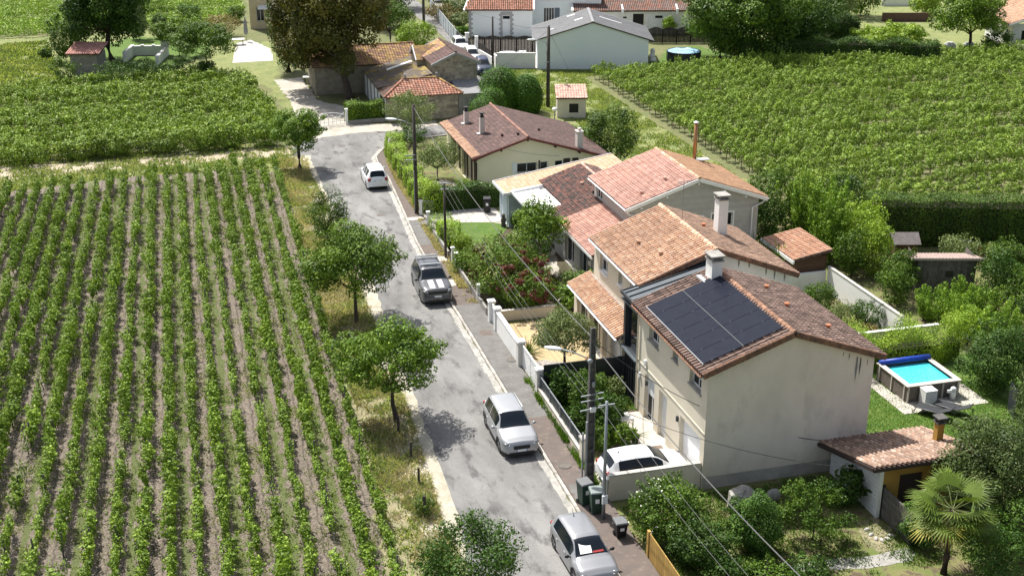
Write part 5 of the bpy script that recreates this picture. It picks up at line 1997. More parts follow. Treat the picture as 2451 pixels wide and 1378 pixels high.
# stove pipe
mb = MB(co)
mb.tube([(34.2,77.0,5.5),(34.2,77.0,8.3)],.13,12)
sp = mb.obj('stove_pipe',mat('copper_pipe',(.42,.22,.10),.35,metal=.6),C_,smooth=True)
mb = MB(co)
mb.lathe((34.2,77.0,8.3),[(.2,0),(.2,.06),(.05,.12)],12)
mb.obj('pipe_cap',M['alu'],sp)
mb = MB(co)
mb.box(33.9,35.2,76.6,77.15,5.72,5.78)
mb.obj('pipe_flashing',M['alu'],C_)
# lower roofs on the street side
mb = MB(co)
mb.wall((24.3,68.6),(0,1),8.6,0,2.65,[(.8,3.2,.1,2.2),(4.4,6.4,.1,2.2)],.3,(-1,0))
mb.wall((24.3,68.6),(1,0),2.7,0,2.65,(),.1,(0,-1),top=[(0,2.65),(2.7,2.65),(2.7,3.5)])
mb.wall((24.6,82.0),(1,0),6.6,0,3.0,(),.1,(0,1))
mb.wall((24.6,77.2),(0,1),4.8,0,2.65,(),.1,(-1,0))
mb.obj('lower_wall',M['grey_clad'],C_)
window(C_,(24.3,68.6),(0,1),(-1,0),.8,3.2,.12,2.2,co,depth=.25,mull=2,name='patio_door')
window(C_,(24.3,68.6),(0,1),(-1,0),4.4,6.4,.12,2.2,co,depth=.25,mull=1,name='patio_door')
mb = MB(co)
mb.slab([(23.86,68.2,2.72),(27.0,68.2,3.72),(27.0,77.6,3.72),(23.86,77.6,2.72)],.09)
mb.slab([(25.0,77.6,3.06),(28.2,77.6,4.12),(28.2,83.4,4.12),(25.0,83.4,3.06)],.09)
mb.slab([(28.2,77.2,4.12),(31.2,77.2,3.12),(31.2,83.4,3.12),(28.2,83.4,4.12)],.09)
rl = mb.obj('lower_roof',M['roofdeck'],C_)
lay_tiles(rl,lc((23.86,68.2,2.72)),(0,1,0),(3.14,0,1.0),7.0,3.28,'canal',M['tile_red'],n_ind=90,seed=18)
lay_tiles(rl,lc((23.86,75.2,2.72)),(0,1,0),(3.14,0,1.0),2.4,3.28,'canal',M['tile_lichen'],seed=19)
lay_tiles(rl,lc((25.0,77.6,3.06)),(0,1,0),(3.2,0,1.06),5.8,3.35,'canal',M['tile_lichen'],seed=20)
lay_tiles(rl,lc((31.2,77.2,3.12)),(0,1,0),(-3.0,0,1.0),6.2,3.1,'canal',M['tile_lichen'],seed=21)
ridge_tiles(rl,lc((28.2,77.4,4.16)),lc((28.2,83.4,4.16)),M['tile_red'],.12)
mb = MB(co)
mb.box(23.80,23.9,68.2,75.2,2.55,2.72)
mb.obj('fascia',M['white_paint'],C_)
vent(C_,co,26.9,79.4,3.8,M['tile_red'])
# white flat pergola roof over the terrace and the garage wing
mb = MB(co)
mb.slab([(22.7,76.6,2.62),(25.2,76.6,3.02),(26.3,82.5,3.10),(22.75,82.5,2.66)],.10)
pr_ = mb.obj('terrace_roof',M['white_paint'],C_)
mb = MB(co)
mb.beam((22.7,76.6,2.63),(22.72,82.5,2.67),.10,.14)
mb.beam((22.7,82.55,2.74),(26.3,82.55,3.18),.12,.16)
mb.obj('roof_trim',M['white_plastic'],C_)
for x,y in ((23.0,76.9),(23.0,79.5)):
    mb = MB(co)
    mb.box(x - .06,x + .06,y - .06,y + .06,0,2.6)
    mb.obj('terrace_post',M['white_paint'],C_)

# garage with pale slab tiles
Gr = thing('garage','pale blue boarded garage with a sloping roof of pale tan slab tiles','garage',(22.5,82.7,0))
go = (22.5,82.7,0)
mb = MB(go)
mb.wall((22.55,82.75),(0,1),2.5,0,2.55,[(.2,2.3,.03,2.2)],.1,(-1,0))
mb.wall((22.55,82.75),(1,0),8.6,0,2.55,(),.1,(0,-1),top=[(0,2.55),(8.6,2.55),(8.6,3.9)])
mb.wall((22.55,85.25),(1,0),8.6,0,2.55,(),.1,(0,1),top=[(0,2.55),(8.6,2.55),(8.6,3.9)])
mb.wall((31.15,82.75),(0,1),2.5,0,3.9,(),.1,(1,0))
mb.obj('wall',M['blue_clad'],Gr)
planks(Gr,'cladding_board',(22.55,82.75),(1,0),(0,-1),8.6,0.1,2.6,M['blue_clad'],go,pitch=.21)
mb = MB(go)
for i in range(6):
    slabbox(mb,(22.55,82.75),(0,1),(-1,0),.22,2.28,.04 + i * .36,.04 + i * .36 + .345,-.09,-.05)
mb.obj('garage_door',M['blue_clad'],Gr)
mb = MB(go)
mb.slab([(22.15,82.45,2.62),(31.3,82.45,4.05),(31.3,85.6,4.05),(22.15,85.6,2.62)],.12)
rg = mb.obj('roof',M['roofdeck'],Gr)
lay_tiles(rg,(22.2 - 22.5,82.5 - 82.7,2.63),(0,1,0),(9.1,0,1.43),3.05,9.2,'flat',M['tile_flat_tan'],n_ind=150,seed=22)
mb = MB(go)
mb.beam((22.13,82.42,2.6),(22.13,85.65,2.6),.1,.2)
mb.beam((22.15,82.40,2.58),(31.3,82.40,4.01),.06,.2)
mb.beam((22.15,85.65,2.60),(31.3,85.65,4.03),.06,.2)
mb.obj('fascia',M['white_paint'],Gr)
pipe(Gr,go,[(22.3,82.6,2.5),(22.42,82.68,2.3),(22.42,82.68,.05)],.04)

# brown roofed bungalow
D = thing('brown_roof_bungalow','pale yellow bungalow under a broad dark brown tiled roof with red verges','house',(22.4,91.3,0))
do = (22.4,91.3,0)
opD = [(3.15,4.8,1.4,2.19),(5.05,5.7,.6,2.19),(6.25,6.95,1.35,2.19)]
opDl = [(.5,1.5,.5,2.35),(1.9,3.0,.5,2.35),(3.6,5.4,.05,2.3),(6.2,7.4,.9,2.2),(8.4,9.6,.9,2.2)]
mb = MB(do)
gable_walls(mb,do,22.4,33.0,91.3,102.3,2.72,2.2,26.35,4.12,open_front=opD,open_left=opDl,depth=.2)
mb.obj('wall',M['yellow_cream'],D)
for o in opD:
    window(D,(22.4,91.3),(1,0),(0,-1),*o,do,depth=.18,mull=0 if o[1] - o[0] < 1 else 1,bars=o is opD[0])
for i,o in enumerate(opDl):
    window(D,(22.4,91.3),(0,1),(-1,0),*o,do,depth=.18,mull=1,name='patio_door' if o[2] < .6 else 'window')
mb = MB(do)
for a,b,c,d,in ((2.75,3.12,1.4,2.32),):
    slabbox(mb,(22.4,91.3),(1,0),(0,-1),a,b,c,d,.01,.05)
mb.obj('white_shutter',M['white_paint'],D)
for a,b in ((4.9,5.03),(6.95,7.5),(7.7,8.2)):
    mb = MB(do)
    slabbox(mb,(22.4,91.3),(1,0),(0,-1),a,b,.9,2.32,.01,.05)
    mb.obj('dark_shutter',M['dark_brown'],D)
for y in (91.5,91.95,93.0,94.5,97.2,98.9,99.5):
    mb = MB(do)
    mb.box(22.32,22.395,y,y + .35,.4,2.4)
    mb.obj('dark_shutter',M['dark_brown'],D)
roofD = roof_pair(D,do,21.85,33.3,90.85,102.6,2.92,2.25,26.33,4.32,.1)
ld = lambda p: (p[0] - do[0],p[1] - do[1],p[2])
lay_tiles(roofD,ld((21.85 + .62,90.9,2.92 + .62 * .3125)),(0,1,0),(4.48,0,1.4),11.65,math.hypot(4.48,1.4) - .7,'flat',M['tile_purple'],seed=23)
lay_tiles(roofD,ld((21.85,90.9,2.92)),(0,1,0),(4.48,0,1.4),11.65,.65,'canal',M['tile_orange'],seed=24)
lay_tiles(roofD,ld((33.3,90.9,2.25)),(0,1,0),(-6.97,0,2.07),11.65,math.hypot(6.97,2.07) - .05,'flat',M['tile_purple'],seed=25)
ridge_tiles(roofD,ld((26.33,90.85,4.36)),ld((26.33,102.6,4.36)),mat('purple_ridge',(.36,.20,.15),.9,(.22,.12,.10),3,tint=.2),.14)
for a,b in (((21.82,90.82,2.86),(26.33,90.82,4.27)),((33.33,90.82,2.18),(26.33,90.82,4.27))):
    mb = MB(do)
    mb.beam(a,b,.06,.17)
    mb.obj('bargeboard',M['red_fascia'],D)
for x in (22.2,24.2,26.33,28.6,30.6,32.4):
    zz = (2.92 + (x - 21.85) * .3125 if x < 26.33 else 4.32 - (x - 26.33) * .297) - .2
    mb = MB(do)
    mb.box(x - .07,x + .07,90.9,91.3,zz - .1,zz + .02)
    mb.obj('rafter_end',M['dark_brown'],D)
pipe(D,do,[(21.9,91.15,2.8),(22.25,91.2,2.55),(22.3,91.2,.1)],.045,M['dark_brown'])
whitish = mat('off_white_stack',(.58,.52,.47),.9)
for (x,y,h) in ((23.55,99.9,1.05),(23.9,95.9,1.35)):
    zz = 2.92 + (x - 21.85) * .3125
    mb = MB(do)
    mb.box(x - .19,x + .19,y - .19,y + .19,zz - .1,zz + h)
    c = mb.obj('chimney',whitish,D)
    mb = MB(do)
    mb.lathe((x,y,zz + h),[(.2,0),(.2,.1),(.12,.1),(.12,.3),(.22,.32),(.22,.38)],10)
    mb.obj('chimney_cap',M['black'],c)
    mb = MB(do)
    mb.box(x - .42,x - .19,y - .24,y + .24,zz - .06,zz + .06)
    mb.obj('chimney_flashing',M['alu'],c)
mb = MB(do)
mb.box(30.5,30.95,91.3,91.9,2.8,4.35)
mb.box(30.45,31.0,91.25,91.95,4.35,4.42)
c = mb.obj('chimney',whitish,D)
mb = MB(do)
mb.box(30.62,30.85,91.45,91.75,4.42,4.62)
mb.obj('chimney_pot',whitish,c)
for x,y in ((25.9,92.3),(28.4,94.9),(24.9,93.4)):
    vent(D,do,x,y,(2.92 + (x - 21.85) * .3125 if x < 26.33 else 4.32 - (x - 26.33) * .297) + .02,M['tile_purple'])

# old stone building
St = thing('stone_barn','old rough stone building with a steep brown tiled roof and grey verge trim','barn',(25.0,119.4,0))
sto = (25.0,119.4,0)
mb = MB(sto)
gable_walls(mb,sto,25.0,29.3,119.4,126.6,4.55,4.55,27.15,5.52,z0=0)
mb.obj('wall',M['mortar'],St)

def stone_wall(T,off,P0,U,N,length,z0,z1,seed,rise=.32,topf=None,skip=None,d=.035):
    """coursed rubble: each stone a shared-mesh part standing proud of the mortar"""
    g = random.Random(seed)
    P0v,Uv,Nv = Vector((*P0,0)),Vector((*U,0)).normalized(),Vector((*N,0)).normalized()
    proto = []
    for k in range(4):
        b = MB()
        s = .018 + .01 * k
        b.add([(0,0,0),(1,0,0),(1,0,1),(0,0,1),(s * 2,-1,s * 3),(1 - s * 2,-1,s * 2),(1 - s,-1,1 - s * 3),(s * 2,-1,1 - s * 2)],
              [(4,5,6,7),(0,1,5,4),(1,2,6,5),(2,3,7,6),(3,0,4,7)])
        o = b.obj('stone',M['stone'],None)
        proto.append(o.data)
        bpy.data.objects.remove(o)
    z = z0
    while z < z1 - .1:
        h = rise * g.uniform(.85,1.15)
        u = -g.uniform(0,.3)
        while u < length:
            w = g.choice([.35,.5,.6,.8]) * g.uniform(.85,1.15)
            a,b = max(u,0.01),min(u + w,length - .01)
            um = (a + b) / 2
            ok = b - a > .12 and (topf is None or (z + h < topf(a) + .02 and z + h < topf(b) + .02))
            if skip and any(s0 < um < s1 and s2 < z + h / 2 < s3 for s0,s1,s2,s3 in skip):
                ok = False
            if ok:
                o = bpy.data.objects.new('stone',g.choice(proto))
                col.objects.link(o)
                o.parent = T
                rot = Matrix((Uv,-Nv,Vector((0,0,1)))).transposed().to_4x4()
                p = P0v + Uv * (a + .012) + Vector((0,0,z + .012)) + Nv * .002 - Vector(off)
                o.matrix_local = Matrix.Translation(p) @ rot @ Matrix.Diagonal((b - a - .024,d * g.uniform(.5,1.3),h - .024,1))
            u += w
        z += h

stone_wall(St,sto,(25.0,119.4),(1,0),(0,-1),4.3,1.8,5.5,1,topf=lambda u: 4.5 + (1 - abs(u - 2.15) / 2.15) * 1.0 - .05)
stone_wall(St,sto,(25.0,126.6),(0,-1),(-1,0),7.2,2.9,4.5,2,rise=.34)
roofSt = roof_pair(St,sto,24.7,29.6,119.15,127.0,4.55,4.55,27.15,5.66,.08)
lay_tiles(roofSt,(-.3,-.2,4.55),(0,1,0),(2.45,0,1.11),3.9,2.66,'flat',M['tile_purple'],seed=31)
lay_tiles(roofSt,(-.3,3.7,4.55),(0,1,0),(2.45,0,1.11),3.85,2.66,'flat',M['tile_lich'],seed=32)
lay_tiles(roofSt,(4.6,-.2,4.55),(0,1,0),(-2.45,0,1.11),7.8,2.66,'flat',M['tile_purple'],seed=33)
ridge_tiles(roofSt,(2.15,-.25,5.70),(2.15,7.5,5.70),M['tile_purple'],.12)
for a,b in (((24.66,119.12,4.5),(27.15,119.12,5.6)),((29.64,119.12,4.5),(27.15,119.12,5.6)),((24.66,127.0,4.5),(27.15,127.0,5.6))):
    mb = MB(sto)
    mb.beam(a,b,.10,.22)
    mb.obj('verge_trim',M['galv'],St)
# little cross gable turned to the left
mb = MB(sto)
mb.add([(24.2,123.6,2.8),(24.2,126.8,2.8),(24.2,126.8,4.3),(24.2,125.2,5.3),(24.2,123.6,4.3),(25.02,123.6,2.8),(25.02,123.6,4.3),(25.02,126.8,2.8),(25.02,126.8,4.3)],
       [(0,4,3,2,1),(0,5,6,4),(1,2,8,7)])
mb.obj('cross_gable_wall',M['stone'],St)
mb = MB(sto)
mb.slab([(24.0,123.35,4.28),(24.0,125.2,5.42),(27.0,125.2,5.42),(26.0,123.35,4.28)],.08)
mb.slab([(24.0,127.05,4.28),(24.0,125.2,5.42),(27.0,125.2,5.42),(26.0,127.05,4.28)],.08)
mb.obj('cross_gable_roof',M['tile_lich'],St)
for a,b in (((23.98,123.3,4.22),(23.98,125.2,5.38)),((23.98,127.1,4.22),(23.98,125.2,5.38))):
    mb = MB(sto)
    mb.beam(a,b,.10,.24)
    mb.obj('verge_trim',M['alu'],St)

# hipped and mossy lower building joined to it
Hp = thing('hipped_outbuilding','low stone outbuilding with a weathered red hipped roof in front of a mossy roof','outbuilding',(19.6,116.0,0))
ho = (19.6,116.0,0)
mb = MB(ho)
mb.wall((19.6,116.0),(1,0),7.0,0,2.35,(),.1,(0,-1))
mb.wall((26.6,116.0),(0,1),3.4,0,2.35,(),.1,(1,0))
mb.obj('wall',M['mortar'],Hp)
stone_wall(Hp,ho,(19.6,116.0),(1,0),(0,-1),7.0,.05,2.3,3,rise=.3)
mb = MB(ho)
mb.wall((19.55,116.0),(0,1),12.5,0,2.5,[(2.0,3.4,.05,2.2)],.1,(-1,0))
mb.obj('side_wall',M['white'],Hp)
for y in (118.4,120.3,122.3,124.4,126.5,128.4):
    mb = MB(ho)
    mb.box(19.45,19.56,y,y + .12,0,2.5)
    mb.obj('wall_post',M['galv'],Hp)
mb = MB(ho)
a,b,c,d,e,f = (19.3,115.6,2.4),(27.0,115.6,2.4),(21.7,118.3,3.5),(25.0,118.3,3.5),(19.3,119.2,2.45),(27.0,119.3,2.5)
mb.slab([a,b,d,c],.06)
mb.slab([a,c,e],.06)
mb.slab([b,f,d],.06)
rh = mb.obj('hipped_roof',M['roofdeck'],Hp)
Wd = math.hypot(2.7,1.1)
lay_tiles(rh,(19.3 - 19.6,-.4,2.41),(1,0,0),(0,2.7,1.1),7.7,Wd,'flat',M['tile_mech'],n_ind=100,seed=34,clip=lambda u,v: u > v / Wd * 2.4 and u < 7.7 - v / Wd * 2.0)
ridge_tiles(rh,(-.3,-.4,2.47),(2.1,2.3,3.56),M['tile_mech'],.12)
ridge_tiles(rh,(7.4,-.4,2.47),(5.4,2.3,3.56),M['tile_lich'],.12)
ridge_tiles(rh,(2.1,2.3,3.56),(5.4,2.3,3.56),M['tile_lich'],.12)
mb = MB(ho)
mb.slab([(19.3,115.9,2.42),(21.9,118.35,3.46),(24.9,118.35,3.46),(25.0,128.4,3.9),(19.3,128.6,2.55)],.06)
rm = mb.obj('mossy_roof',M['tile_moss'],Hp)
lay_tiles(rm,(19.3 - 19.6,3.2,2.56),(0,1,0),(5.6,0,1.15),9.3,5.6,'flat',M['tile_moss'],seed=35)
mb = MB(ho)
mb.slab([(21.3,124.9,3.12),(24.3,125.9,3.76),(24.3,126.5,3.76),(21.3,125.5,3.12)],.05)
mb.obj('white_roof_sheet',M['white_paint'],rm)
for x,y,z in ((21.9,118.3,3.5),(25.0,118.3,3.5)):
    mb = MB(ho)
    mb.lathe((x,y,z),[(.09,0),(.09,.45),(.12,.5)],8)
    mb.obj('vent_pipe',M['galv'],Hp)
# grey lean-to at the street corner
Ln = thing('grey_lean_to','small grey rendered lean-to at the foot of the stone gable beside the lane','outbuilding',(26.65,116.0,0))
mb = MB((26.65,116.0,0))
mb.wall((26.65,116.0),(1,0),2.6,0,2.3,(),.1,(0,-1))
mb.wall((29.25,116.0),(0,1),3.4,0,2.3,(),.1,(1,0),top=[(0,2.3),(3.4,2.3),(3.4,2.9)])
mb.obj('wall',M['concrete'],Ln)
mb = MB((26.65,116.0,0))
mb.slab([(26.65,115.8,2.32),(29.35,115.8,2.32),(29.35,119.4,2.95),(26.65,119.4,2.95)],.08)
mb.obj('roof',M['fibre'],Ln)
# long lichen roof further back
Lg = thing('lichen_roof_barn','long low barn with orange lichen tiles behind the mossy roof, half under the chestnut tree','barn',(14.5,129.2,0))
lo_ = (14.5,129.2,0)
mb = MB(lo_)
mb.wall((14.5,129.3),(1,0),11.0,0,2.9,(),.1,(0,-1))
mb.wall((14.5,129.3),(0,1),6.5,0,2.9,(),.1,(-1,0))
mb.obj('wall',M['stone'],Lg)
mb = MB(lo_)
mb.slab([(14.2,128.9,2.95),(25.6,128.9,2.95),(25.6,132.6,4.3),(14.2,132.6,4.3)],.08)
mb.slab([(14.2,136.2,2.95),(25.6,136.2,2.95),(25.6,132.6,4.3),(14.2,132.6,4.3)],.08)
rL = mb.obj('roof',M['roofdeck'],Lg)
lay_tiles(rL,(-.3,-.3,2.96),(1,0,0),(0,3.7,1.35),11.4,3.93,'flat',M['tile_lich'],n_ind=60,seed=36)
ridge_tiles(rL,(-.3,3.4,4.36),(11.1,3.4,4.36),M['tile_lich'],.12)

# yellow stone house at the top
YT = thing('yellow_stone_house','tall yellow limestone house at the top edge beside the copper chestnut','house',(*(11.05,171.25),0),R(-8))
mb = MB()
mb.wall((0,0),(1,0),7.0,0,8.5,[(.9,1.9,4.3,6.1),(3.2,4.2,4.3,6.1),(5.2,6.2,4.3,6.1),(3.2,4.3,.05,2.4),(.9,1.9,1.0,2.8)],.3,(0,-1))
mb.wall((7.0,0),(0,1),6.0,0,8.5,[(1.2,2.2,1,2.8)],.3,(1,0))
mb.wall((0,0),(0,1),6.0,0,8.5,(),.3,(-1,0))
mb.obj('wall',M['stone_yellow'],YT)
for o in [(.9,1.9,4.3,6.1),(3.2,4.2,4.3,6.1),(5.2,6.2,4.3,6.1),(3.2,4.3,.05,2.4),(.9,1.9,1.0,2.8)]:
    window(YT,(0,0),(1,0),(0,-1),*o,(0,0,0),depth=.25,mull=1)
mb = MB()
mb.box(-.2,7.2,-.2,6.2,8.5,8.8)
mb.obj('cornice',M['stone_yellow'],YT)
mb = MB()
mb.slab([(-.3,-.3,8.8),(7.3,-.3,8.8),(5,3,10.5),(2,3,10.5)],.1)
mb.slab([(-.3,6.3,8.8),(7.3,6.3,8.8),(5,3,10.5),(2,3,10.5)],.1)
mb.slab([(-.3,-.3,8.8),(-.3,6.3,8.8),(2,3,10.5)],.1)
mb.slab([(7.3,-.3,8.8),(7.3,6.3,8.8),(5,3,10.5)],.1)
mb.obj('roof',M['tile_mech'],YT)
mb = MB()
mb.slab([(1.2,-.05,3.1),(3.6,-.05,3.1),(3.6,-1.4,2.8),(1.2,-1.4,2.8)],.06)
mb.obj('glass_canopy',M['white_paint'],YT)

# white house with red roofs (top centre), seen square on
FR = R(-15.4)
WH = thing('white_red_roof_house','long white house with weathered red tiled roofs and grey stone quoins','house',(*(37.76,158.1),0),FR)
mb = MB()
ops = [(4.35,5.35,.05,2.7)]
mb.wall((0,0),(1,0),8.2,0,3.35,ops,.2,(0,-1))
mb.wall((0,0),(0,1),7.0,0,3.35,(),.2,(-1,0))
mb.wall((8.2,0),(0,1),3.0,0,3.35,(),.2,(1,0))
mb.wall((8.2,3.0),(1,0),9.0,0,4.5,[(1.5,2.9,1.2,3.2)],.2,(0,-1))
mb.wall((17.2,3.0),(0,1),7.0,0,4.5,(),.2,(1,0))
mb.obj('wall',M['skylit_white'],WH)
window(WH,(0,0),(1,0),(0,-1),4.35,5.35,.05,2.7,(0,0,0),depth=.15,mull=0,name='door',glass=M['skylit_white'])
window(WH,(8.2,3.0),(1,0),(0,-1),1.5,2.9,1.2,3.2,(0,0,0),depth=.15,mull=3)
mb = MB()
slabbox(mb,(0,0),(1,0),(0,-1),4.42,5.28,2.25,2.6,-.08,-.05)
mb.obj('door_light',M['darkglass'],WH)
mb = MB()
slabbox(mb,(8.2,3.0),(1,0),(0,-1),2.95,3.6,1.2,3.2,.01,.05)
mb.obj('blue_shutter',mat('slate_blue_shutter',(.14,.17,.21),.7),WH)
qm = mat('quoin_stone',(.40,.41,.42),.9,(.33,.34,.35),3)
for i in range(11):
    w = .55 if i % 2 else .35
    for (u0,s) in ((0,1),):
        mb = MB()
        slabbox(mb,(0,0),(1,0),(0,-1),.0,w,i * .3,i * .3 + .285,.004,.03)
        mb.obj('quoin',qm,WH)
    if i < 10:
        for side in (-1,1):
            mb = MB()
            a = 4.35 - w * .8 if side < 0 else 5.35
            slabbox(mb,(0,0),(1,0),(0,-1),a,a + w * .8,i * .29,i * .29 + .275,.004,.03)
            mb.obj('quoin',qm,WH)
mb = MB()
slabbox(mb,(0,0),(1,0),(0,-1),4.1,5.6,2.72,3.15,.004,.04)
mb.obj('lintel',qm,WH)
mb = MB()
mb.slab([(-.5,-.35,3.42),(8.35,-.35,3.42),(8.35,5.2,6.3),(.8,5.2,6.3)],.1)
mb.slab([(8.35,2.7,4.6),(17.4,2.7,4.6),(15.6,8.0,7.6),(8.35,8.0,7.6)],.1)
mb.slab([(17.4,2.7,4.6),(17.4,12,4.6),(15.6,8.0,7.6)],.1)
rw = mb.obj('roof',M['roofdeck'],WH)
W1 = math.hypot(5.55,2.88)
W2 = math.hypot(5.3,3.0)
lay_tiles(rw,(-.5,-.35,3.43),(1,0,0),(0,5.55,2.88),8.85,W1,'canal',M['tile_mech'],seed=41,clip=lambda u,v: u > v / W1 * 1.3)
lay_tiles(rw,(8.35,2.7,4.61),(1,0,0),(0,5.3,3.0),9.05,W2,'canal',M['tile_mech'],seed=42,clip=lambda u,v: u < 9.05 - v / W2 * 1.8)
ridge_tiles(rw,(17.4,2.7,4.68),(15.6,8.0,7.66),M['tile_red'],.16)
for a,b in (((-.55,-.4,3.36),(.8,5.2,6.28)),((8.38,-.4,3.46),(8.38,5.2,6.36))):
    mb = MB()
    mb.beam(a,b,.22,.26)
    mb.obj('verge_trim',M['white_paint'],WH)
mb = MB()
mb.beam((8.4,2.62,4.55),(17.4,2.62,4.55),.14,.14)
mb.obj('gutter',M['white_plastic'],WH)

# white warehouse, blue of the shade put into its wall colour
WB = thing('white_warehouse','large windowless white hall, its wall tinted with blue shade, with a grey fibre-cement gable roof','warehouse',(*(40.42,135.92),0),FR)
mb = MB()
mb.wall((0,0),(1,0),12.55,0,3.35,(),.1,(0,-1),top=[(0,3.35),(12.55,3.35),(6.2,5.25)])
mb.wall((0,0),(0,1),9.5,0,3.35,(),.1,(-1,0))
mb.wall((12.55,0),(0,1),9.5,0,3.35,(),.1,(1,0))
mb.wall((0,9.5),(1,0),12.55,0,3.35,(),.1,(0,1),top=[(0,3.35),(12.55,3.35),(6.2,5.25)])
mb.obj('wall',M['skylit_white'],WB)
mb = MB()
mb.slab([(-.6,-.12,3.20),(6.2,-.12,5.35),(6.2,9.7,5.35),(-.6,9.7,3.20)],.07)
mb.slab([(13.2,-.12,3.20),(6.2,-.12,5.35),(6.2,9.7,5.35),(13.2,9.7,3.20)],.07)
rW = mb.obj('roof',M['fibre'],WB)
for i in range(24):
    for sx,x0,w_ in ((1,-.6,6.8),(-1,13.2,7.0)):
        y = .1 + i * .4
        mb = MB()
        mb.beam((x0,y,3.215),(6.2,y,5.365),.10,.03)
        mb.obj('corrugation',M['fibre'],rW)
mb = MB()
mb.beam((6.2,-.14,5.38),(6.2,9.7,5.38),.3,.06)
mb.obj('ridge_cap',M['fibre'],rW)
mb = MB()
mb.beam((-.6,-.15,3.16),(6.2,-.15,5.30),.05,.12)
mb.beam((13.2,-.15,3.16),(6.2,-.15,5.30),.05,.12)
mb.obj('verge_trim',M['darkwood'],WB)
for x,y,w_,l_ in ((8.6,5.4,2.6,.35),(4.8,4.0,.9,.5),(4.1,8.0,.9,.5),(1.5,3.0,.8,.3)):
    mb = MB()
    z = 5.35 - abs(x - 6.2) * .307 + .03
    dz = -.307 * w_ / 2 if x > 6.2 else .316 * w_ / 2
    mb.slab([(x - w_ / 2,y,z - dz),(x + w_ / 2,y,z + dz),(x + w_ / 2,y + l_,z + dz),(x - w_ / 2,y + l_,z - dz)],.04)
    mb.obj('skylight',M['white_paint'],rW)

# long row building with workshop doors, top right of the warehouse
RB = thing('row_outbuilding','long low outbuilding with weathered red tiles, white doors and one open black doorway','outbuilding',(*(57.52,154.55),0),R(-13))
mb = MB()
mb.wall((-5.0,0),(1,0),13.6,0,2.9,[(6.3,7.8,.03,2.6),(5.0,5.5,2.0,2.25),(9.2,10.2,2.0,2.35)],.3,(0,-1))
mb.wall((8.6,0),(0,1),5.0,0,2.9,(),.1,(1,0))
mb.obj('wall',M['white'],RB)
mb = MB()
slabbox(mb,(-5.0,0),(1,0),(0,-1),6.3,7.8,.0,2.6,-.6,-.55)
slabbox(mb,(-5.0,0),(1,0),(0,-1),9.2,10.2,2.0,2.35,-.2,-.15)
slabbox(mb,(-5.0,0),(1,0),(0,-1),5.0,5.5,2.0,2.25,-.2,-.15)
mb.obj('dark_doorway',M['black'],RB)
for u in (7.85,8.5,9.15,10.5,11.0):
    mb = MB()
    slabbox(mb,(-5.0,0),(1,0),(0,-1),u,u + .5,.05,2.6 if u < 9 else 1.9,.01,.06)
    mb.obj('door_leaf',M['white_paint'],RB)
mb = MB()
mb.slab([(-6.5,-.3,3.0),(9.0,-.3,3.0),(9.0,4.5,4.9),(-6.5,4.5,4.9)],.1)
rr_ = mb.obj('roof',M['roofdeck'],RB)
lay_tiles(rr_,(-6.5,-.3,3.01),(1,0,0),(0,4.8,1.9),15.5,5.16,'canal',mat('grey_red_tile',(.34,.15,.10),.9,(.22,.16,.14),1.3,lo=.42,hi=.55,c3=(.15,.13,.12),s3=5,t3=(.5,.62),tint=.35),seed=43)
for u in (-.1,7.0):
    mb = MB()
    mb.beam((u,-.45,2.6),(u,-.45,3.3),.3,.3)
    mb.beam((u,-.4,3.1),(u,.9,3.6),.22,.22)
    mb.obj('parapet',M['white_paint'],RB)
mb = MB()
mb.beam((-6.6,-.2,3.0),(-6.6,4.5,5.0),.3,.3)
mb.obj('parapet',M['white_paint'],RB)
CW = thing('courtyard_wall','plain white courtyard wall behind the round clipped bush','wall',(*(63.66,154.14),0),R(-13))
MB().box(0,6.5,0,.2,0,2.4).obj('wall_face',M['white'],CW)
MB().box(-.03,6.53,-.03,.23,2.4,2.46).obj('coping',M['white_paint'],CW)

# house at the right edge
RE = thing('red_roof_house','white house with a salmon tiled roof cut off by the right edge','house',(*(99.81,132.11),0),R(-15.4))
mb = MB()
mb.wall((0,0),(1,0),9,0,3.1,[(1.1,2.3,1.0,2.3)],.2,(0,-1))
mb.wall((0,0),(0,1),9,0,3.1,[(1.0,2.2,.9,2.2)],.2,(-1,0))
mb.obj('wall',M['white'],RE)
window(RE,(0,0),(1,0),(0,-1),1.1,2.3,1.0,2.3,(0,0,0),depth=.15)
window(RE,(0,0),(0,1),(-1,0),1.0,2.2,.9,2.2,(0,0,0),depth=.15)
mb = MB()
mb.slab([(-.9,-.9,3.1),(-.9,10,3.1),(4.5,10,5.0),(4.5,-.9,5.0)],.1)
mb.slab([(10,-.9,3.1),(10,10,3.1),(4.5,10,5.0),(4.5,-.9,5.0)],.1)
rE = mb.obj('roof',M['roofdeck'],RE)
lay_tiles(rE,(-.9,-.9,3.11),(0,1,0),(5.4,0,1.9),10.9,5.7,'canal',M['tile_orange'],seed=44)
lay_tiles(rE,(10,-.9,3.11),(0,1,0),(-5.5,0,1.9),10.9,5.8,'canal',M['tile_orange'],seed=45)
mb = MB()
mb.beam((-.92,-.95,3.0),(4.5,-.95,4.9),.06,.2)
mb.obj('bargeboard',M['white_paint'],RE)

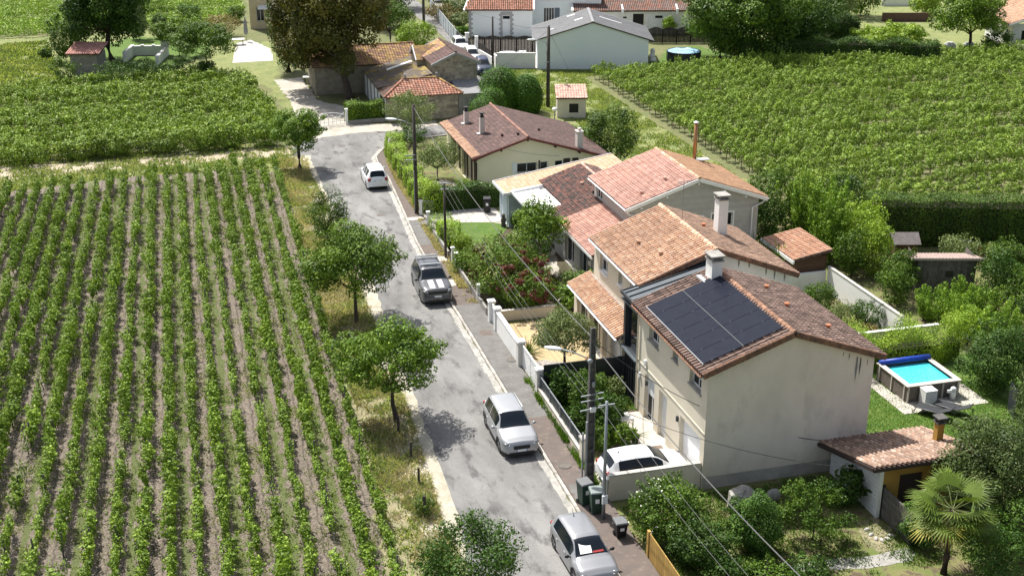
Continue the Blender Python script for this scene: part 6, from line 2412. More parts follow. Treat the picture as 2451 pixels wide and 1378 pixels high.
# small sheds
Sh = thing('tiled_hut','small white hut with a pink-tiled roof and a dark square opening by the pole','shed',(35.7,113.2,0),R(-14))
mb = MB()
mb.wall((0,0),(1,0),2.75,0,1.95,[(1.15,2.05,.5,1.4)],.2,(0,-1))
mb.wall((2.75,0),(0,1),2.2,0,1.95,(),.1,(1,0),top=[(0,1.95),(2.2,1.95),(2.2,2.5)])
mb.wall((0,0),(0,1),2.2,0,1.95,(),.1,(-1,0),top=[(0,1.95),(2.2,1.95),(2.2,2.5)])
mb.wall((0,2.2),(1,0),2.75,0,2.5,(),.1,(0,1))
mb.obj('wall',M['cream'],Sh)
mb = MB()
mb.box(1.15,2.05,.15,.2,.5,1.4)
mb.obj('dark_shutter',M['black'],Sh)
mb = MB()
mb.slab([(-.15,-.3,1.98),(2.9,-.3,1.98),(2.9,2.4,2.72),(-.15,2.4,2.72)],.08)
r_ = mb.obj('roof',M['roofdeck'],Sh)
lay_tiles(r_,(-.15,-.3,1.99),(1,0,0),(0,2.7,.74),3.05,2.8,'rib',M['tile_red'],n_ind=96,seed=46)

Bk = thing('brick_shed','small breeze-block shed with a salmon tile roof under the dark tree','shed',(*(-10.48,147.08),0),R(-15))
mb = MB()
mb.wall((0,0),(1,0),3.0,0,2.2,(),.1,(0,-1))
mb.wall((0,0),(0,1),3.2,0,2.2,(),.1,(-1,0))
mb.wall((3.0,0),(0,1),3.2,0,2.2,(),.1,(1,0))
mb.obj('wall',mat('breeze_block',(.25,.24,.225),.95,(.19,.185,.17),3),Bk)
for r_i in range(10):
    for c_i in range(8):
        mb = MB()
        off_ = .22 * (r_i % 2)
        a,b = max(c_i * .46 - off_,0.01),min(c_i * .46 + .445 - off_,2.99)
        if b > a + .05:
            slabbox(mb,(0,0),(1,0),(0,-1),a,b,r_i * .22 + .008,r_i * .22 + .212,.003,.02)
            mb.obj('block',mat('block_face',(.27,.26,.24),.95,(.2,.19,.18),4,rnd=.15),Bk)
mb = MB()
mb.slab([(-.4,-.3,2.25),(-.4,3.5,2.9),(3.4,3.5,2.9),(3.4,-.3,2.25)],.08)
r_ = mb.obj('roof',M['roofdeck'],Bk)
lay_tiles(r_,(-.4,-.3,2.26),(1,0,0),(0,3.8,.65),3.8,3.85,'canal',mat('salmon_tile',(.66,.38,.32),.85,(.58,.30,.24),2,tint=.2),seed=47)

RW = thing('low_pen_wall','roofless white enclosure of low walls on the lawn under the dark tree','wall',(*(-4.89,152.88),0),R(-12))
MB().box(0,.35,-.6,4.0,0,1.25).obj('wall_face',M['white'],RW)
MB().box(.352,4.4,3.6,4.0,0,1.15).obj('wall_face',M['white'],RW)
MB().box(4.0,4.4,-2.0,3.598,0,1.0).obj('wall_face',M['white'],RW)
MB().box(3.6,4.5,3.55,4.4,1.0,1.75).obj('gate_pier',M['white_paint'],RW)
for k in range(3):
    MB().box(1.2 + k * 1.3,1.55 + k * 1.3,3.55,4.02,1.151,1.26).obj('coping_block',M['white_paint'],RW)

# wooden tool shed behind the orange roofed house
WS = thing('tiled_wood_shed','wooden shed with pale orange tiles and a white eaves board behind the white garden wall','shed',(36.4,65.8,0))
wo = (36.4,65.8,0)
mb = MB(wo)
mb.wall((36.4,65.8),(1,0),2.15,0,2.25,(),.1,(0,-1))
mb.wall((36.4,65.8),(0,1),4.0,0,2.15,(),.1,(-1,0))
mb.wall((38.55,65.8),(0,1),4.0,0,2.35,(),.1,(1,0))
mb.obj('wall',M['brownwood'],WS)
planks(WS,'board',(36.4,65.8),(1,0),(0,-1),2.15,.2,2.2,M['brownwood'],wo,pitch=.14)
mb = MB(wo)
mb.slab([(36.15,65.55,2.15),(38.8,65.55,2.62),(38.8,70.0,2.62),(36.15,70.0,2.15)],.09)
rws = mb.obj('roof',M['roofdeck'],WS)
lay_tiles(rws,(-.25,-.23,2.16),(0,1,0),(2.65,0,.47),4.4,2.68,'canal',mat('pale_orange_tile',(.62,.37,.25),.85,(.54,.30,.19),2,c3=(.66,.5,.4),s3=5,tint=.22),n_ind=130,seed=51)
mb = MB(wo)
mb.beam((36.12,65.5,2.08),(36.12,70.05,2.08),.1,.2)
mb.obj('eaves_board',M['white_paint'],WS)

DS = thing('dark_board_shed','dark vertical-board shed with a small window and a pinkish corrugated roof','shed',(43.7,63.7,0),math.atan2(-1.0,3.5))
mb = MB()
mb.wall((0,0),(1,0),3.65,0,2.3,[(1.75,2.35,1.0,1.5)],.08,(0,-1))
mb.wall((3.65,0),(0,1),2.2,0,2.3,(),.1,(1,0))
mb.wall((0,0),(0,1),2.2,0,2.3,(),.1,(-1,0))
mb.obj('wall',M['greywood'],DS)
for i in range(26):
    u = i * .14
    if 1.65 < u < 2.3:
        continue
    mb = MB()
    slabbox(mb,(0,0),(1,0),(0,-1),u + .006,u + .134,.02,2.25,.002,.02 + .012 * (i % 2))
    mb.obj('board',M['greywood'],DS)
window(DS,(0,0),(1,0),(0,-1),1.75,2.35,1.0,1.5,(0,0,0),depth=.06,frame=M['greywood'],mull=0)
mb = MB()
n = 22
vs,fs = [],[]
for i in range(n * 2 + 1):
    x = -.5 + i * 4.5 / (n * 2)
    zz = .035 if i % 2 else 0
    vs += [(x,-.18,2.36 + zz),(x,2.3,1.80 + zz)]
fs = [(2 * i,2 * i + 2,2 * i + 3,2 * i + 1) for i in range(n * 2)]
mb.add(vs,fs)
mb.obj('corrugated_roof',mat('pink_sheet',(.33,.25,.22),.85,(.22,.16,.14),4),DS)
mb = MB()
mb.box(-.5,4.0,-.22,-.16,2.22,2.37)
mb.obj('fascia',mat('pinkish_board',(.42,.34,.30),.85),DS)

LS = thing('ochre_shed','low shed with an aged canal-tile roof, a white boarded side wall and an ochre front','shed',(27.55,40.9,0))
so2 = (27.55,40.9,0)
mb = MB(so2)
mb.wall((27.55,40.9),(0,1),4.0,0,1.6,(),.1,(-1,0),top=[(0,1.6),(4.0,1.6),(0,2.6)])
mb.obj('side_wall',M['white'],LS)
for i in range(13):
    z = i * .2
    L2 = 4.0 if z < 1.4 else 4.0 * (1 - (z - 1.4) / 1.15)
    if L2 > .3:
        mb = MB(so2)
        slabbox(mb,(27.55,40.9),(0,1),(-1,0),.03,L2,z + .01,z + .19,.003,.028)
        mb.obj('white_board',M['white_paint'],LS)
mb = MB(so2)
mb.wall((27.55,40.9),(1,0),4.4,0,2.6,[(.95,2.1,0.02,1.95)],.2,(0,-1))
mb.obj('front_wall',M['ochre'],LS)
mb = MB(so2)
mb.box(28.5,29.65,41.02,41.1,.02,1.95)
mb.obj('dark_door',M['dark_brown'],LS)
mb = MB(so2)
slabbox(mb,(27.55,40.9),(1,0),(0,-1),-.05,.12,0,2.6,.004,.06)
mb.obj('corner_board',M['white_paint'],LS)
mb = MB(so2)
mb.slab([(26.9,40.45,2.72),(32.4,40.45,2.72),(32.4,45.0,1.55),(26.9,45.0,1.55)],.1)
rls = mb.obj('roof',M['roofdeck'],LS)
lay_tiles(rls,(26.9 - 27.55,45.02 - 40.9,1.56),(1,0,0),(0,-4.6,1.19),5.4,4.72,'canal',mat('worn_tile',(.33,.21,.15),.9,(.2,.135,.105),2,c3=(.46,.35,.28),s3=4,t3=(.5,.64),tint=.35,rnd=.12),n_ind=290,seed=52)
for a,b in (((26.86,45.0,1.5),(26.86,40.42,2.68)),):
    mb = MB(so2)
    mb.beam(a,b,.07,.16)
    mb.obj('bargeboard',M['dark_brown'],LS)
mb = MB(so2)
mb.beam((26.86,40.42,2.64),(32.4,40.42,2.64),.07,.16)
mb.obj('bargeboard',M['dark_brown'],LS)
chimney(LS,so2,31.5,42.8,1.9,3.1,.32,.32,M['ochre'],capm=M['dark_concrete'])
Fd = thing('weathered_screen','weathered dark board screen beside the ochre shed door','fence',(27.75,38.6,0),math.atan2(.18,2.2) * 0)
for i in range(10):
    MB().box(-.03,.03,0,2.2,.06 + i * .145,.06 + i * .145 + .132).obj('board',M['greywood'],Fd)
MB().box(-.05,.05,-.1,0,0,1.6).obj('post',M['darkwood'],Fd)
MB().box(-.05,.05,2.2,2.3,0,1.6).obj('post',M['darkwood'],Fd)

LT = thing('corrugated_lean_to','dark lean-to with a small corrugated roof behind the conifer','shed',(34.6,88.3,0),R(-14))
mb = MB()
mb.box(0,2.6,0,2.0,0,1.9)
mb.obj('wall',M['darkwood'],LT)
vs,fs = [],[]
for i in range(21):
    vs += [(-.2 + i * .15,-.2,2.0 + (.04 if i % 2 else 0)),(-.2 + i * .15,2.2,2.3 + (.04 if i % 2 else 0))]
mb = MB()
mb.add(vs,[(2 * i,2 * i + 2,2 * i + 3,2 * i + 1) for i in range(20)])
mb.obj('corrugated_roof',M['fibre'],LT)
PH = thing('garden_playhouse','small grey-roofed garden cabin half hidden in front of the long tall hedge','cabin',(45.7,69.6,0),R(-15))
mb = MB()
mb.box(.1,1.6,0,1.3,0,1.1)
mb.obj('wall',M['brownwood'],PH)
mb = MB()
mb.slab([(-.1,-.2,1.05),(1.8,-.2,1.05),(1.8,.65,1.65),(-.1,.65,1.65)],.06)
mb.slab([(-.1,1.5,1.05),(1.8,1.5,1.05),(1.8,.65,1.65),(-.1,.65,1.65)],.06)
mb.obj('roof',mat('felt_roof',(.19,.165,.16),.9,(.13,.115,.11),5),PH)

# walls, fences and gates along the street
def blockwall(name,label,a,b,h,w,m,cap=None,z0=0,cat='wall',group=None,capm=None):
    """a rendered wall from a to b with a coping"""
    dx,dy = b[0] - a[0],b[1] - a[1]
    L_ = math.hypot(dx,dy)
    T = thing(name,label,cat,(a[0],a[1],z0),math.atan2(dy,dx),group)
    MB().box(0,L_,-w / 2,w / 2,-.02,h).obj('wall_face',m,T,bevel=.008)
    if cap:
        n = max(1,int(L_ / 1.0))
        me = None
        for i in range(n):
            if me is None:
                me = MB().box(.004,L_ / n - .004,-w / 2 - .03,w / 2 + .03,h + .001,h + cap).obj('coping_stone',capm or M['pale_concrete'],T,bevel=.01)
            else:
                o = me.copy()
                col.objects.link(o)
                o.location = (i * L_ / n,0,0)
    return T

def pillar(label,x,y,h,w,m,capm=None,z0=0.0,cat='gate pillar',group=None):
    T = thing('gate_pillar',label,cat,(x,y,z0),0,group)
    MB().box(-w / 2,w / 2,-w / 2,w / 2,-.02,h).obj('shaft',m,T,bevel=.01)
    mb = MB()
    mb.box(-w / 2 - .05,w / 2 + .05,-w / 2 - .05,w / 2 + .05,h + .001,h + .07)
    mb.box(-w / 2 - .02,w / 2 + .02,-w / 2 - .02,w / 2 + .02,h + .07,h + .10)
    mb.obj('cap',capm or m,T,bevel=.01)
    return T

WP = M['white_paint']
pillar('white capped gate pillar nearest the big mixed shrub',16.95,66.1,1.35,.36,WP)
g1 = thing('pedestrian_gate','narrow white boarded gate between the two white pillars by the mixed shrub','gate',(16.95,65.92,0),R(-90))
for i in range(7):
    MB().box(.02 + i * .13,.14 + i * .13,-.02,.02,.06,1.25).obj('board',WP,g1)
MB().box(.0,.95,-.03,.03,1.25,1.31).obj('top_rail',WP,g1)
pillar('white capped pillar between the narrow gate and the long white wall',16.95,64.75,1.42,.36,WP)
wb = blockwall('street_wall','long white street wall in front of the olive tree yard',(16.93,64.55),(16.93,59.98),1.28,.2,M['white'],cap=.05,capm=WP)
for i in range(5):
    MB().box(.01,4.56,.103,.112,.06 + i * .245,.06 + i * .245 + .235).obj('wall_panel',M['white'],wb)
pillar('grey-white square pillar between the long white wall and the sliding gate',16.95,59.75,1.48,.40,mat('pillar_render',(.60,.58,.54),.9),WP)
sg = thing('sliding_gate','wide white gate of horizontal slats next to the square pillar','gate',(17.0,59.5,0),R(-90))
for k in range(2):
    for i in range(9):
        MB().box(.02 + k * 1.52,1.50 + k * 1.52,-.022,.022,.08 + i * .137,.08 + i * .137 + .122).obj('slat',WP,sg)
    for u in (.0,1.48):
        MB().box(u + k * 1.52,u + .05 + k * 1.52,-.03,.03,.04,1.33).obj('gate_frame',WP,sg)
MB().box(0,3.06,-.035,.035,1.33,1.39).obj('top_rail',WP,sg)
pillar('slim white pillar where the slatted gate meets the black screen',16.95,56.2,1.42,.34,mat('pillar_render',(.6,.58,.54),.9),WP)
# black screen between the two plots
bs = thing('black_screen_fence','tall black panel fence between the sandy yard and the shaded garden','fence',(17.1,55.86,0),0)
for i in range(3):
    MB().box(.02 + i * 1.42,1.40 + i * 1.42,-.02,.02,.05,1.76).obj('panel',M['anthracite'],bs)
    MB().box(i * 1.42 - .03,i * 1.42 + .03,-.035,.035,0,1.80).obj('post',M['anthracite'],bs)
MB().box(0,4.24,-.03,.03,1.78,1.81).obj('top_rail',M['anthracite'],bs)
# low wall with railing
lw = blockwall('railing_wall','low pale wall with a grey railing and reed screen along the shaded garden',(16.93,56.0),(16.93,49.0),.45,.2,M['cream'],cap=.05)
for i in range(32):
    MB().box(.1 + i * .215,.115 + i * .215,-.01,.01,.50,1.12).obj('baluster',M['galv'],lw)
MB().box(0,6.85,-.025,.025,1.12,1.17).obj('handrail',M['galv'],lw)
MB().box(0,6.85,.04,.05,.50,1.10).obj('privacy_mesh',mat('green_mesh',(.03,.045,.04),.7),lw)
for i in range(5):
    MB().box(i * 1.7 - .03,i * 1.7 + .03,-.03,.03,.50,1.2).obj('post',M['galv'],lw)
pillar('cream pillar at the near end of the railing wall by the driveway',16.95,48.75,1.28,.42,M['cream'],M['concrete'])
MB((0,0,0))
blockwall('driveway_wall','low grey-beige wall between the white car and the shady garden',(16.85,45.3),(21.22,45.3),1.24,.2,M['greige'],cap=.06,capm=M['pale_concrete'])
pillar('short white post at the street end of the driveway wall',16.7,45.3,1.1,.2,M['white'])
blockwall('yard_divider','low cream wall behind the olive tree yard in front of the mixed shrub',(17.2,66.2),(21.2,66.2),.62,.2,M['cream'],cap=.04)
blockwall('garden_wall','white garden wall with rain stains running back from the tiled wood shed',(38.55,65.4),(38.55,57.0),1.65,.16,M['white'],cap=.04,capm=M['pale_concrete'])
blockwall('cross_wall','short white garden wall in front of the tiled wood shed',(34.0,65.5),(38.4,65.5),1.35,.16,M['white'])
blockwall('pool_wall','long low wall with a white top behind the yellow-green hedge and the pool',(33.6,56.5),(40.6,56.5),1.15,.16,M['cream'],cap=.05,capm=WP)
# boundary of the leafy plots: low wall, little posts
for i,(a,b) in enumerate((((16.95,67.2),(16.95,74.9)),((16.95,77.6),(16.95,83.6)))):
    blockwall('plinth_wall',['low grey concrete wall under the big mixed shrub along the pavement','low grey concrete wall under the clipped round hedge along the pavement'][i],a,b,.5,.14,M['concrete'])
for i,(y,lab) in enumerate(((69.3,'thin white gate post in the big mixed shrub'),(75.2,'white post right beside the thin dark telephone pole'),(76.3,'white gate post just beyond the thin dark telephone pole'),
                              (84.2,'white post at the near side of the slabbed driveway'),(86.9,'white post beside the tall pole at the long hedge'))):
    pillar(lab,16.95,y,1.15,.18,M['white'])
mg = thing('mesh_gate','small grey wire gate folded back beside the tall wooden pole','gate',(17.05,87.1,0),R(-20))
for i in range(9):
    MB().box(.05 + i * .1,.065 + i * .1,-.006,.006,.08,1.1).obj('bar',M['galv'],mg)
MB().box(0,.9,-.015,.015,1.1,1.14).obj('top_rail',M['galv'],mg)
MB().box(0,.9,-.015,.015,.06,.1).obj('bottom_rail',M['galv'],mg)

# the white farm gate
fg = thing('farm_gate','wide white tubular farm gate with curved braces at the end of the road','gate',(12.45,115.2,0),math.atan2(.75,3.0))
for k in range(2):
    x0 = k * 1.62
    mb = MB()
    for z in (.12,.45):
        mb.tube([(x0,0,z),(x0 + 1.55,0,z)],.03,6)
    pts = [(x0 + 1.55 * t,0,1.0 + .32 * math.sin(math.pi * (t * .5 if k == 0 else .5 - t * .5)) * 1) for t in [i / 8 for i in range(9)]]
    mb.tube(pts,.035,6)
    mb.obj('gate_frame',WP,fg,smooth=True)
    for i in range(5):
        x = x0 + i * 1.55 / 4
        mb = MB()
        mb.tube([(x,0,.1),(x,0,1.02)],.022,6)
        mb.obj('upright',WP,fg)
    mb = MB()
    mb.tube([(x0,0,.12),(x0 + 1.55,0,1.2)],.025,6)
    mb.obj('brace',WP,fg)
for x,lab in ((12.3,'left white post of the farm gate'),(15.75,'right white post of the farm gate beside the dark hedge')):
    pillar(lab,x,115.15 + (x - 12.3) * .25,1.45,.22,WP)
blockwall('hedge_plinth','low grey wall at the foot of the clipped farmyard hedge',(15.95,116.0),(20.2,116.3),.38,.2,M['concrete'])

# grey panel fence and gate along the lane, dark scalloped fence
pf = thing('grey_panel_fence','long pale grey concrete panel fence running up the lane','fence',(34.9,152.6,0),math.atan2(28,2.4))
for i in range(11):
    MB().box(i * 2.45 + .06,i * 2.45 + 2.39,-.03,.03,.12,.95).obj('panel',mat('grey_panel',(.42,.46,.50),.85,(.36,.40,.44),2,rnd=.08),pf)
    MB().box(i * 2.45 + .06,i * 2.45 + 2.39,-.03,.03,.97,1.75).obj('panel',mat('grey_panel',(.4,.4,.4)),pf)
    MB().box(i * 2.45 - .06,i * 2.45 + .06,-.07,.07,0,1.8).obj('post',M['galv'],pf)
    MB().box(i * 2.45 + .06,i * 2.45 + 2.39,-.05,.05,1.755,1.80).obj('cap_rail',M['galv'],pf)
sgt = thing('black_sliding_gate','black metal sliding gate at the near end of the grey panel fence','gate',(34.9,152.2,0),R(-92))
for i in range(12):
    MB().box(.02,3.6,-.02,.02,.1 + i * .145,.1 + i * .145 + .135).obj('slat',M['anthracite'],sgt)
MB().box(3.6,3.7,-.03,.03,0,1.9).obj('gate_frame',M['anthracite'],sgt)
MB().box(-.1,.0,-.03,.03,0,1.95).obj('gate_frame',M['anthracite'],sgt)
pillar('tall white gate pillar beside the black sliding gate',35.2,148.3,2.2,.4,WP)
pillar('white gate pillar with a letter box above the black panel fence',35.6,145.2,2.3,.32,WP)
blockwall('lane_wall','low white wall with a black panel fence on top beside the two cars on the lane',(35.7,145.0),(36.1,139.0),.95,.2,M['white'])
bp = thing('black_panel_fence','black panels standing above the low white lane wall','fence',(35.75,144.9,.95),math.atan2(-5.8,.4))
for i in range(4):
    MB().box(i * 1.46 + .03,i * 1.46 + 1.43,-.02,.02,.02,.85 - i * .08).obj('panel',M['darkwood'],bp)
sf = thing('scalloped_fence','dark brown board fence with a wavy scalloped top behind the white car','fence',(*(35.12,147.15),0),R(-15.4))
for k in range(5):
    nb = 11
    for i in range(nb):
        u = (i + .5) / nb
        zt = 1.85 + .28 * math.sin(math.pi * u)
        x = k * 1.92 + i * 1.92 / nb
        MB().box(x + .008,x + 1.92 / nb - .008,-.02,.02,.05,zt).obj('board',M['darkwood'],sf)
    MB().box(k * 1.92 - .05,k * 1.92 + .05,-.06,.06,0,1.9).obj('post',M['darkwood'],sf)
sf2 = thing('scalloped_fence','dark board fence with a wavy top behind the round pool','fence',(*(58.41,147.55),0),R(-15.4))
for k in range(5):
    nb = 11
    for i in range(nb):
        u = (i + .5) / nb
        zt = 1.75 + .28 * math.sin(math.pi * u)
        x = k * 1.75 + i * 1.75 / nb
        MB().box(x + .008,x + 1.75 / nb - .008,-.02,.02,.05,zt).obj('board',M['darkwood'],sf2)
    MB().box(k * 1.75 - .05,k * 1.75 + .05,-.06,.06,0,1.8).obj('post',M['darkwood'],sf2)
blockwall('yard_wall','long plain white wall left of the windowless white hall, grass at its foot',(36.15,137.7),(40.4,136.55),1.72,.2,M['white'],cap=.05,capm=WP)
blockwall('yard_return_wall','short white wall end facing the lane next to the letter box pole',(36.15,137.8),(36.2,139.2),1.4,.2,M['white'])

# cars
SUVc = dict(SUV)
car('parked_suv','silver grey family SUV parked facing us beside the black screen garden',(14.25,52.13,0),R(-90.5),SUVc,PAINT['silver'],'cars parked along the street')
car('parked_suv','dark grey off-road car with white bonnet stripes and roof bars',(14.55,71.9,0),R(-91.7),JEEP,PAINT['anthracite'],'cars parked along the street')
HC = dict(HATCH)
HC['extra'] = (antenna,dashboard_paper)
HC['mirror'] = M['black']
car('parked_hatchback','grey hatchback with a white sunshade behind its windscreen, at the bottom edge',(14.30,41.05,0),R(-88.5),HC,PAINT['grey'],'cars parked along the street')
car('parked_people_carrier','rounded white people carrier seen from behind at the bend',(15.05,96.3,0),R(89),MPV,PAINT['white'],'cars parked along the street')
WH_ = dict(HATCH)
WH_['mirror'] = M['black']
car('parked_hatchback','white electric hatchback standing side-on in the driveway behind the low wall',(19.05,46.75,.02),R(0),WH_,PAINT['white'])
BL = dict(MPV)
BL['extra'] = ()
car('parked_van','dark blue small van parked on the lane beside the stone barn',(34.05,136.0,0),R(-98),BL,PAINT['blue'],'cars on the lane')
car('parked_van','white van parked directly behind the dark blue van',(34.3,142.3,0),R(-96),BL,PAINT['white'],'cars on the lane')
BL2 = dict(SUV)
BL2['extra'] = ()
car('parked_car','white car further up the lane, mostly hidden by the barn roof',(34.5,149.0,0),R(-94),BL2,PAINT['white'],'cars on the lane')
car('parked_car','white car behind the plain white yard wall, only its roof showing',(38.5,139.4,0),R(-15),HATCH,PAINT['white'])
car('parked_car','white car standing among shrubs at the top edge behind the lane pole',(38.6,180.5,0),R(-100),HATCH,PAINT['white'])

# poles
P1 = thing('concrete_pole','thick dark concrete utility pole with ladder recesses and a street lamp','utility pole',(16.44,46.61,0))
mb = MB()
w0,w1,hh = .19,.11,7.8
for s1,s2 in ((-1,0),(1,0)):
    mb.add([(s1 * w0,-.15,0),(s1 * (w0 - .06),-.15,0),(s1 * (w0 - .06),.15,0),(s1 * w0,.15,0),
            (s1 * w1,-.10,hh),(s1 * (w1 - .05),-.10,hh),(s1 * (w1 - .05),.10,hh),(s1 * w1,.10,hh)],
           [(0,1,2,3),(7,6,5,4),(0,4,5,1),(1,5,6,2),(2,6,7,3),(3,7,4,0)])
mb.obj('pole_flange',M['dark_concrete'],P1)
MB().add([(-w0 + .06,-.04,0),(w0 - .06,-.04,0),(w0 - .06,.04,0),(-w0 + .06,.04,0),(-w1 + .05,-.04,hh),(w1 - .05,-.04,hh),(w1 - .05,.04,hh),(-w1 + .05,.04,hh)],
         [(0,1,2,3),(7,6,5,4),(0,4,5,1),(1,5,6,2),(2,6,7,3),(3,7,4,0)]).obj('pole_web',M['dark_concrete'],P1)
for i in range(11):
    z = .5 + i * .66
    t = z / hh
    w = w0 + (w1 - w0) * t - .05
    MB().box(-w,w,-.12 + .04 * t,.12 - .04 * t,z,z + .16).obj('rung',M['dark_concrete'],P1)
lamp_arm(P1,6.55,1.45,R(148),head=.85)
for z,l in ((4.72,1.0),(4.45,1.0),(4.02,1.05)):
    mb = MB()
    mb.beam((-l / 2 - .05,-.22,z - .03),(l / 2,-.18,z + .03),.05,.05)
    mb.obj('crossarm',M['galv'],P1)
MB().box(-.13,.13,-.30,-.21,3.9,4.12).obj('junction_box',M['white_paint'],P1)
MB().box(-.26,-.2,-.2,-.1,0,3.4).obj('conduit',M['galv'],P1)
MB().box(-.38,-.32,-.05,.02,0,2.8).obj('conduit',M['galv'],P1)
mb = MB()
mb.ball((-.17,-.2,6.35),(.14,.1,.1),8,6)
mb.ball((.02,-.2,5.7 - .5),(.08,.08,.14),8,6)
mb.obj('insulator',M['galv'],P1)

P4 = thing('metal_pole','slim grey metal telephone pole beside the green wheelie bins','utility pole',(16.13,43.79,0))
mb = MB()
mb.tube([(0,0,-.02),(0,0,5.7)],[.085,.06],10)
mb.obj('shaft',M['galv'],P4,smooth=True)
MB().box(-.35,.35,-.03,.03,5.5,5.56).obj('crossarm',M['galv'],P4)
MB().box(-.12,.12,-.16,-.08,.9,1.3).obj('meter_box',M['white_plastic'],P4)

P2 = thing('wooden_pole','tall dark wooden utility pole with a street lamp at the bend by the hedge','utility pole',(16.73,87.46,0))
mb = MB()
mb.tube([(0,0,-.02),(0,0,8.3)],[.16,.115],10)
mb.obj('shaft',M['oldwood'],P2,smooth=True)
lamp_arm(P2,7.05,1.4,R(150),head=.95)
for z in (4.55,4.2):
    MB().box(-.75,.1,-.16,-.10,z,z + .06).obj('crossarm',M['galv'],P2)
MB().box(-.14,.02,-.25,-.14,3.6,4.0).obj('junction_box',M['black'],P2)
mb = MB()
mb.tube([(-.14,-.12,0),(-.12,-.12,3.4)],.03,6)
mb.obj('conduit',M['galv'],P2)

P3 = thing('thin_pole','thin dark telephone pole in the hedge between the two driveways','utility pole',(16.72,77.45,0))
mb = MB()
mb.tube([(0,0,-.02),(0,0,5.3)],[.095,.07],9)
mb.obj('shaft',M['oldwood'],P3,smooth=True)
for z,y in ((5.25,0),(4.85,.02)):
    MB().box(-.3,.3,-.04 + y,.04 + y,z,z + .07).obj('crossarm',M['galv'],P3)

P5 = thing('wooden_pole','tall wooden utility pole with a curved lamp arm beside the tiled hut','utility pole',(36.2,117.9,0))
mb = MB()
mb.tube([(0,0,-.02),(0,0,7.9)],[.20,.15],10)
mb.obj('shaft',M['oldwood'],P5,smooth=True)
lamp_arm(P5,6.6,1.35,R(160),head=.95)
MB().box(-.6,.6,-.22,-.17,4.5,4.56).obj('crossarm',M['galv'],P5)
mb = MB()
mb.ball((.02,0,8.0),(.1,.1,.14),8,6)
mb.obj('insulator',M['galv'],P5)
mb = MB()
for i in range(6):
    mb.tube([(-.19,-.05,2 + i * .8),(-.24,-.1,2.4 + i * .8)],.02,5)
mb.obj('fittings',M['galv'],P5)

P6 = thing('thin_pole','thin dark pole at the corner of the plain white yard wall','utility pole',(35.75,138.0,0))
mb = MB()
mb.tube([(0,0,-.02),(0,0,5.8)],[.13,.10],8)
mb.obj('shaft',M['oldwood'],P6,smooth=True)
MB().box(-.18,.02,.05,.2,1.5,2.1).obj('letter_box',M['black'],P6)
P7 = thing('concrete_pole','grey pole at the far end of the panel fence near the top edge','utility pole',(34.0,168.5,0))
mb = MB()
mb.tube([(0,0,-.02),(0,0,7.5)],[.2,.16],8)
mb.obj('shaft',M['dark_concrete'],P7,smooth=True)
SL = thing('small_lamp_post','short grey lamp post with a round white head below the tiled hut','lamp post',(33.6,107.3,0))
mb = MB()
mb.tube([(0,0,0),(0,0,2.2)],.06,8)
mb.obj('shaft',M['galv'],SL)
mb = MB()
mb.ball((0,0,2.35),(.26,.26,.18),10,6)
mb.obj('lamp_head',WP,SL,smooth=True)

# overhead cables
cable('thick pale overhead cable from the tall wooden pole to the concrete pole',(16.73,87.4,8.1),(16.44,46.7,7.3),.9,.022,M['wire_pale'])
cable('twisted cable from the concrete pole towards the bottom of the picture',(16.44,46.5,7.1),(17.6,26.0,6.6),.5,.022,M['wire_pale'])
gr_ = 'telephone wires between the slim poles'
for dx in (-.3,0,.3):
    cable('thin telephone wire between the poles along the walls, %s' % {-.3: 'nearest the road',0: 'in the middle',.3: 'nearest the gardens'}[dx],(16.72 + dx,77.45,5.25),(16.44 + dx * .9,46.6,4.5),.55,.008,M['wire_pale'],gr_)
for dx in (-.3,.3):
    cable('thin wire from the slim metal pole out at the bottom, on the %s side' % ('road' if dx < 0 else 'garden'),(16.13 + dx,43.8,5.5),(16.9 + dx,27.0,5.0),.4,.009,M['wire_pale'],'telephone wires from the metal pole')
    cable('thin wire from the tall wooden pole to the thin pole, on the %s side' % ('road' if dx < 0 else 'garden'),(16.3 + dx,87.4,4.5),(16.72 + dx,77.45,5.2),.15,.008,M['wire'],'telephone wires at the bend')
cable('cable from the top of the concrete pole to the ochre shed roof',(16.44,46.6,7.2),(26.9,44.9,1.75),.9,.016,M['wire'])
cable('lower cable across the blank gable to the ochre shed corner',(16.44,46.6,4.5),(27.2,40.6,2.55),.7,.012,M['wire'])
cable('short cable from the concrete pole to the orange-tiled porch',(16.44,46.7,7.2),(21.3,55.9,2.9),.5,.014,M['wire'])
cable('cable from the wooden pole to the pale yellow gable',(16.73,87.4,7.8),(29.0,91.2,2.6),.8,.010,M['wire'])
cable('overhead cable between the pole by the hut and the pole at the yard wall',(36.2,117.9,7.9),(35.75,138.0,5.8),.5,.02,M['wire'])
cable('guy wire from the pole by the hut down to the grass',(36.25,118.1,7.6),(42.5,128.5,.02),.05,.012,M['wire_pale'])
cable('overhead cable from the yard wall pole towards the white house',(35.75,138.0,5.7),(35.5,163.0,5.2),.7,.018,M['wire'])
cable('overhead cable from the wooden pole at the bend to the pole by the hut',(16.73,87.5,8.2),(36.2,117.8,7.8),1.0,.016,M['wire'])

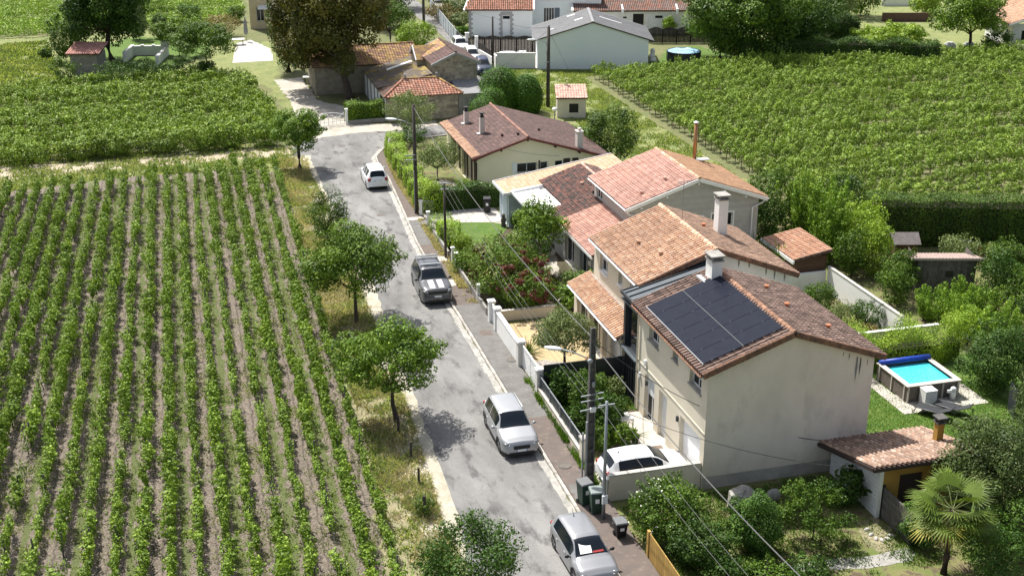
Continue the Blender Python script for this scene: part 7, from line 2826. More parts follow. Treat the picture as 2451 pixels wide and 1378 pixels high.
# bins, garden things
def bin_(label,x,y,rz,body,lid,h=1.06,w=.54,z0=PZ,group=None):
    T = thing('wheelie_bin',label,'wheelie bin',(x,y,z0),rz,group)
    mb = MB()
    b,t = w * .38,w * .5
    mb.add([(-b,-b,.06),(b,-b,.06),(b,b,.06),(-b,b,.06),(-t,-t,h),(t,-t,h),(t,t,h),(-t,t,h)],
           [(3,2,1,0),(4,5,6,7),(0,1,5,4),(1,2,6,5),(2,3,7,6),(3,0,4,7)])
    mb.box(-t - .02,t + .02,-t - .02,t + .02,h - .07,h - .02)
    mb.obj('body',body,T,bevel=.01)
    mb = MB()
    mb.add([(-t - .03,-t - .04,h),(t + .03,-t - .04,h),(t + .03,t + .05,h + .02),(-t - .03,t + .05,h + .02),(-t,-t,h + .06),(t,-t,h + .06),(t,t,h + .11),(-t,t,h + .11)],
           [(3,2,1,0),(4,5,6,7),(0,1,5,4),(1,2,6,5),(2,3,7,6),(3,0,4,7)])
    mb.obj('lid',lid,T,bevel=.012)
    for s in (-1,1):
        mb = MB()
        mb.lathe((s * (b + .02),b,.1),[(.10,-.025),(.10,.025)],12,'x')
        mb.obj('wheel',M['rubber'],T)
    mb = MB()
    mb.tube([(-t * .8,t + .07,h - .04),(t * .8,t + .07,h - .04)],.018,6)
    mb.obj('handle',body,T)
    MB().box(-.09,.09,-t * .92 - .006 - .02,-t * .92 - .02,h * .55,h * .75).obj('sticker',M['white_plastic'],T)
    return T

gb = mat('dark_green_plastic',(.014,.045,.03),.5,(.02,.055,.038),4)
gl = mat('grey_green_lid',(.20,.24,.23),.45)
bin_('dark green wheelie bin with a grey lid, standing behind the other at the pole',15.72,45.15,R(12),gb,mat('grey_bin_lid',(.14,.145,.15),.5))
bin_('green wheelie bin with a pale green lid and a sticker, the nearer of the two',15.98,44.35,R(-6),gb,gl)
bin_('black wheelie bin with a white sticker in front of the clipped hedge by the garage',21.9,86.5,R(-15),M['black'],M['black'],z0=.02)
bin_('small grey-lidded box bin half in the shrub below the metal pole',16.35,42.3,R(0),M['black'],mat('grey_bin_lid',(.2,.2,.2)),h=.7,w=.5)
bin_('dark green bin behind the white yard wall beside the hall',39.7,140.8,R(10),gb,gl,z0=0)

# round above-ground pool by the warehouse
RPx,RPy = 55.6,132.9
RP = thing('round_pool','round frame pool with dark sides and a crumpled pale blue cover','pool',(*(58.32,135.98),0))
mb = MB()
n = 28
mb.lathe((0,0,0),[(1.95,0),(1.95,1.15),(1.9,1.15),(1.9,1.05)],n)
mb.obj('pool_side',mat('dark_pool_side',(.022,.026,.034),.6),RP)
for k in range(14):
    a = 2 * math.pi * k / 14
    mb = MB()
    mb.tube([(1.99 * math.cos(a),1.99 * math.sin(a),0),(1.99 * math.cos(a),1.99 * math.sin(a),1.18)],.03,6)
    mb.obj('frame_leg',M['anthracite'],RP)
mb = MB()
mb.tube([(1.95 * math.cos(2 * math.pi * k / 28),1.95 * math.sin(2 * math.pi * k / 28),1.17) for k in range(29)],.05,6,cap=False)
mb.obj('rim',mat('pool_rim_blue',(.03,.06,.11),.5),RP)
g = np.random.default_rng(5)
mb = MB()
vs,fs = [(0,0,1.16)],[]
for r_ in range(1,7):
    for k in range(28):
        a = 2 * math.pi * k / 28
        vs.append((1.88 * r_ / 6 * math.cos(a),1.88 * r_ / 6 * math.sin(a),1.14 + (g.random() * .16 if r_ < 6 else .02)))
fs = [(0,1 + k,1 + (k + 1) % 28) for k in range(28)]
for r_ in range(5):
    for k in range(28):
        a,b = 1 + r_ * 28 + k,1 + r_ * 28 + (k + 1) % 28
        fs.append((a,a + 28,b + 28,b))
mb.add(vs,fs)
mb.obj('pool_cover',mat('pool_cover_sheet',(.26,.45,.58),.5),RP)
for i,(px_,py_,s,lab) in enumerate(((53.3,133.0,.5,'grey-white wrapped bundle leaning at the corner of the hall'),)):
    T = thing('covered_bundle',lab,'bundle',(px_,py_,0))
    mb = MB()
    for k in range(4):
        mb.ball((.1 * (k % 2),.15 * k,.5 + .45 * k),(.42 - .05 * k,.4,.34),9,6)
    mb.obj('sheet',mat('pale_sheet',(.5,.5,.5),.7,(.7,.7,.7),4),T,smooth=False)
    MB().box(-.4,.2,-.4,.0,0,.8).obj('crate',M['black'],T)
# square pool
SP = thing('swimming_pool','square above-ground swimming pool with pale coping and turquoise water','swimming pool',(34.74,50.18,0))
W_,D_ = 3.17,3.05
mb = MB()
mb.box(.08,W_ - .08,.05,.11,0,.9)
mb.box(.08,W_ - .08,D_ - .11,D_ - .05,0,.9)
mb.box(.05,.11,.08,D_ - .08,0,.9)
mb.box(W_ - .11,W_ - .05,.08,D_ - .08,0,.9)
mb.obj('pool_side',mat('brown_pool_panel',(.17,.14,.12),.85,(.12,.10,.09),5,bump=.3,bs=20),SP)
for (a,b,c,d) in ((0,W_,0,.3),(0,W_,D_ - .3,D_),(0,.3,.301,D_ - .301),(W_ - .3,W_,.301,D_ - .301)):
    MB().box(a,b,c,d,.9,.95).obj('coping',mat('pool_coping',(.55,.50,.44),.85,(.46,.42,.37),4),SP,bevel=.01)
for x in (.1,.95,1.05,2.1,3.0):
    MB().box(x - .04,x + .04,.0,.05,0,.9).obj('side_post',mat('pool_coping',(.5,.5,.5)),SP)
for y in (.3,1.5,2.7):
    MB().box(-.0,.05,y - .04,y + .04,0,.9).obj('side_post',mat('pool_coping',(.5,.5,.5)),SP)

def watermat():
    m = mat('pool_water',(.03,.42,.50),.08,spec=.6)
    nt = m.node_tree
    N,L = nt.nodes,nt.links
    b = N['Principled BSDF']
    tc = N.new('ShaderNodeTexCoord').outputs['Object']
    ns = N.new('ShaderNodeTexNoise')
    ns.inputs['Scale'].default_value = 3
    L.new(tc,ns.inputs['Vector'])
    ad = N.new('ShaderNodeVectorMath')
    ad.operation = 'MULTIPLY_ADD'
    L.new(ns.outputs['Color'],ad.inputs[0])
    ad.inputs[1].default_value = (.35,.35,.35)
    L.new(tc,ad.inputs[2])
    v = N.new('ShaderNodeTexVoronoi')
    v.feature = 'DISTANCE_TO_EDGE'
    v.inputs['Scale'].default_value = 7
    L.new(ad.outputs[0],v.inputs['Vector'])
    mr = N.new('ShaderNodeMapRange')
    mr.inputs[1].default_value = 0
    mr.inputs[2].default_value = .06
    mr.inputs[3].default_value = 1
    mr.inputs[4].default_value = 0
    L.new(v.outputs['Distance'],mr.inputs[0])
    mx = N.new('ShaderNodeMix')
    mx.data_type = 'RGBA'
    L.new(mr.outputs[0],mx.inputs[0])
    mx.inputs[6].default_value = (.045,.42,.50,1)
    mx.inputs[7].default_value = (.16,.60,.66,1)
    L.new(mx.outputs[2],b.inputs['Base Color'])
    bp = N.new('ShaderNodeBump')
    bp.inputs['Strength'].default_value = .25
    bp.inputs['Distance'].default_value = .05
    n2 = N.new('ShaderNodeTexNoise')
    n2.inputs['Scale'].default_value = 5
    L.new(tc,n2.inputs['Vector'])
    L.new(n2.outputs['Fac'],bp.inputs['Height'])
    L.new(bp.outputs[0],b.inputs['Normal'])
    return m

mb = MB()
mb.add([(.28,.28,.78),(W_ - .28,.28,.78),(W_ - .28,D_ - .28,.78),(.28,D_ - .28,.78)],[(0,1,2,3)])
mb.obj('water',watermat(),SP)
mb = MB()
mb.tube([(.1,D_ - .2,1.02),(W_ - .1,D_ - .2,1.02)],.15,10)
mb.obj('rolled_cover',mat('royal_blue_cover',(.012,.045,.33),.45,(.02,.07,.42),5),SP,smooth=True)
pb = thing('filter_box','white square filter box standing against the near side of the swimming pool','pool filter',(35.75,49.82,0))
MB().box(-.33,.33,-.3,.3,0,.85).obj('cabinet',M['white_paint'],pb,bevel=.02)
MB().box(-.34,.34,-.31,.31,.855,.90).obj('lid',M['white_plastic'],pb,bevel=.02)
pp = thing('pool_pump','small white pool pump with a domed head right of the filter box','pump',(37.3,49.95,0))
mb = MB()
mb.lathe((0,0,0),[(.15,0),(.16,.5),(.1,.55),(.15,.58),(.15,.68),(.05,.74)],12)
mb.obj('tank',M['white_plastic'],pp,smooth=True)
MB().box(-.35,-.1,-.06,.06,.45,.6).obj('valve',M['white_plastic'],pp)
sl0 = None
PS_ = thing('pool_terrace',None,None,(0,0,0))
PS_['kind'] = 'structure'
for i in range(7):
    for j in range(7):
        x,y = 34.0 + i * .7,49.1 + j * .7
        if (x > 34.6 and x < 37.4 and y > 50.6 and y < 52.6):
            continue
        if x > 34.5 and y > 51.9 and x < 37.9:
            continue
        if sl0 is None:
            sl0 = MB().box(.006,.694,.006,.694,0,.035).obj('paving_slab',mat('pale_slab',(.50,.46,.41),.95,(.38,.35,.31),2,rnd=.14,bump=.2,bs=30),PS_)
            o = sl0
        else:
            o = sl0.copy()
            col.objects.link(o)
        o.location = (x,y,0)
        o.rotation_euler = (0,0,0)

def lounger(label,x,y,rz,group):
    T = thing('sun_lounger',label,'sun lounger',(x,y,0),rz,group)
    blk = mat('lounger_mesh',(.022,.024,.028),.7)
    fr = mat('lounger_frame',(.10,.10,.105),.4,metal=.5)
    mb = MB()
    mb.slab([(-.32,.0,.36),(.32,.0,.36),(.32,1.2,.36),(-.32,1.2,.36)],.03)
    mb.obj('seat',blk,T)
    mb = MB()
    mb.slab([(-.32,1.2,.36),(.32,1.2,.36),(.32,1.8,.70),(-.32,1.8,.70)],.03)
    mb.obj('backrest',blk,T)
    for s in (-1,1):
        mb = MB()
        mb.tube([(s * .34,-.1,.05),(s * .34,.12,.36),(s * .34,1.0,.38),(s * .34,1.9,.33)],.022,6)
        mb.obj('side_rail',fr,T,smooth=True)
        for yy in (.1,1.75):
            mb = MB()
            mb.tube([(s * .34,yy,.36),(s * .34,yy + (-.12 if yy < 1 else .1),0)],.02,6)
            mb.obj('leg',fr,T)
    return T

lounger('dark mesh sun lounger, the left one of the pair below the filter box',34.85,49.35,R(-146),'sun loungers')
lounger('dark mesh sun lounger, the right one of the pair nearer the trees',35.95,49.4,R(-146),'sun loungers')
pal = thing('garden_pallet','low dark wooden pallet box on the lawn at the corner of the blank gable','pallet',(29.6,46.2,0),R(5))
for i in range(5):
    MB().box(0,1.3,i * .2,i * .2 + .17,.16,.2).obj('board',M['greywood'],pal)
MB().box(.02,1.28,.02,.95,.02,.155).obj('frame',M['darkwood'],pal)
# terrace table
tb = thing('garden_table','white square garden table with a small potted cactus on the front terrace','table',(19.75,51.3,.02),R(8))
MB().box(-.45,.45,-.38,.38,.7,.74).obj('table_top',WP,tb,bevel=.01)
for a in (-1,1):
    for b in (-1,1):
        MB().box(a * .4 - .02,a * .4 + .02,b * .33 - .02,b * .33 + .02,0,.7).obj('leg',WP,tb)
def pot_plant(label,x,y,z0,r,h,leafn,ln,lm,seed,potm=None,name='potted_plant',cat='potted plant',w=.02):
    T = thing(name,label,cat,(x,y,z0))
    mb = MB()
    mb.lathe((0,0,0),[(r * .7,0),(r,h),(r * 1.06,h),(r * 1.06,h * 1.1),(r * .85,h * 1.1)],14)
    mb.obj('pot',potm or M['terracotta'],T)
    V,F,t = blades(leafn,(0,0,h),r * .5,ln,w,seed)
    link('foliage',npmesh('foliage',V,F,lm,t),T)
    return T

pot_plant('tiny cactus pot standing on the white garden table',19.75,51.35,.76,.08,.12,14,.14,LM['mid'],3,potm=M['black'],w=.012)
pot_plant('tall spiky potted plant in a dark pot beside the white garden table',19.9,49.95,.02,.22,.35,34,.85,LM['mid'],4,potm=M['black'],w=.022)
pot_plant('terracotta pot with a round agave by the olive tree',20.7,59.0,.02,.30,.30,26,.45,LM['olive'],5,w=.03)
pot_plant('small terracotta pot near the porch of the orange roofed house',20.9,57.4,.02,.16,.22,16,.3,LM['mid'],6)
pot_plant('large grey pot with a yellow-green spiky plant in front of the tall hedge',*(51.09,69.44),.02,.42,.75,60,1.0,LM['palm'],7,potm=mat('grey_pot',(.42,.41,.4),.85),w=.02)
pot_plant('dark potted plant at the edge of the front terrace below the table',19.3,49.2,.02,.2,.25,20,.5,LM['dark'],8,potm=M['black'])
dm = thing('door_mat','brown door mat on the terrace by the front door','mat',(20.75,48.95,.026))
MB().box(-.25,.25,-.4,.4,0,.012).obj('mat',mat('coir',(.22,.17,.13),.95,(.15,.11,.09),20),dm)
st_ = thing('garden_statue','small dark garden statue at the edge of the lawn by the clipped ball','statue',(*(22.23,83.03),0))
mb = MB()
mb.lathe((0,0,0),[(.2,0),(.16,.3),(.22,.5),(.12,.75),(.15,.9),(.02,1.0)],10)
mb.obj('figure',mat('dark_stone',(.10,.09,.08),.9),st_)
rk = thing('grey_boulder','big pale grey boulder half hidden by shrubs under the blank gable','rock',(*(22.3,43.15),0))
mb = MB()
mb.ball((0,0,.35),(.75,.55,.75),9,7)
g = random.Random(3)
mb.v = [(x + g.uniform(-.1,.1),y + g.uniform(-.1,.1),max(z,-.05) + g.uniform(-.06,.06)) for x,y,z in mb.v]
mb.obj('rock',mat('pale_rock',(.36,.345,.31),.95,(.22,.21,.19),3,bump=.5,bs=12),rk)
rk2 = thing('grey_boulder','flat pale stone slab propped between the two garden shrubs','rock',(*(23.86,43.26),0))
mb = MB()
mb.ball((0,0,.35),(.38,.2,.3),8,6)
mb.obj('rock',M['concrete'],rk2)
# kerb of stones in the dry patch
for i,(px_,py_) in enumerate(((26.67,40.1),(26.63,39.71),(26.67,39.37),(26.84,39.22),(27.13,39.24),(27.4,39.43))):
    T = thing('edging_stone','small pale edging stone, %s of the curved row around the dry flower bed' % nth(i),'stone',(px_,py_,0),i * .5,'edging stones of the dry flower bed')
    MB().ball((0,0,.03),(.16,.09,.08),7,5).obj('stone_body',M['pale_concrete'],T)
# yellow board fence and teal panel at the bottom edge
yf = thing('ochre_board_fence','ochre yellow board fence at the bottom edge beside the grey hatchback','fence',(16.95,34.5,0),R(90))
for i in range(30):
    MB().box(i * .2 + .005,i * .2 + .19,-.02,.02,.02,1.25).obj('board',mat('ochre_board',(.42,.27,.07),.85,(.34,.21,.06),4,rnd=.12),yf)
MB().box(6.02,6.2,-.06,.06,0,1.3).obj('post',mat('ochre_board',(.4,.2,.1)),yf)
# verge posts
for i,(x,y,h,lab) in enumerate(((9.23,51.4,.85,'weathered fence stake in the verge below the second tree'),(9.1,53.9,.95,'pale fence stake right beside the trunk of the second tree'),
                                    (8.79,46.1,1.05,'dark fence stake wound with a climber on the dry verge'),(9.1,48.9,.85,'short fence stake in the long dry grass'),(8.6,42.0,.95,'fence stake nearest the bottom of the verge'))):
    T = thing('fence_stake',lab,'stake',(x,y,0),i)
    MB().box(-.05,.05,-.05,.05,-.02,h).obj('stake',M['oldwood'],T)
# things in the farm garden
ft = thing('garden_table','long white table under the copper chestnut','table',(*(15.15,135.04),0),R(-10))
MB().box(-1.3,1.3,-.4,.4,.72,.77).obj('table_top',WP,ft)
for a in (-1,1):
    for b in (-1,1):
        MB().box(a * 1.1 - .03,a * 1.1 + .03,b * .3 - .03,b * .3 + .03,0,.72).obj('leg',M['dark_brown'],ft)
ter = sheet('terrace',[(7.19,148.53),(11.97,148.75),(12.31,156.21),(10.43,163.16),(8.53,161.29)],0.03,M['pale_concrete'],amp=.05,step=.6,seed=61)
pf2 = thing('closed_parasol','closed grey parasol standing on the farm terrace','parasol',(*(9.83,162.12),0))
mb = MB()
mb.tube([(0,0,0),(0,0,3.0)],.03,6)
mb.obj('pole',M['galv'],pf2)
mb = MB()
mb.lathe((0,0,.9),[(.16,0),(.28,.3),(.2,1.4),(.05,2.2)],9)
mb.obj('canopy',mat('grey_canvas',(.24,.24,.25),.9),pf2)
gtab = thing('terrace_table','dark table with white chairs heaped on the farm terrace','table',(*(8.65,160.08),0))
MB().box(-.8,.8,-.5,.5,.7,.75).obj('table_top',M['white_paint'],gtab)
for a in (-1,1):
    MB().box(a * .6 - .03,a * .6 + .03,-.4,.4,0,.7).obj('leg',M['black'],gtab)
hp = thing('stone_heap','small heap of pale boards by the black farm shrubs','heap',(*(1.62,172.2),0))
for i in range(7):
    b = MB()
    b.beam((-.8 + .1 * i,-.3 + .1 * i,.1 + .08 * i),(.7,.4 - .15 * i,.25 + .07 * i),.16,.05)
    b.obj('board',M['white_paint'] if i % 2 else M['greywood'],hp)
for i,(p_,lab) in enumerate((((92.59,134.09),'white tarpaulin bundle under the round-crowned tree at right'),((94.86,133.47),'pale blue covered seat next to the tarpaulin bundle'))):
    T = thing('garden_bundle',lab,'bundle',(*p_,0))
    mb = MB()
    mb.ball((0,0,.45),(.8,.5,.5),8,5)
    mb.ball((.6,.2,.3),(.5,.4,.35),8,5)
    mb.obj('sheet',mat('pale_sheet',(.6,.6,.62)),T)
tr_ = thing('white_trailer_box','white boxes and a chair stacked behind the plain white yard wall','boxes',(39.2,139.0,0))
MB().box(0,.8,0,.5,1.3,1.5).obj('box',WP,tr_)
MB().box(.3,.4,.1,.4,0,1.3).obj('stand',M['greywood'],tr_)

# trees along the verge
tree('verge_tree','bright green tree with a dark trunk at the vineyard head by the farm gate','tree',(9.74,101.9,5.2,2.25),LM['plane'],12000,.15,.17,.30,30,11,flat=.15,ry=.9,sub=.38,low=-.6)
tree('verge_tree','broad bright green tree over the road edge beside the dark off-road car','tree',(9.25,68.1,5.7,2.75),LM['plane'],24000,.135,.13,.24,52,12,flat=.2,lean=(.1,.9),sub=.36,low=-.6,shoots=22)
tree('verge_tree','loose bright green tree leaning over the road beside the silver SUV','tree',(9.25,55.2,5.0,2.5),LM['plane'],18000,.13,.13,.26,44,13,flat=.25,lean=(-.25,.3),sub=.34,low=-.6,shoots=24)
tree('verge_shrub','upright mid-green shrub tree between vineyard and road below the farm gate tree','tree',(9.5,82.2,3.9,1.42),LM['mid'],6500,.11,.08,.10,26,14,sub=.42)
tree('verge_tree','dark dense tree with upright shoots at the bottom edge of the road','tree',(9.0,38.5,4.3,1.9),LM['dark'],12000,.10,.10,.22,44,15,sub=.30,wild=.5,shell=.2,lean=(0,0),shoots=40)
tree('verge_bush','small weedy bush around a stake on the dry verge','bush',(8.75,46.3,1.0,.5),LM['mid'],900,.08,.02,.05,8,16)
tree('verge_bush','low green bush at the verge below the upright shrub tree','bush',(9.3,84.6,1.3,.7),LM['mid'],900,.1,.03,.02,8,17)

# bushy row along the dirt track
k = 0
for (cx,top,w,lab) in ((60,340,150,'first overgrown vine bush from the left along the dirt track'),(175,336,110,'second overgrown vine bush along the dirt track'),(250,318,95,'tall overgrown vine bush along the dirt track, left of the gap'),
                          (360,325,120,'overgrown vine bush along the dirt track, right of the gap'),(445,308,110,'wide dark-based vine bush along the dirt track'),(515,305,90,'tall bright-topped vine bush along the dirt track'),
                          (600,310,95,'last overgrown vine bush along the dirt track, nearest the tree')):
    k += 1
    bx_,by_ = cx,392 - (cx / 640) * 38
    X_,Y_ = -16.5 + (cx + 60) * .0365,109.9 + cx * .0006
    hh_ = 1.9 + (340 - top) * .012
    tree('overgrown_vine',lab,'bush',(X_,Y_,hh_,w * .0195),LM['vine2'],3000,.17,.07,.02,14,20 + k,ry=.55,sub=.42,tvar=.3)

# farm garden, top left
tree('dark_chestnut','tall dark chestnut tree with a thick trunk standing on the farm lawn','tree',(*(-6.31,153.53),13.0,5.2),LM['dark'],30000,.30,.38,.14,70,31,sub=.28,low=-.9,extra=[(.6,0,2.4,.9,.8,.8)])
tree('garden_conifer','dark upright shrub left of the breeze-block shed','tree',((-11.37,154.15,5.54,2.03)),LM['mid'],5000,.2,.1,.1,16,32)
tree('hazel_bush','dark rounded bush right of the dark chestnut','bush',((-3.16,167.21,4.73,1.48)),LM['olive'],4000,.2,.08,.05,14,33)
tree('farm_tree','light green spreading tree in front of the farm terrace','tree',(4.26,142.56,5.9,3.46),LM['mid'],12000,.19,.1,.26,40,34,lean=(-.3,0),flat=.1,sub=.32)
tree('farm_tree','bright green young tree behind the spreading farm tree','tree',(1.41,154.54,4.45,2.73),LM['plane'],6500,.2,.1,.15,20,35)
for i,(x_,y_,h_,r_,lm,lab) in enumerate(((*(-10.68,140.43,3.4,1.42),'mid','green bush left of the breeze-block shed wall'),(*(-8.01,139.69,1.35,1.56),'dark','low dark bush in front of the breeze-block shed'),
                                                (*(-5.29,138.94,2.82,2.45),'dark','dark bush in front of the white pen wall'),(*(-2.27,139.41,2.89,1.79),'dark','dark bush right of the white pen wall'),
                                                (*(1.95,141.35,2.21,2.29),'dark','clipped dark bush under the spreading farm tree'),(*(4.21,141.64,1.81,1.2),'dark','clipped dark bush at the end of the farm bushes'),
                                                (*(-0.43,167.38,3.28,1.17),'dark','black-green pillar bush on the farm lawn'),(*(3.44,178.47,2.65,1.77),'dark','black-green bush near the farm terrace'),
                                                (*(7.23,166.51,3.2,2.26),'pink','pinkish flowering shrub beside the yellow stone house'),(*(-13.89,157.43,1.09,0.74),'mid','small bush alone in the rough meadow'),(*(-1.48,185.24,2.89,2.64),'plane','light green bush at the far end of the farm lawn'),
                                                (*(9.64,177.83,2.27,1.26),'mid','green bush left of the yellow stone house'))):
    tree('farm_bush',lab,'bush',(x_,y_,h_,r_),LM[lm],2600,.17,.06,.02,14,40 + i,sub=.42)
tree('copper_chestnut','huge copper-leaved chestnut tree shading the farm court','tree',(*(17.68,126.85),14.2,5.3),LM['copper'],34000,.27,.42,.16,80,60,sub=.25,lean=(-1.0,1.4),low=-.8,bk=bark)
tree('copper_chestnut','second trunk of brown-tinged chestnut close to the ivy column','tree',(*(16.68,131.41),12.5,4.4),LM['copper'],20000,.27,.34,.14,56,61,sub=.27,lean=(-1.8,1.2),low=-.9)
tree('ivy_tree','dark ivy-covered tree column beside the yellow stone house','tree',(*(12.97,142.04),11.5,2.0),LM['dark'],11000,.2,.3,.02,24,62,sub=.4)
tree('lane_tree','mid green tree behind the lichen roof barn','tree',(*(26.99,155.03),5.6,2.6),LM['mid'],5000,.22,.14,.15,22,63)
tree('lane_bush','round yellow-green bush beside the lane above the stone barn','bush',(*(29.25,150.42),3.6,2.35),LM['yellow'],5500,.2,.08,.04,24,64,sub=.38)
tree('lane_tree','dark tree behind the round yellow-green bush','tree',(*(28.5,166.45),6.5,3.2),LM['mid'],5500,.24,.14,.1,24,65)
tree('lane_tree','dark tree at the top edge left of the white car','tree',(*(33.65,183.29),7.0,3.4),LM['dark'],5000,.26,.14,.1,22,66)
for i,(p_,h_,r_,lm,lab) in enumerate((((37.03,170.28),2.6,2.4,'pink','reddish grey shrub behind the grey panel fence'),((40.08,174.54),3.4,2.6,'dark','dark shrub left of the white house'),((38.18,165.12),1.9,1.4,'olive','grey-green round shrub by the white house corner'),
                                                ((38.96,181.82),4.0,2.4,'mid','green tree right of the white car at the top edge'),((37.55,160.05),1.0,1.0,'lawn','low green plants at the foot of the white house'),((30.11,184.26),7,3.5,'plane','green tree at the top edge right of the copper chestnut'))):
    tree('lane_shrub',lab,'bush',(*p_,h_,r_),LM[lm],2600,.2,.06,.03,16,70 + i,sub=.4)
hedge('farmyard_hedge','clipped bright-topped hedge above the low grey wall beside the farm gate',[(15.9,116.9),(20.3,117.3)],1.5,1.75,LM['plane'],7000,.14,80,bumpy=.08)
tree('wild_olive','loose grey-green tree in front of the stone outbuilding','tree',(*(21.05,111.35),3.9,2.3),LM['olive'],7500,.12,.09,.12,30,81,wild=.8,shell=.35)
tree('dark_shrub','dark shrub in the corner of the bungalow garden by the bend','bush',(*(20.27,107.4),1.7,1.5),LM['dark'],2600,.12,.04,.02,14,82)

# yews
dome('yew_bush','tall rounded dark yew behind the brown roofed bungalow','yew',(31.0,117.2),LM['yew'],[(0,0,1.9,2.1,2.0,2.5),(-.9,-.8,1.2,1.6,1.5,1.9)],34000,.11,83)
dome('yew_bush','second rounded yew joined to the right of the tall one','yew',(33.5,116.4),LM['yew'],[(0,0,1.5,1.6,1.6,2.2)],22000,.11,84)
dome('yew_bush','low sloping yew at the left foot of the tall yews','yew',(28.7,114.2),LM['yew'],[(0,0,.8,1.5,1.5,1.5),(1.0,.8,1.3,1.4,1.3,1.6)],18000,.11,85)
hedge('yew_edging','small dark yew hedge below the tiled hut',[(33.5,108.5),(36.4,104.6)],.9,.9,LM['yew'],3000,.1,86)
tree('yew_bush','small upright yew on the corner beside the short lamp post','yew',(33.4,109.6,1.3,.6),LM['yew'],1500,.1,.03,0,8,87)
tree('garden_tree','dark green fruit tree right of the brown roofed bungalow','tree',(35.3,96.8,4.9,2.3),LM['mid'],14000,.13,.1,.08,30,88)
tree('dwarf_conifer','feathery green conifer between the bungalow and the pink-red roofs','tree',(31.0,86.9,3.4,1.7),LM['yew'],7000,.12,.1,.02,20,89,sub=.45)
tree('dwarf_conifer','smaller conifer beside the chimney of the bungalow','tree',(32.6,88.2,3.0,1.3),LM['yew'],4500,.12,.1,.02,16,90,sub=.45)

# bungalow garden
hedge('street_hedge','long rounded yellow-green hedge along the bend of the street',[(18.8,107.0),(18.2,105.2),(17.9,101),(17.9,96),(17.75,91),(17.6,88.2)],1.35,1.35,LM['yellow'],17000,.115,91,bumpy=.22)
tree('olive_tree','rounded olive tree in the bungalow garden behind the street hedge','olive tree',(20.1,95.6,3.4,1.75),LM['olive'],9000,.10,.09,.2,30,92,wild=.8,bk=bark_grey)
tree('clipped_bush','bright green clipped bush by the corner of the bungalow','bush',(21.3,90.6,1.5,1.0),LM['plane'],4200,.09,.04,.0,12,93,sub=.5,shell=.12)
hedge('cross_hedge','dark clipped hedge behind the slabbed driveway and the black bin',[(17.7,88.2),(23.2,88.2)],1.2,1.65,LM['laurel'],9500,.11,94,bumpy=.1)
hedge('cross_hedge','flowering top of the hedge corner by the wooden pole',[(17.3,87.9),(18.7,87.9)],1.3,1.8,LM['yellow'],2200,.11,95,bumpy=.25)
hedge('round_hedge','row of clipped rounded hedge shrubs behind the low grey wall',[(17.6,83.2),(17.7,79.2)],1.3,1.3,LM['yellow'],6000,.10,96,bumpy=.25)
tree('round_hedge_ball','rounded golden-green shrub at the near end of the clipped hedge row','bush',(18.0,78.3,1.5,.95),LM['yellow'],3400,.10,.04,.0,10,97,sub=.55,shell=.14)

# garden in front of the grey gable house
tree('garden_tree','upright light green tree in front of the pink-red lower roof','tree',(21.9,72.8,4.9,1.75),LM['plane'],8200,.14,.10,.34,30,101,sub=.36,bk=bark_grey,extra=[(-.3,.1,5.0,.35,.35,.6),(.5,0,4.8,.3,.3,.6)])
dome('clipped_ball','neat round clipped ball bush by the garage corner','bush',(23.18,82.96),LM['plane'],[(0,0,.55,.62,.62,.56)],3600,.06,102)
tree('purple_shrub','grey-purple shrub in front of the pale blue boarded garage','bush',(23.7,81.4,1.9,.85),LM['olive'],2200,.12,.04,.1,12,103)
tree('grey_dome_shrub','silvery dome shrub in front of the orange roofed house','bush',(*(23.09,69.38),1.5,1.15),LM['olive'],5200,.08,.04,.0,10,104,sub=.6,shell=.1)
tree('white_flower_shrub','low silver-leaved shrub below the dome shrub','bush',(*(23.07,68.8),.8,.75),LM['silver'],2200,.08,.03,.0,8,105)
tree('mid_shrub','loose green shrub tucked against the lower pink roof','bush',(22.9,66.9,2.4,1.2),LM['mid'],3600,.11,.05,.05,16,106)
tree('palm_tuft','bright fan-leaved tuft between the mixed shrub and the olive tree','bush',(*(21.71,66.78),1.7,1.0),LM['plane'],2600,.14,.05,.1,14,107)
tree('mixed_shrub','very large mixed shrub with purple and green leaves spilling over the street wall','bush',(18.9,70.8,3.6,2.7),LM['purple'],20000,.125,.1,.0,50,108,sub=.30,ry=1.15)
tree('mixed_shrub','dark purple-green shrub mass in front of the low cream divider','bush',(19.5,67.9,2.5,2.0),LM['purple'],9000,.12,.1,.0,34,109,sub=.33)
for T in [o for o in col.objects if o.name.startswith('mixed_shrub')]:
    V,F,t = cloud(crown_lobes((0,0,1.7),(2.3,2.5,1.85),70,500,.10),4200,.12,501)
    link('red_foliage',npmesh('red_foliage',V,F,LM['red'],t),T)
tree('low_shrub','light green shrub at the left end of the mixed planting','bush',(17.9,74.6,1.6,1.3),LM['plane'],4600,.11,.05,.0,18,110)
tree('golden_shrub','golden low shrub border at the foot of the small lawn','bush',(19.9,76.0,1.15,1.1),LM['yellow'],3000,.10,.04,.0,14,111,ry=.6)
tree('golden_shrub','rusty green shrub border right of the golden shrub','bush',(21.0,75.2,1.2,1.1),LM['yellow'],2600,.10,.04,.0,14,112,ry=.6)
tree('red_shrub','small dark red shrub under the light green tree','bush',(*(22.04,70.41),.9,.6),LM['red'],1500,.09,.03,.0,10,113)
tree('grey_bed_plants','pale pebbly ground plants beside the gravel path','bush',(*(23.28,79.61),.5,.9),LM['silver'],1300,.08,.02,.0,10,114,ry=.5)
tree('corner_shrub','dark shrub in the shaded corner by the pale garage','bush',(*(22.35,75.9),1.5,1.3),LM['dark'],3000,.11,.04,.0,16,115)
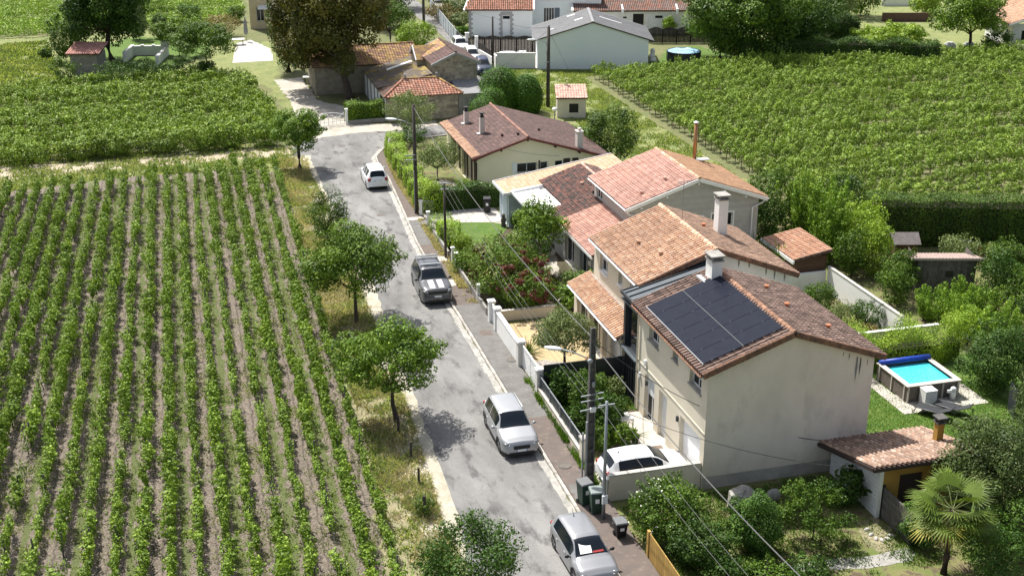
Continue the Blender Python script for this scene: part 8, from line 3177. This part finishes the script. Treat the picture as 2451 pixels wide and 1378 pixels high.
tree('golden_conifer','golden yellow shrub behind the orange roofed house beside its white chimney','bush',(32.5,66.3,3.4,1.7),LM['yellow'],6000,.10,.08,.0,20,116,sub=.42)
tree('golden_conifer','smaller golden shrub against the grey boarded gable','bush',(29.5,67.6,3.3,1.3),LM['yellow'],3500,.10,.08,.0,14,117,sub=.42)

# olive yard
tree('olive_tree','silvery round olive tree standing on white pebbles in the sandy yard','olive tree',(19.0,58.4,3.4,1.62),LM['olive'],17000,.085,.10,.26,38,120,wild=.85,bk=bark,sub=.36)
V,F,t = blades(70,(0,0,.1),.25,.95,.03,121)
T = thing('flax_clump','brown-green flax clump behind the long white wall','plant',(17.8,61.2,0))
link('foliage',npmesh('foliage',V,F,LM['palm'],t),T)
tree('small_plant','small silver plant among the white pebbles','plant',(18.3,56.9,.3,.3),LM['silver'],300,.07,.01,.0,5,122)

# shaded front garden
for i,(x,y,h_,r_,lm,n,lab) in enumerate(((17.9,55.2,1.9,.9,'dark',2600,'dark shrub in the corner of the black screen fence'),(18.6,53.3,2.5,1.05,'mid',5200,'tall leafy shrub behind the railing wall'),(19.5,54.9,1.6,.7,'mid',2200,'slim green shrub against the black screen'),
                                                (20.4,54.7,1.3,.7,'olive',2000,'pale shrub by the black stair block'),(18.9,51.5,2.1,1.1,'dark',5200,'dark oleander behind the concrete pole'),(18.0,50.0,1.3,.8,'mid',2200,'low shrub behind the near end of the railing'),
                                                (19.3,49.9,1.2,.6,'plane',1500,'bright leafy plant at the edge of the terrace'),(20.0,52.9,.9,.6,'palm',900,'striped leafy plant near the white table'),(17.7,52.0,1.4,.7,'dark',1900,'dark shrub close behind the railing'))):
    tree('garden_shrub',lab,'bush',(x,y,h_,r_),LM[lm],n,.11,.04,.02,16,130 + i,wild=.7)

# garden below the gable
tree('flowering_shrub','large shrub dotted with tiny white flowers beside the wheelie bins','bush',(18.4,42.0,2.6,1.65),LM['mid'],15000,.10,.06,.0,42,151,sub=.32,wild=.7)
g = np.random.default_rng(9)
lob = crown_lobes((0,0,1.3),(1.65,1.65,1.3),36,151,.34)
V,F,t = cloud(lob,260,.085,152,shell=.02)
T = [o for o in col.objects if o.get('label','').startswith('large shrub dotted')][0]
link('flowers',npmesh('flowers',V,F,mat('white_petals',(.75,.75,.62),.7),t),T)
tree('flowering_shrub','dark leafy shrub below the flowering one at the bottom edge','bush',(18.9,39.6,2.0,1.4),LM['dark'],8000,.10,.05,.0,30,153,sub=.33)
tree('round_shrub','tall dark round shrub in the middle of the shady garden','bush',(*(21.25,39.89),2.7,1.15),LM['dark'],14000,.09,.05,.0,30,154,sub=.36)
tree('small_tree','light airy shrub with spreading branches left of the white boarded shed','tree',(*(24.1,40.07),2.6,1.45),LM['mid'],5200,.10,.05,.15,26,155,sub=.3,wild=.8,shell=.4)
tree('fig_shrub','dark broad-leaved shrub against the white boarded wall','bush',(*(26.88,42.24),1.7,.9),LM['laurel'],2800,.15,.04,.05,16,156)
for i,(p_,h_,r_,lm,n,lab) in enumerate((((20.76,37.73),.9,1.1,'mid',3200,'leafy shrub at the bottom edge left of the garden path'),((22.65,37.51),.8,1.0,'dark',2600,'dark low shrub in front of the garden path'),((19.11,38.04),1.2,.9,'dark',2600,'dark shrub at the bottom edge near the ochre fence'),
                                                 ((28.23,38.61),1.7,.95,'dark',3800,'dark dense bush left of the palm trunk'),((29.71,35.86),2.4,1.7,'dark',7000,'dark bush filling the bottom right corner'),((31.84,36.66),3.0,1.6,'mid',6000,'green shrub at the right edge below the grey-green tree'))):
    tree('garden_shrub',lab,'bush',(*p_,h_,r_),LM[lm],n,.10,.05,.0,20,160 + i,sub=.35)
tree('grey_green_tree','big grey-green tree overhanging the loungers and the ochre shed at the right edge','tree',(*(32.33,39.16),4.7,2.5),LM['greygreen'],32000,.10,.16,.12,54,170,sub=.30,lean=(.1,.3))
tree('grey_green_tree','second grey-green tree at the right edge behind the first','tree',(38.6,43.2,4.6,2.5),LM['greygreen'],22000,.10,.14,.12,44,171,sub=.30)
tree('dark_laurel','dark glossy shrub beside the pool at the right edge','bush',(40.3,50.6,3.6,1.9),LM['dark'],16000,.11,.10,.02,40,172,sub=.32)
# fan palm
PT = thing('fan_palm','fan palm with green and yellowing leaves and a shaggy trunk at bottom right','palm',(*(27.96,36.43),0))
mb = MB()
mb.tube([(0,0,-.05),(.03,0,.8),(0,.02,1.6),(0,0,3.0)],[.16,.14,.15,.17],10)
mb.obj('trunk',mat('palm_fibre',(.085,.06,.042),.97,(.045,.034,.026),9,bump=.8,bs=30),PT,smooth=True)
g = np.random.default_rng(77)
for k in range(34):
    az = g.random() * 2 * math.pi
    el = g.uniform(-.75,1.05)
    L1 = g.uniform(.75,1.1)
    d = np.array([math.cos(az) * math.cos(el),math.sin(az) * math.cos(el),math.sin(el)])
    tip = np.array([0,0,3.0]) + d * L1
    side = np.array([-math.sin(az),math.cos(az),0.0])
    upv = np.cross(side,d) * -1
    Vs,Fs,ts = [],[],[]
    m_ = 22
    tv = np.clip(.1 + .45 * g.random() + (.5 if el < -.35 else 0),0,1)
    for i in range(m_):
        a = -1.9 + 3.8 * i / (m_ - 1)
        dr = d * math.cos(a) + side * math.sin(a)
        Lf = (.80 + .14 * math.cos(a)) * g.uniform(.9,1.1)
        w = .034
        nrm = np.cross(dr,upv)
        p1 = tip + dr * Lf * .55
        p2 = tip + dr * Lf + np.array([0,0,-.16 * g.random() - .05])
        k0 = len(Vs)
        Vs += [tip,p1 - nrm * w,p1 + nrm * w,p2,p2]
        Fs += [(k0,k0 + 1,k0 + 2,k0 + 2),(k0 + 1,k0 + 3,k0 + 2,k0 + 2)]
        ts += [tv,min(1,tv + .1)]
    me = bpy.data.meshes.new('frond')
    me.from_pydata([tuple(v) for v in Vs],[],[tuple(dict.fromkeys(f)) for f in Fs])
    me.materials.append(LM['palm'])
    at = me.attributes.new('tint','FLOAT','FACE')
    at.data.foreach_set('value',ts)
    fo = link('frond',me,PT)
    b = MB()
    b.tube([(0,0,2.95),tuple(tip)],[.022,.012],5)
    b.obj('stalk',M['twigs'] if el < -.1 else mat('palm_stalk',(.12,.15,.04),.7),fo)
V,F,t = blades(60,(0,0,2.7),.12,.55,.02,78,droop=2.2,zmin=0)
link('dead_leaf_skirt',npmesh('dead_leaf_skirt',V,F,LM['straw'],t * 0 + .1),PT)

# back gardens on the right
hedge('tall_hedge','very tall dark clipped hedge closing the back gardens off from the wide vineyard',[(45.6,73.2),(55.5,69.9),(64,67.2)],2.0,3.3,LM['mid'],46000,.12,200,bumpy=.03)
hedge('pool_hedge','yellow-green hedge between the pool and the low white-topped wall',[(33.4,54.9),(36.5,54.6),(40.5,54.6)],1.5,1.75,LM['yellow'],17000,.09,201,bumpy=.4)
for i,(x,y,h_,r_,lm,n,leaf,lab) in enumerate((
        (40.3,77.2,4.9,1.9,'mid',7000,.15,'dark tree at the corner behind the grey gable house'),(38.6,75.0,3.6,1.5,'dark',4200,.14,'dark shrub beside the red door of the grey gable house'),
        (41.4,74.5,5.0,1.9,'bamboo',7500,.15,'tall bamboo clump right of the dark corner tree'),(42.3,72.0,4.9,1.7,'bamboo',7500,.15,'tall bamboo clump behind the tiled wood shed'),
        (40.9,70.4,4.7,1.6,'bamboo',7500,.14,'pale bamboo clump rising right over the tiled wood shed'),(43.2,69.6,4.6,1.5,'yellow',6500,.13,'bright yellow-green tree beside the bamboo'),
        (42.6,67.0,3.9,1.3,'yellow',5600,.13,'bright yellow-green tree at the left end of the dark board shed'),(41.3,67.3,3.4,1.2,'mid',4200,.12,'mid-green shrub below the bamboo clumps'),
        (43.0,64.4,3.0,1.2,'mid',4200,.12,'green shrub with pale leaves in front of the dark board shed'),(41.5,62.4,2.6,1.2,'mid',4200,.12,'dark green shrub behind the stained white garden wall'),
        (45.5,76.2,4.2,1.9,'laurel',6000,.14,'dark tree at the left end of the very tall hedge'),(43.9,78.3,3.6,1.8,'vine2',5500,.16,'light green shrub where the wide vineyard meets the gardens'),
        (42.4,59.8,2.2,1.2,'bamboo',6500,.10,'feathery light green plant in front of the dark board shed'),(44.2,60.2,2.3,1.3,'bamboo',6800,.10,'feathery yellow-green plant right of the first feathery one'),
        (43.6,57.9,2.7,1.4,'lawn',8000,.09,'vivid green feathery plant above the pool hedge'),(45.4,58.2,2.6,1.3,'bamboo',6500,.09,'soft green feathery plant near the right edge of the gardens'),
        (42.2,55.9,2.2,1.3,'yellow',6500,.09,'yellow feathery shrub behind the pool at the end of its hedge'),(44.4,55.5,2.4,1.4,'bamboo',6500,.09,'loose green plant right of the pool'),
        (48.2,61.6,3.1,1.5,'dark',5500,.12,'dark leafy shrub right of the dark board shed'),(49.0,59.2,3.2,1.7,'mid',7000,.12,'large green shrub at the right edge below the boarded shed'),
        (47.4,56.8,2.8,1.6,'dark',6000,.12,'dark green shrub at the right edge above the grey-green tree'),(50.0,63.8,2.9,1.3,'mid',4500,.12,'mid-green shrub at the right edge beside the boarded shed'),
        (36.6,62.8,1.7,1.05,'mid',4600,.09,'rounded green shrub against the cross wall'),(36.9,60.7,1.15,.85,'olive',3600,.07,'pale round shrub in the strip garden'),(37.7,59.2,1.9,.95,'dark',4200,.09,'dark reddish green shrub by the stained garden wall'),
        (37.0,57.8,1.0,.7,'pink',2000,.08,'small brownish shrub near the low white-topped wall'),(37.9,57.4,.9,.6,'plane',1500,.08,'small bright shrub at the foot of the stained garden wall'),
        (49.9,68.0,1.7,1.5,'olive',4200,.11,'grey-green flowering shrub in front of the very tall hedge'),(51.3,67.0,1.3,.8,'pink',1800,.10,'pink-flowered shrub beside the grey pot'))):
    if lm in ('bamboo','lawn'):
        culms('bamboo_clump' if leaf > .12 else 'feathery_plant',lab,'bamboo' if leaf > .12 else 'bush',(x,y,h_ * (1.12 if leaf > .12 else 1.0),r_ * 1.1),LM['bamboo'],n,leaf,210 + i)
        continue
    tree('garden_shrub',lab,'bush',(x,y,h_,r_),LM[lm],n,leaf,.06,.02,26,210 + i,sub=.33 if lm != 'olive' else .45,wild=.75)
hedge('lower_hedge','clipped hedge with a pale top at the right edge above the big green shrub',[(50.5,66.2),(60,63.0)],1.6,1.5,LM['mid'],8000,.12,240)
V,F,t = blades(90,(0,0,.3),.15,1.15,.035,241,droop=.35)
T = thing('yucca_plant','spiky green yucca rosette above the low white-topped wall','yucca',(39.4,57.4,.2))
link('foliage',npmesh('foliage',V,F,LM['mid'],t),T)
b = MB()
b.tube([(0,0,-.2),(0,0,.4)],.1,7)
b.obj('trunk',bark,T)
for i,(x,y,s,lab) in enumerate(((36.2,69.0 - 1.6,1.1,'spiky yucca between the two houses by the white downpipe'),(35.0,68.6,1.3,'spiky palm tuft behind the aged orange roof slope'))):
    V,F,t = blades(70,(0,0,1.0),.3,1.1 * s,.035,242 + i,droop=.5)
    T = thing('yucca_plant',lab,'yucca',(x,y,.8))
    link('foliage',npmesh('foliage',V,F,LM['mid'],t),T)
    b = MB()
    b.tube([(0,0,-.8),(0,0,1.0)],.1,7)
    b.obj('trunk',bark,T)
cp = thing('garden_screen','dark corrugated panel leaning by the dark glossy shrub right of the loungers','panel',(39.0,47.2,0),R(70))
for i in range(9):
    MB().box(i * .13,i * .13 + .11,-.02 * (i % 2),.02,0,1.55).obj('rib',M['anthracite'],cp)

# top right: trees behind the wide vineyard
tree('walnut_tree','huge dense green walnut tree right of the round pool','tree',(*(66.26,135.36),11.5,7.4),LM['mid'],46000,.29,.4,.06,70,301,sub=.26,lean=(0,.5))
tree('walnut_tree','bright green lower boughs of a tree just left of the huge walnut','tree',(*(63.01,136.25),6.8,3.3),LM['plane'],8500,.24,.2,.12,34,302,sub=.3)
tree('garden_tree','dark tree behind the huge walnut towards the right','tree',(*(74.43,137.97),9.5,5.0),LM['dark'],16000,.25,.25,.05,40,303,sub=.3)
tree('garden_tree','grey-green willow-like tree at the top edge','tree',(*(85.39,150.78),7.6,4.0),LM['olive'],9500,.24,.2,.05,36,304,sub=.3)
tree('garden_tree','mid-green tree at the top edge beside the grey-green willow-like tree','tree',(*(94.65,158.77),6.2,3.6),LM['mid'],7500,.24,.2,.05,30,305,sub=.32)
tree('spreading_tree','wide flat-topped yellow-green tree behind the dark clipped hedge','tree',(*(82.71,130.83),4.0,4.7),LM['yellow'],20000,.20,.2,.12,56,306,sub=.24,ry=.8,flat=.2)
tree('round_crowned_tree','round-crowned green tree beside the salmon roofed house','tree',(*(94.22,132.52),8.0,4.4),LM['plane'],20000,.23,.25,.14,50,307,sub=.3)
tree('pampas_clump','pampas grass plumes in front of the dark trees','plant',(*(78.37,139.72),2.6,1.1),LM['silver'],900,.25,.04,.3,10,308)
tree('silver_bush','silvery white bush at the right edge in front of the salmon roofed house','bush',(*(96.57,126.49),1.9,1.7),LM['silver'],3000,.16,.05,.0,16,309)
tree('palm_bush','small yellow-green palm bush left of the silvery bush','bush',(*(93.7,127.01),1.5,1.1),LM['palm'],1800,.18,.05,.0,12,310)
tree('dark_bush','dark bush at the foot of the round-crowned tree','bush',(*(97.02,130.92),3.0,1.7),LM['dark'],3000,.2,.05,.0,16,311)
tree('potted_topiary','round clipped yellow-green bush in front of the white courtyard wall','bush',(*(63.17,152.35),2.1,.95),LM['yellow'],2600,.14,.06,.15,12,312,sub=.5)
hedge('back_hedge','long dark hedge along the far end of the wide vineyard',[(*(64.23,133.33),),(*(75.5,130.23),),(*(85.47,125.97),)],2.2,2.6,LM['dark'],24000,.17,313)
hedge('dark_screen','dark mass of shrubs behind the far hedge next to the pampas plumes',[(*(74.47,140.79),),(*(82.96,140.49),)],3.0,3.4,LM['dark'],12000,.2,330,bumpy=.15)
hedge('light_hedge','light green clipped strip hedge in front of the flat-topped tree',[(*(74.95,132.18),),(*(81.12,130.48),)],1.2,1.9,LM['lawn'],3500,.16,314)
bw = blockwall('brick_wall','dark brick garden wall at the top edge between the trees',(95.26,154.24),(101.91,152.41),1.2,.2,mat('dark_brick',(.16,.09,.07),.95,(.11,.07,.055),4))
bw2 = blockwall('pale_wall','pale wall beyond the small lawn at the top edge',(102.46,166.36),(109.6,164.39),1.0,.2,M['white'])
tree('garden_tree','yellow-green tree at the top edge right of the small lawn','tree',(*(103.44,156.35),5.0,2.6),LM['yellow'],5000,.24,.15,.05,24,315)
hedge('far_hedge','green hedge beyond the row building at the top edge',[(*(63.24,179.23),),(*(65.92,179.32),)],2.5,3.0,LM['yellow'],2500,.22,316)
tree('garden_tree','yellow-green bush between the two red roofed buildings','bush',(*(57.22,167.24),3.6,1.8),LM['yellow'],3600,.2,.08,.05,18,317)
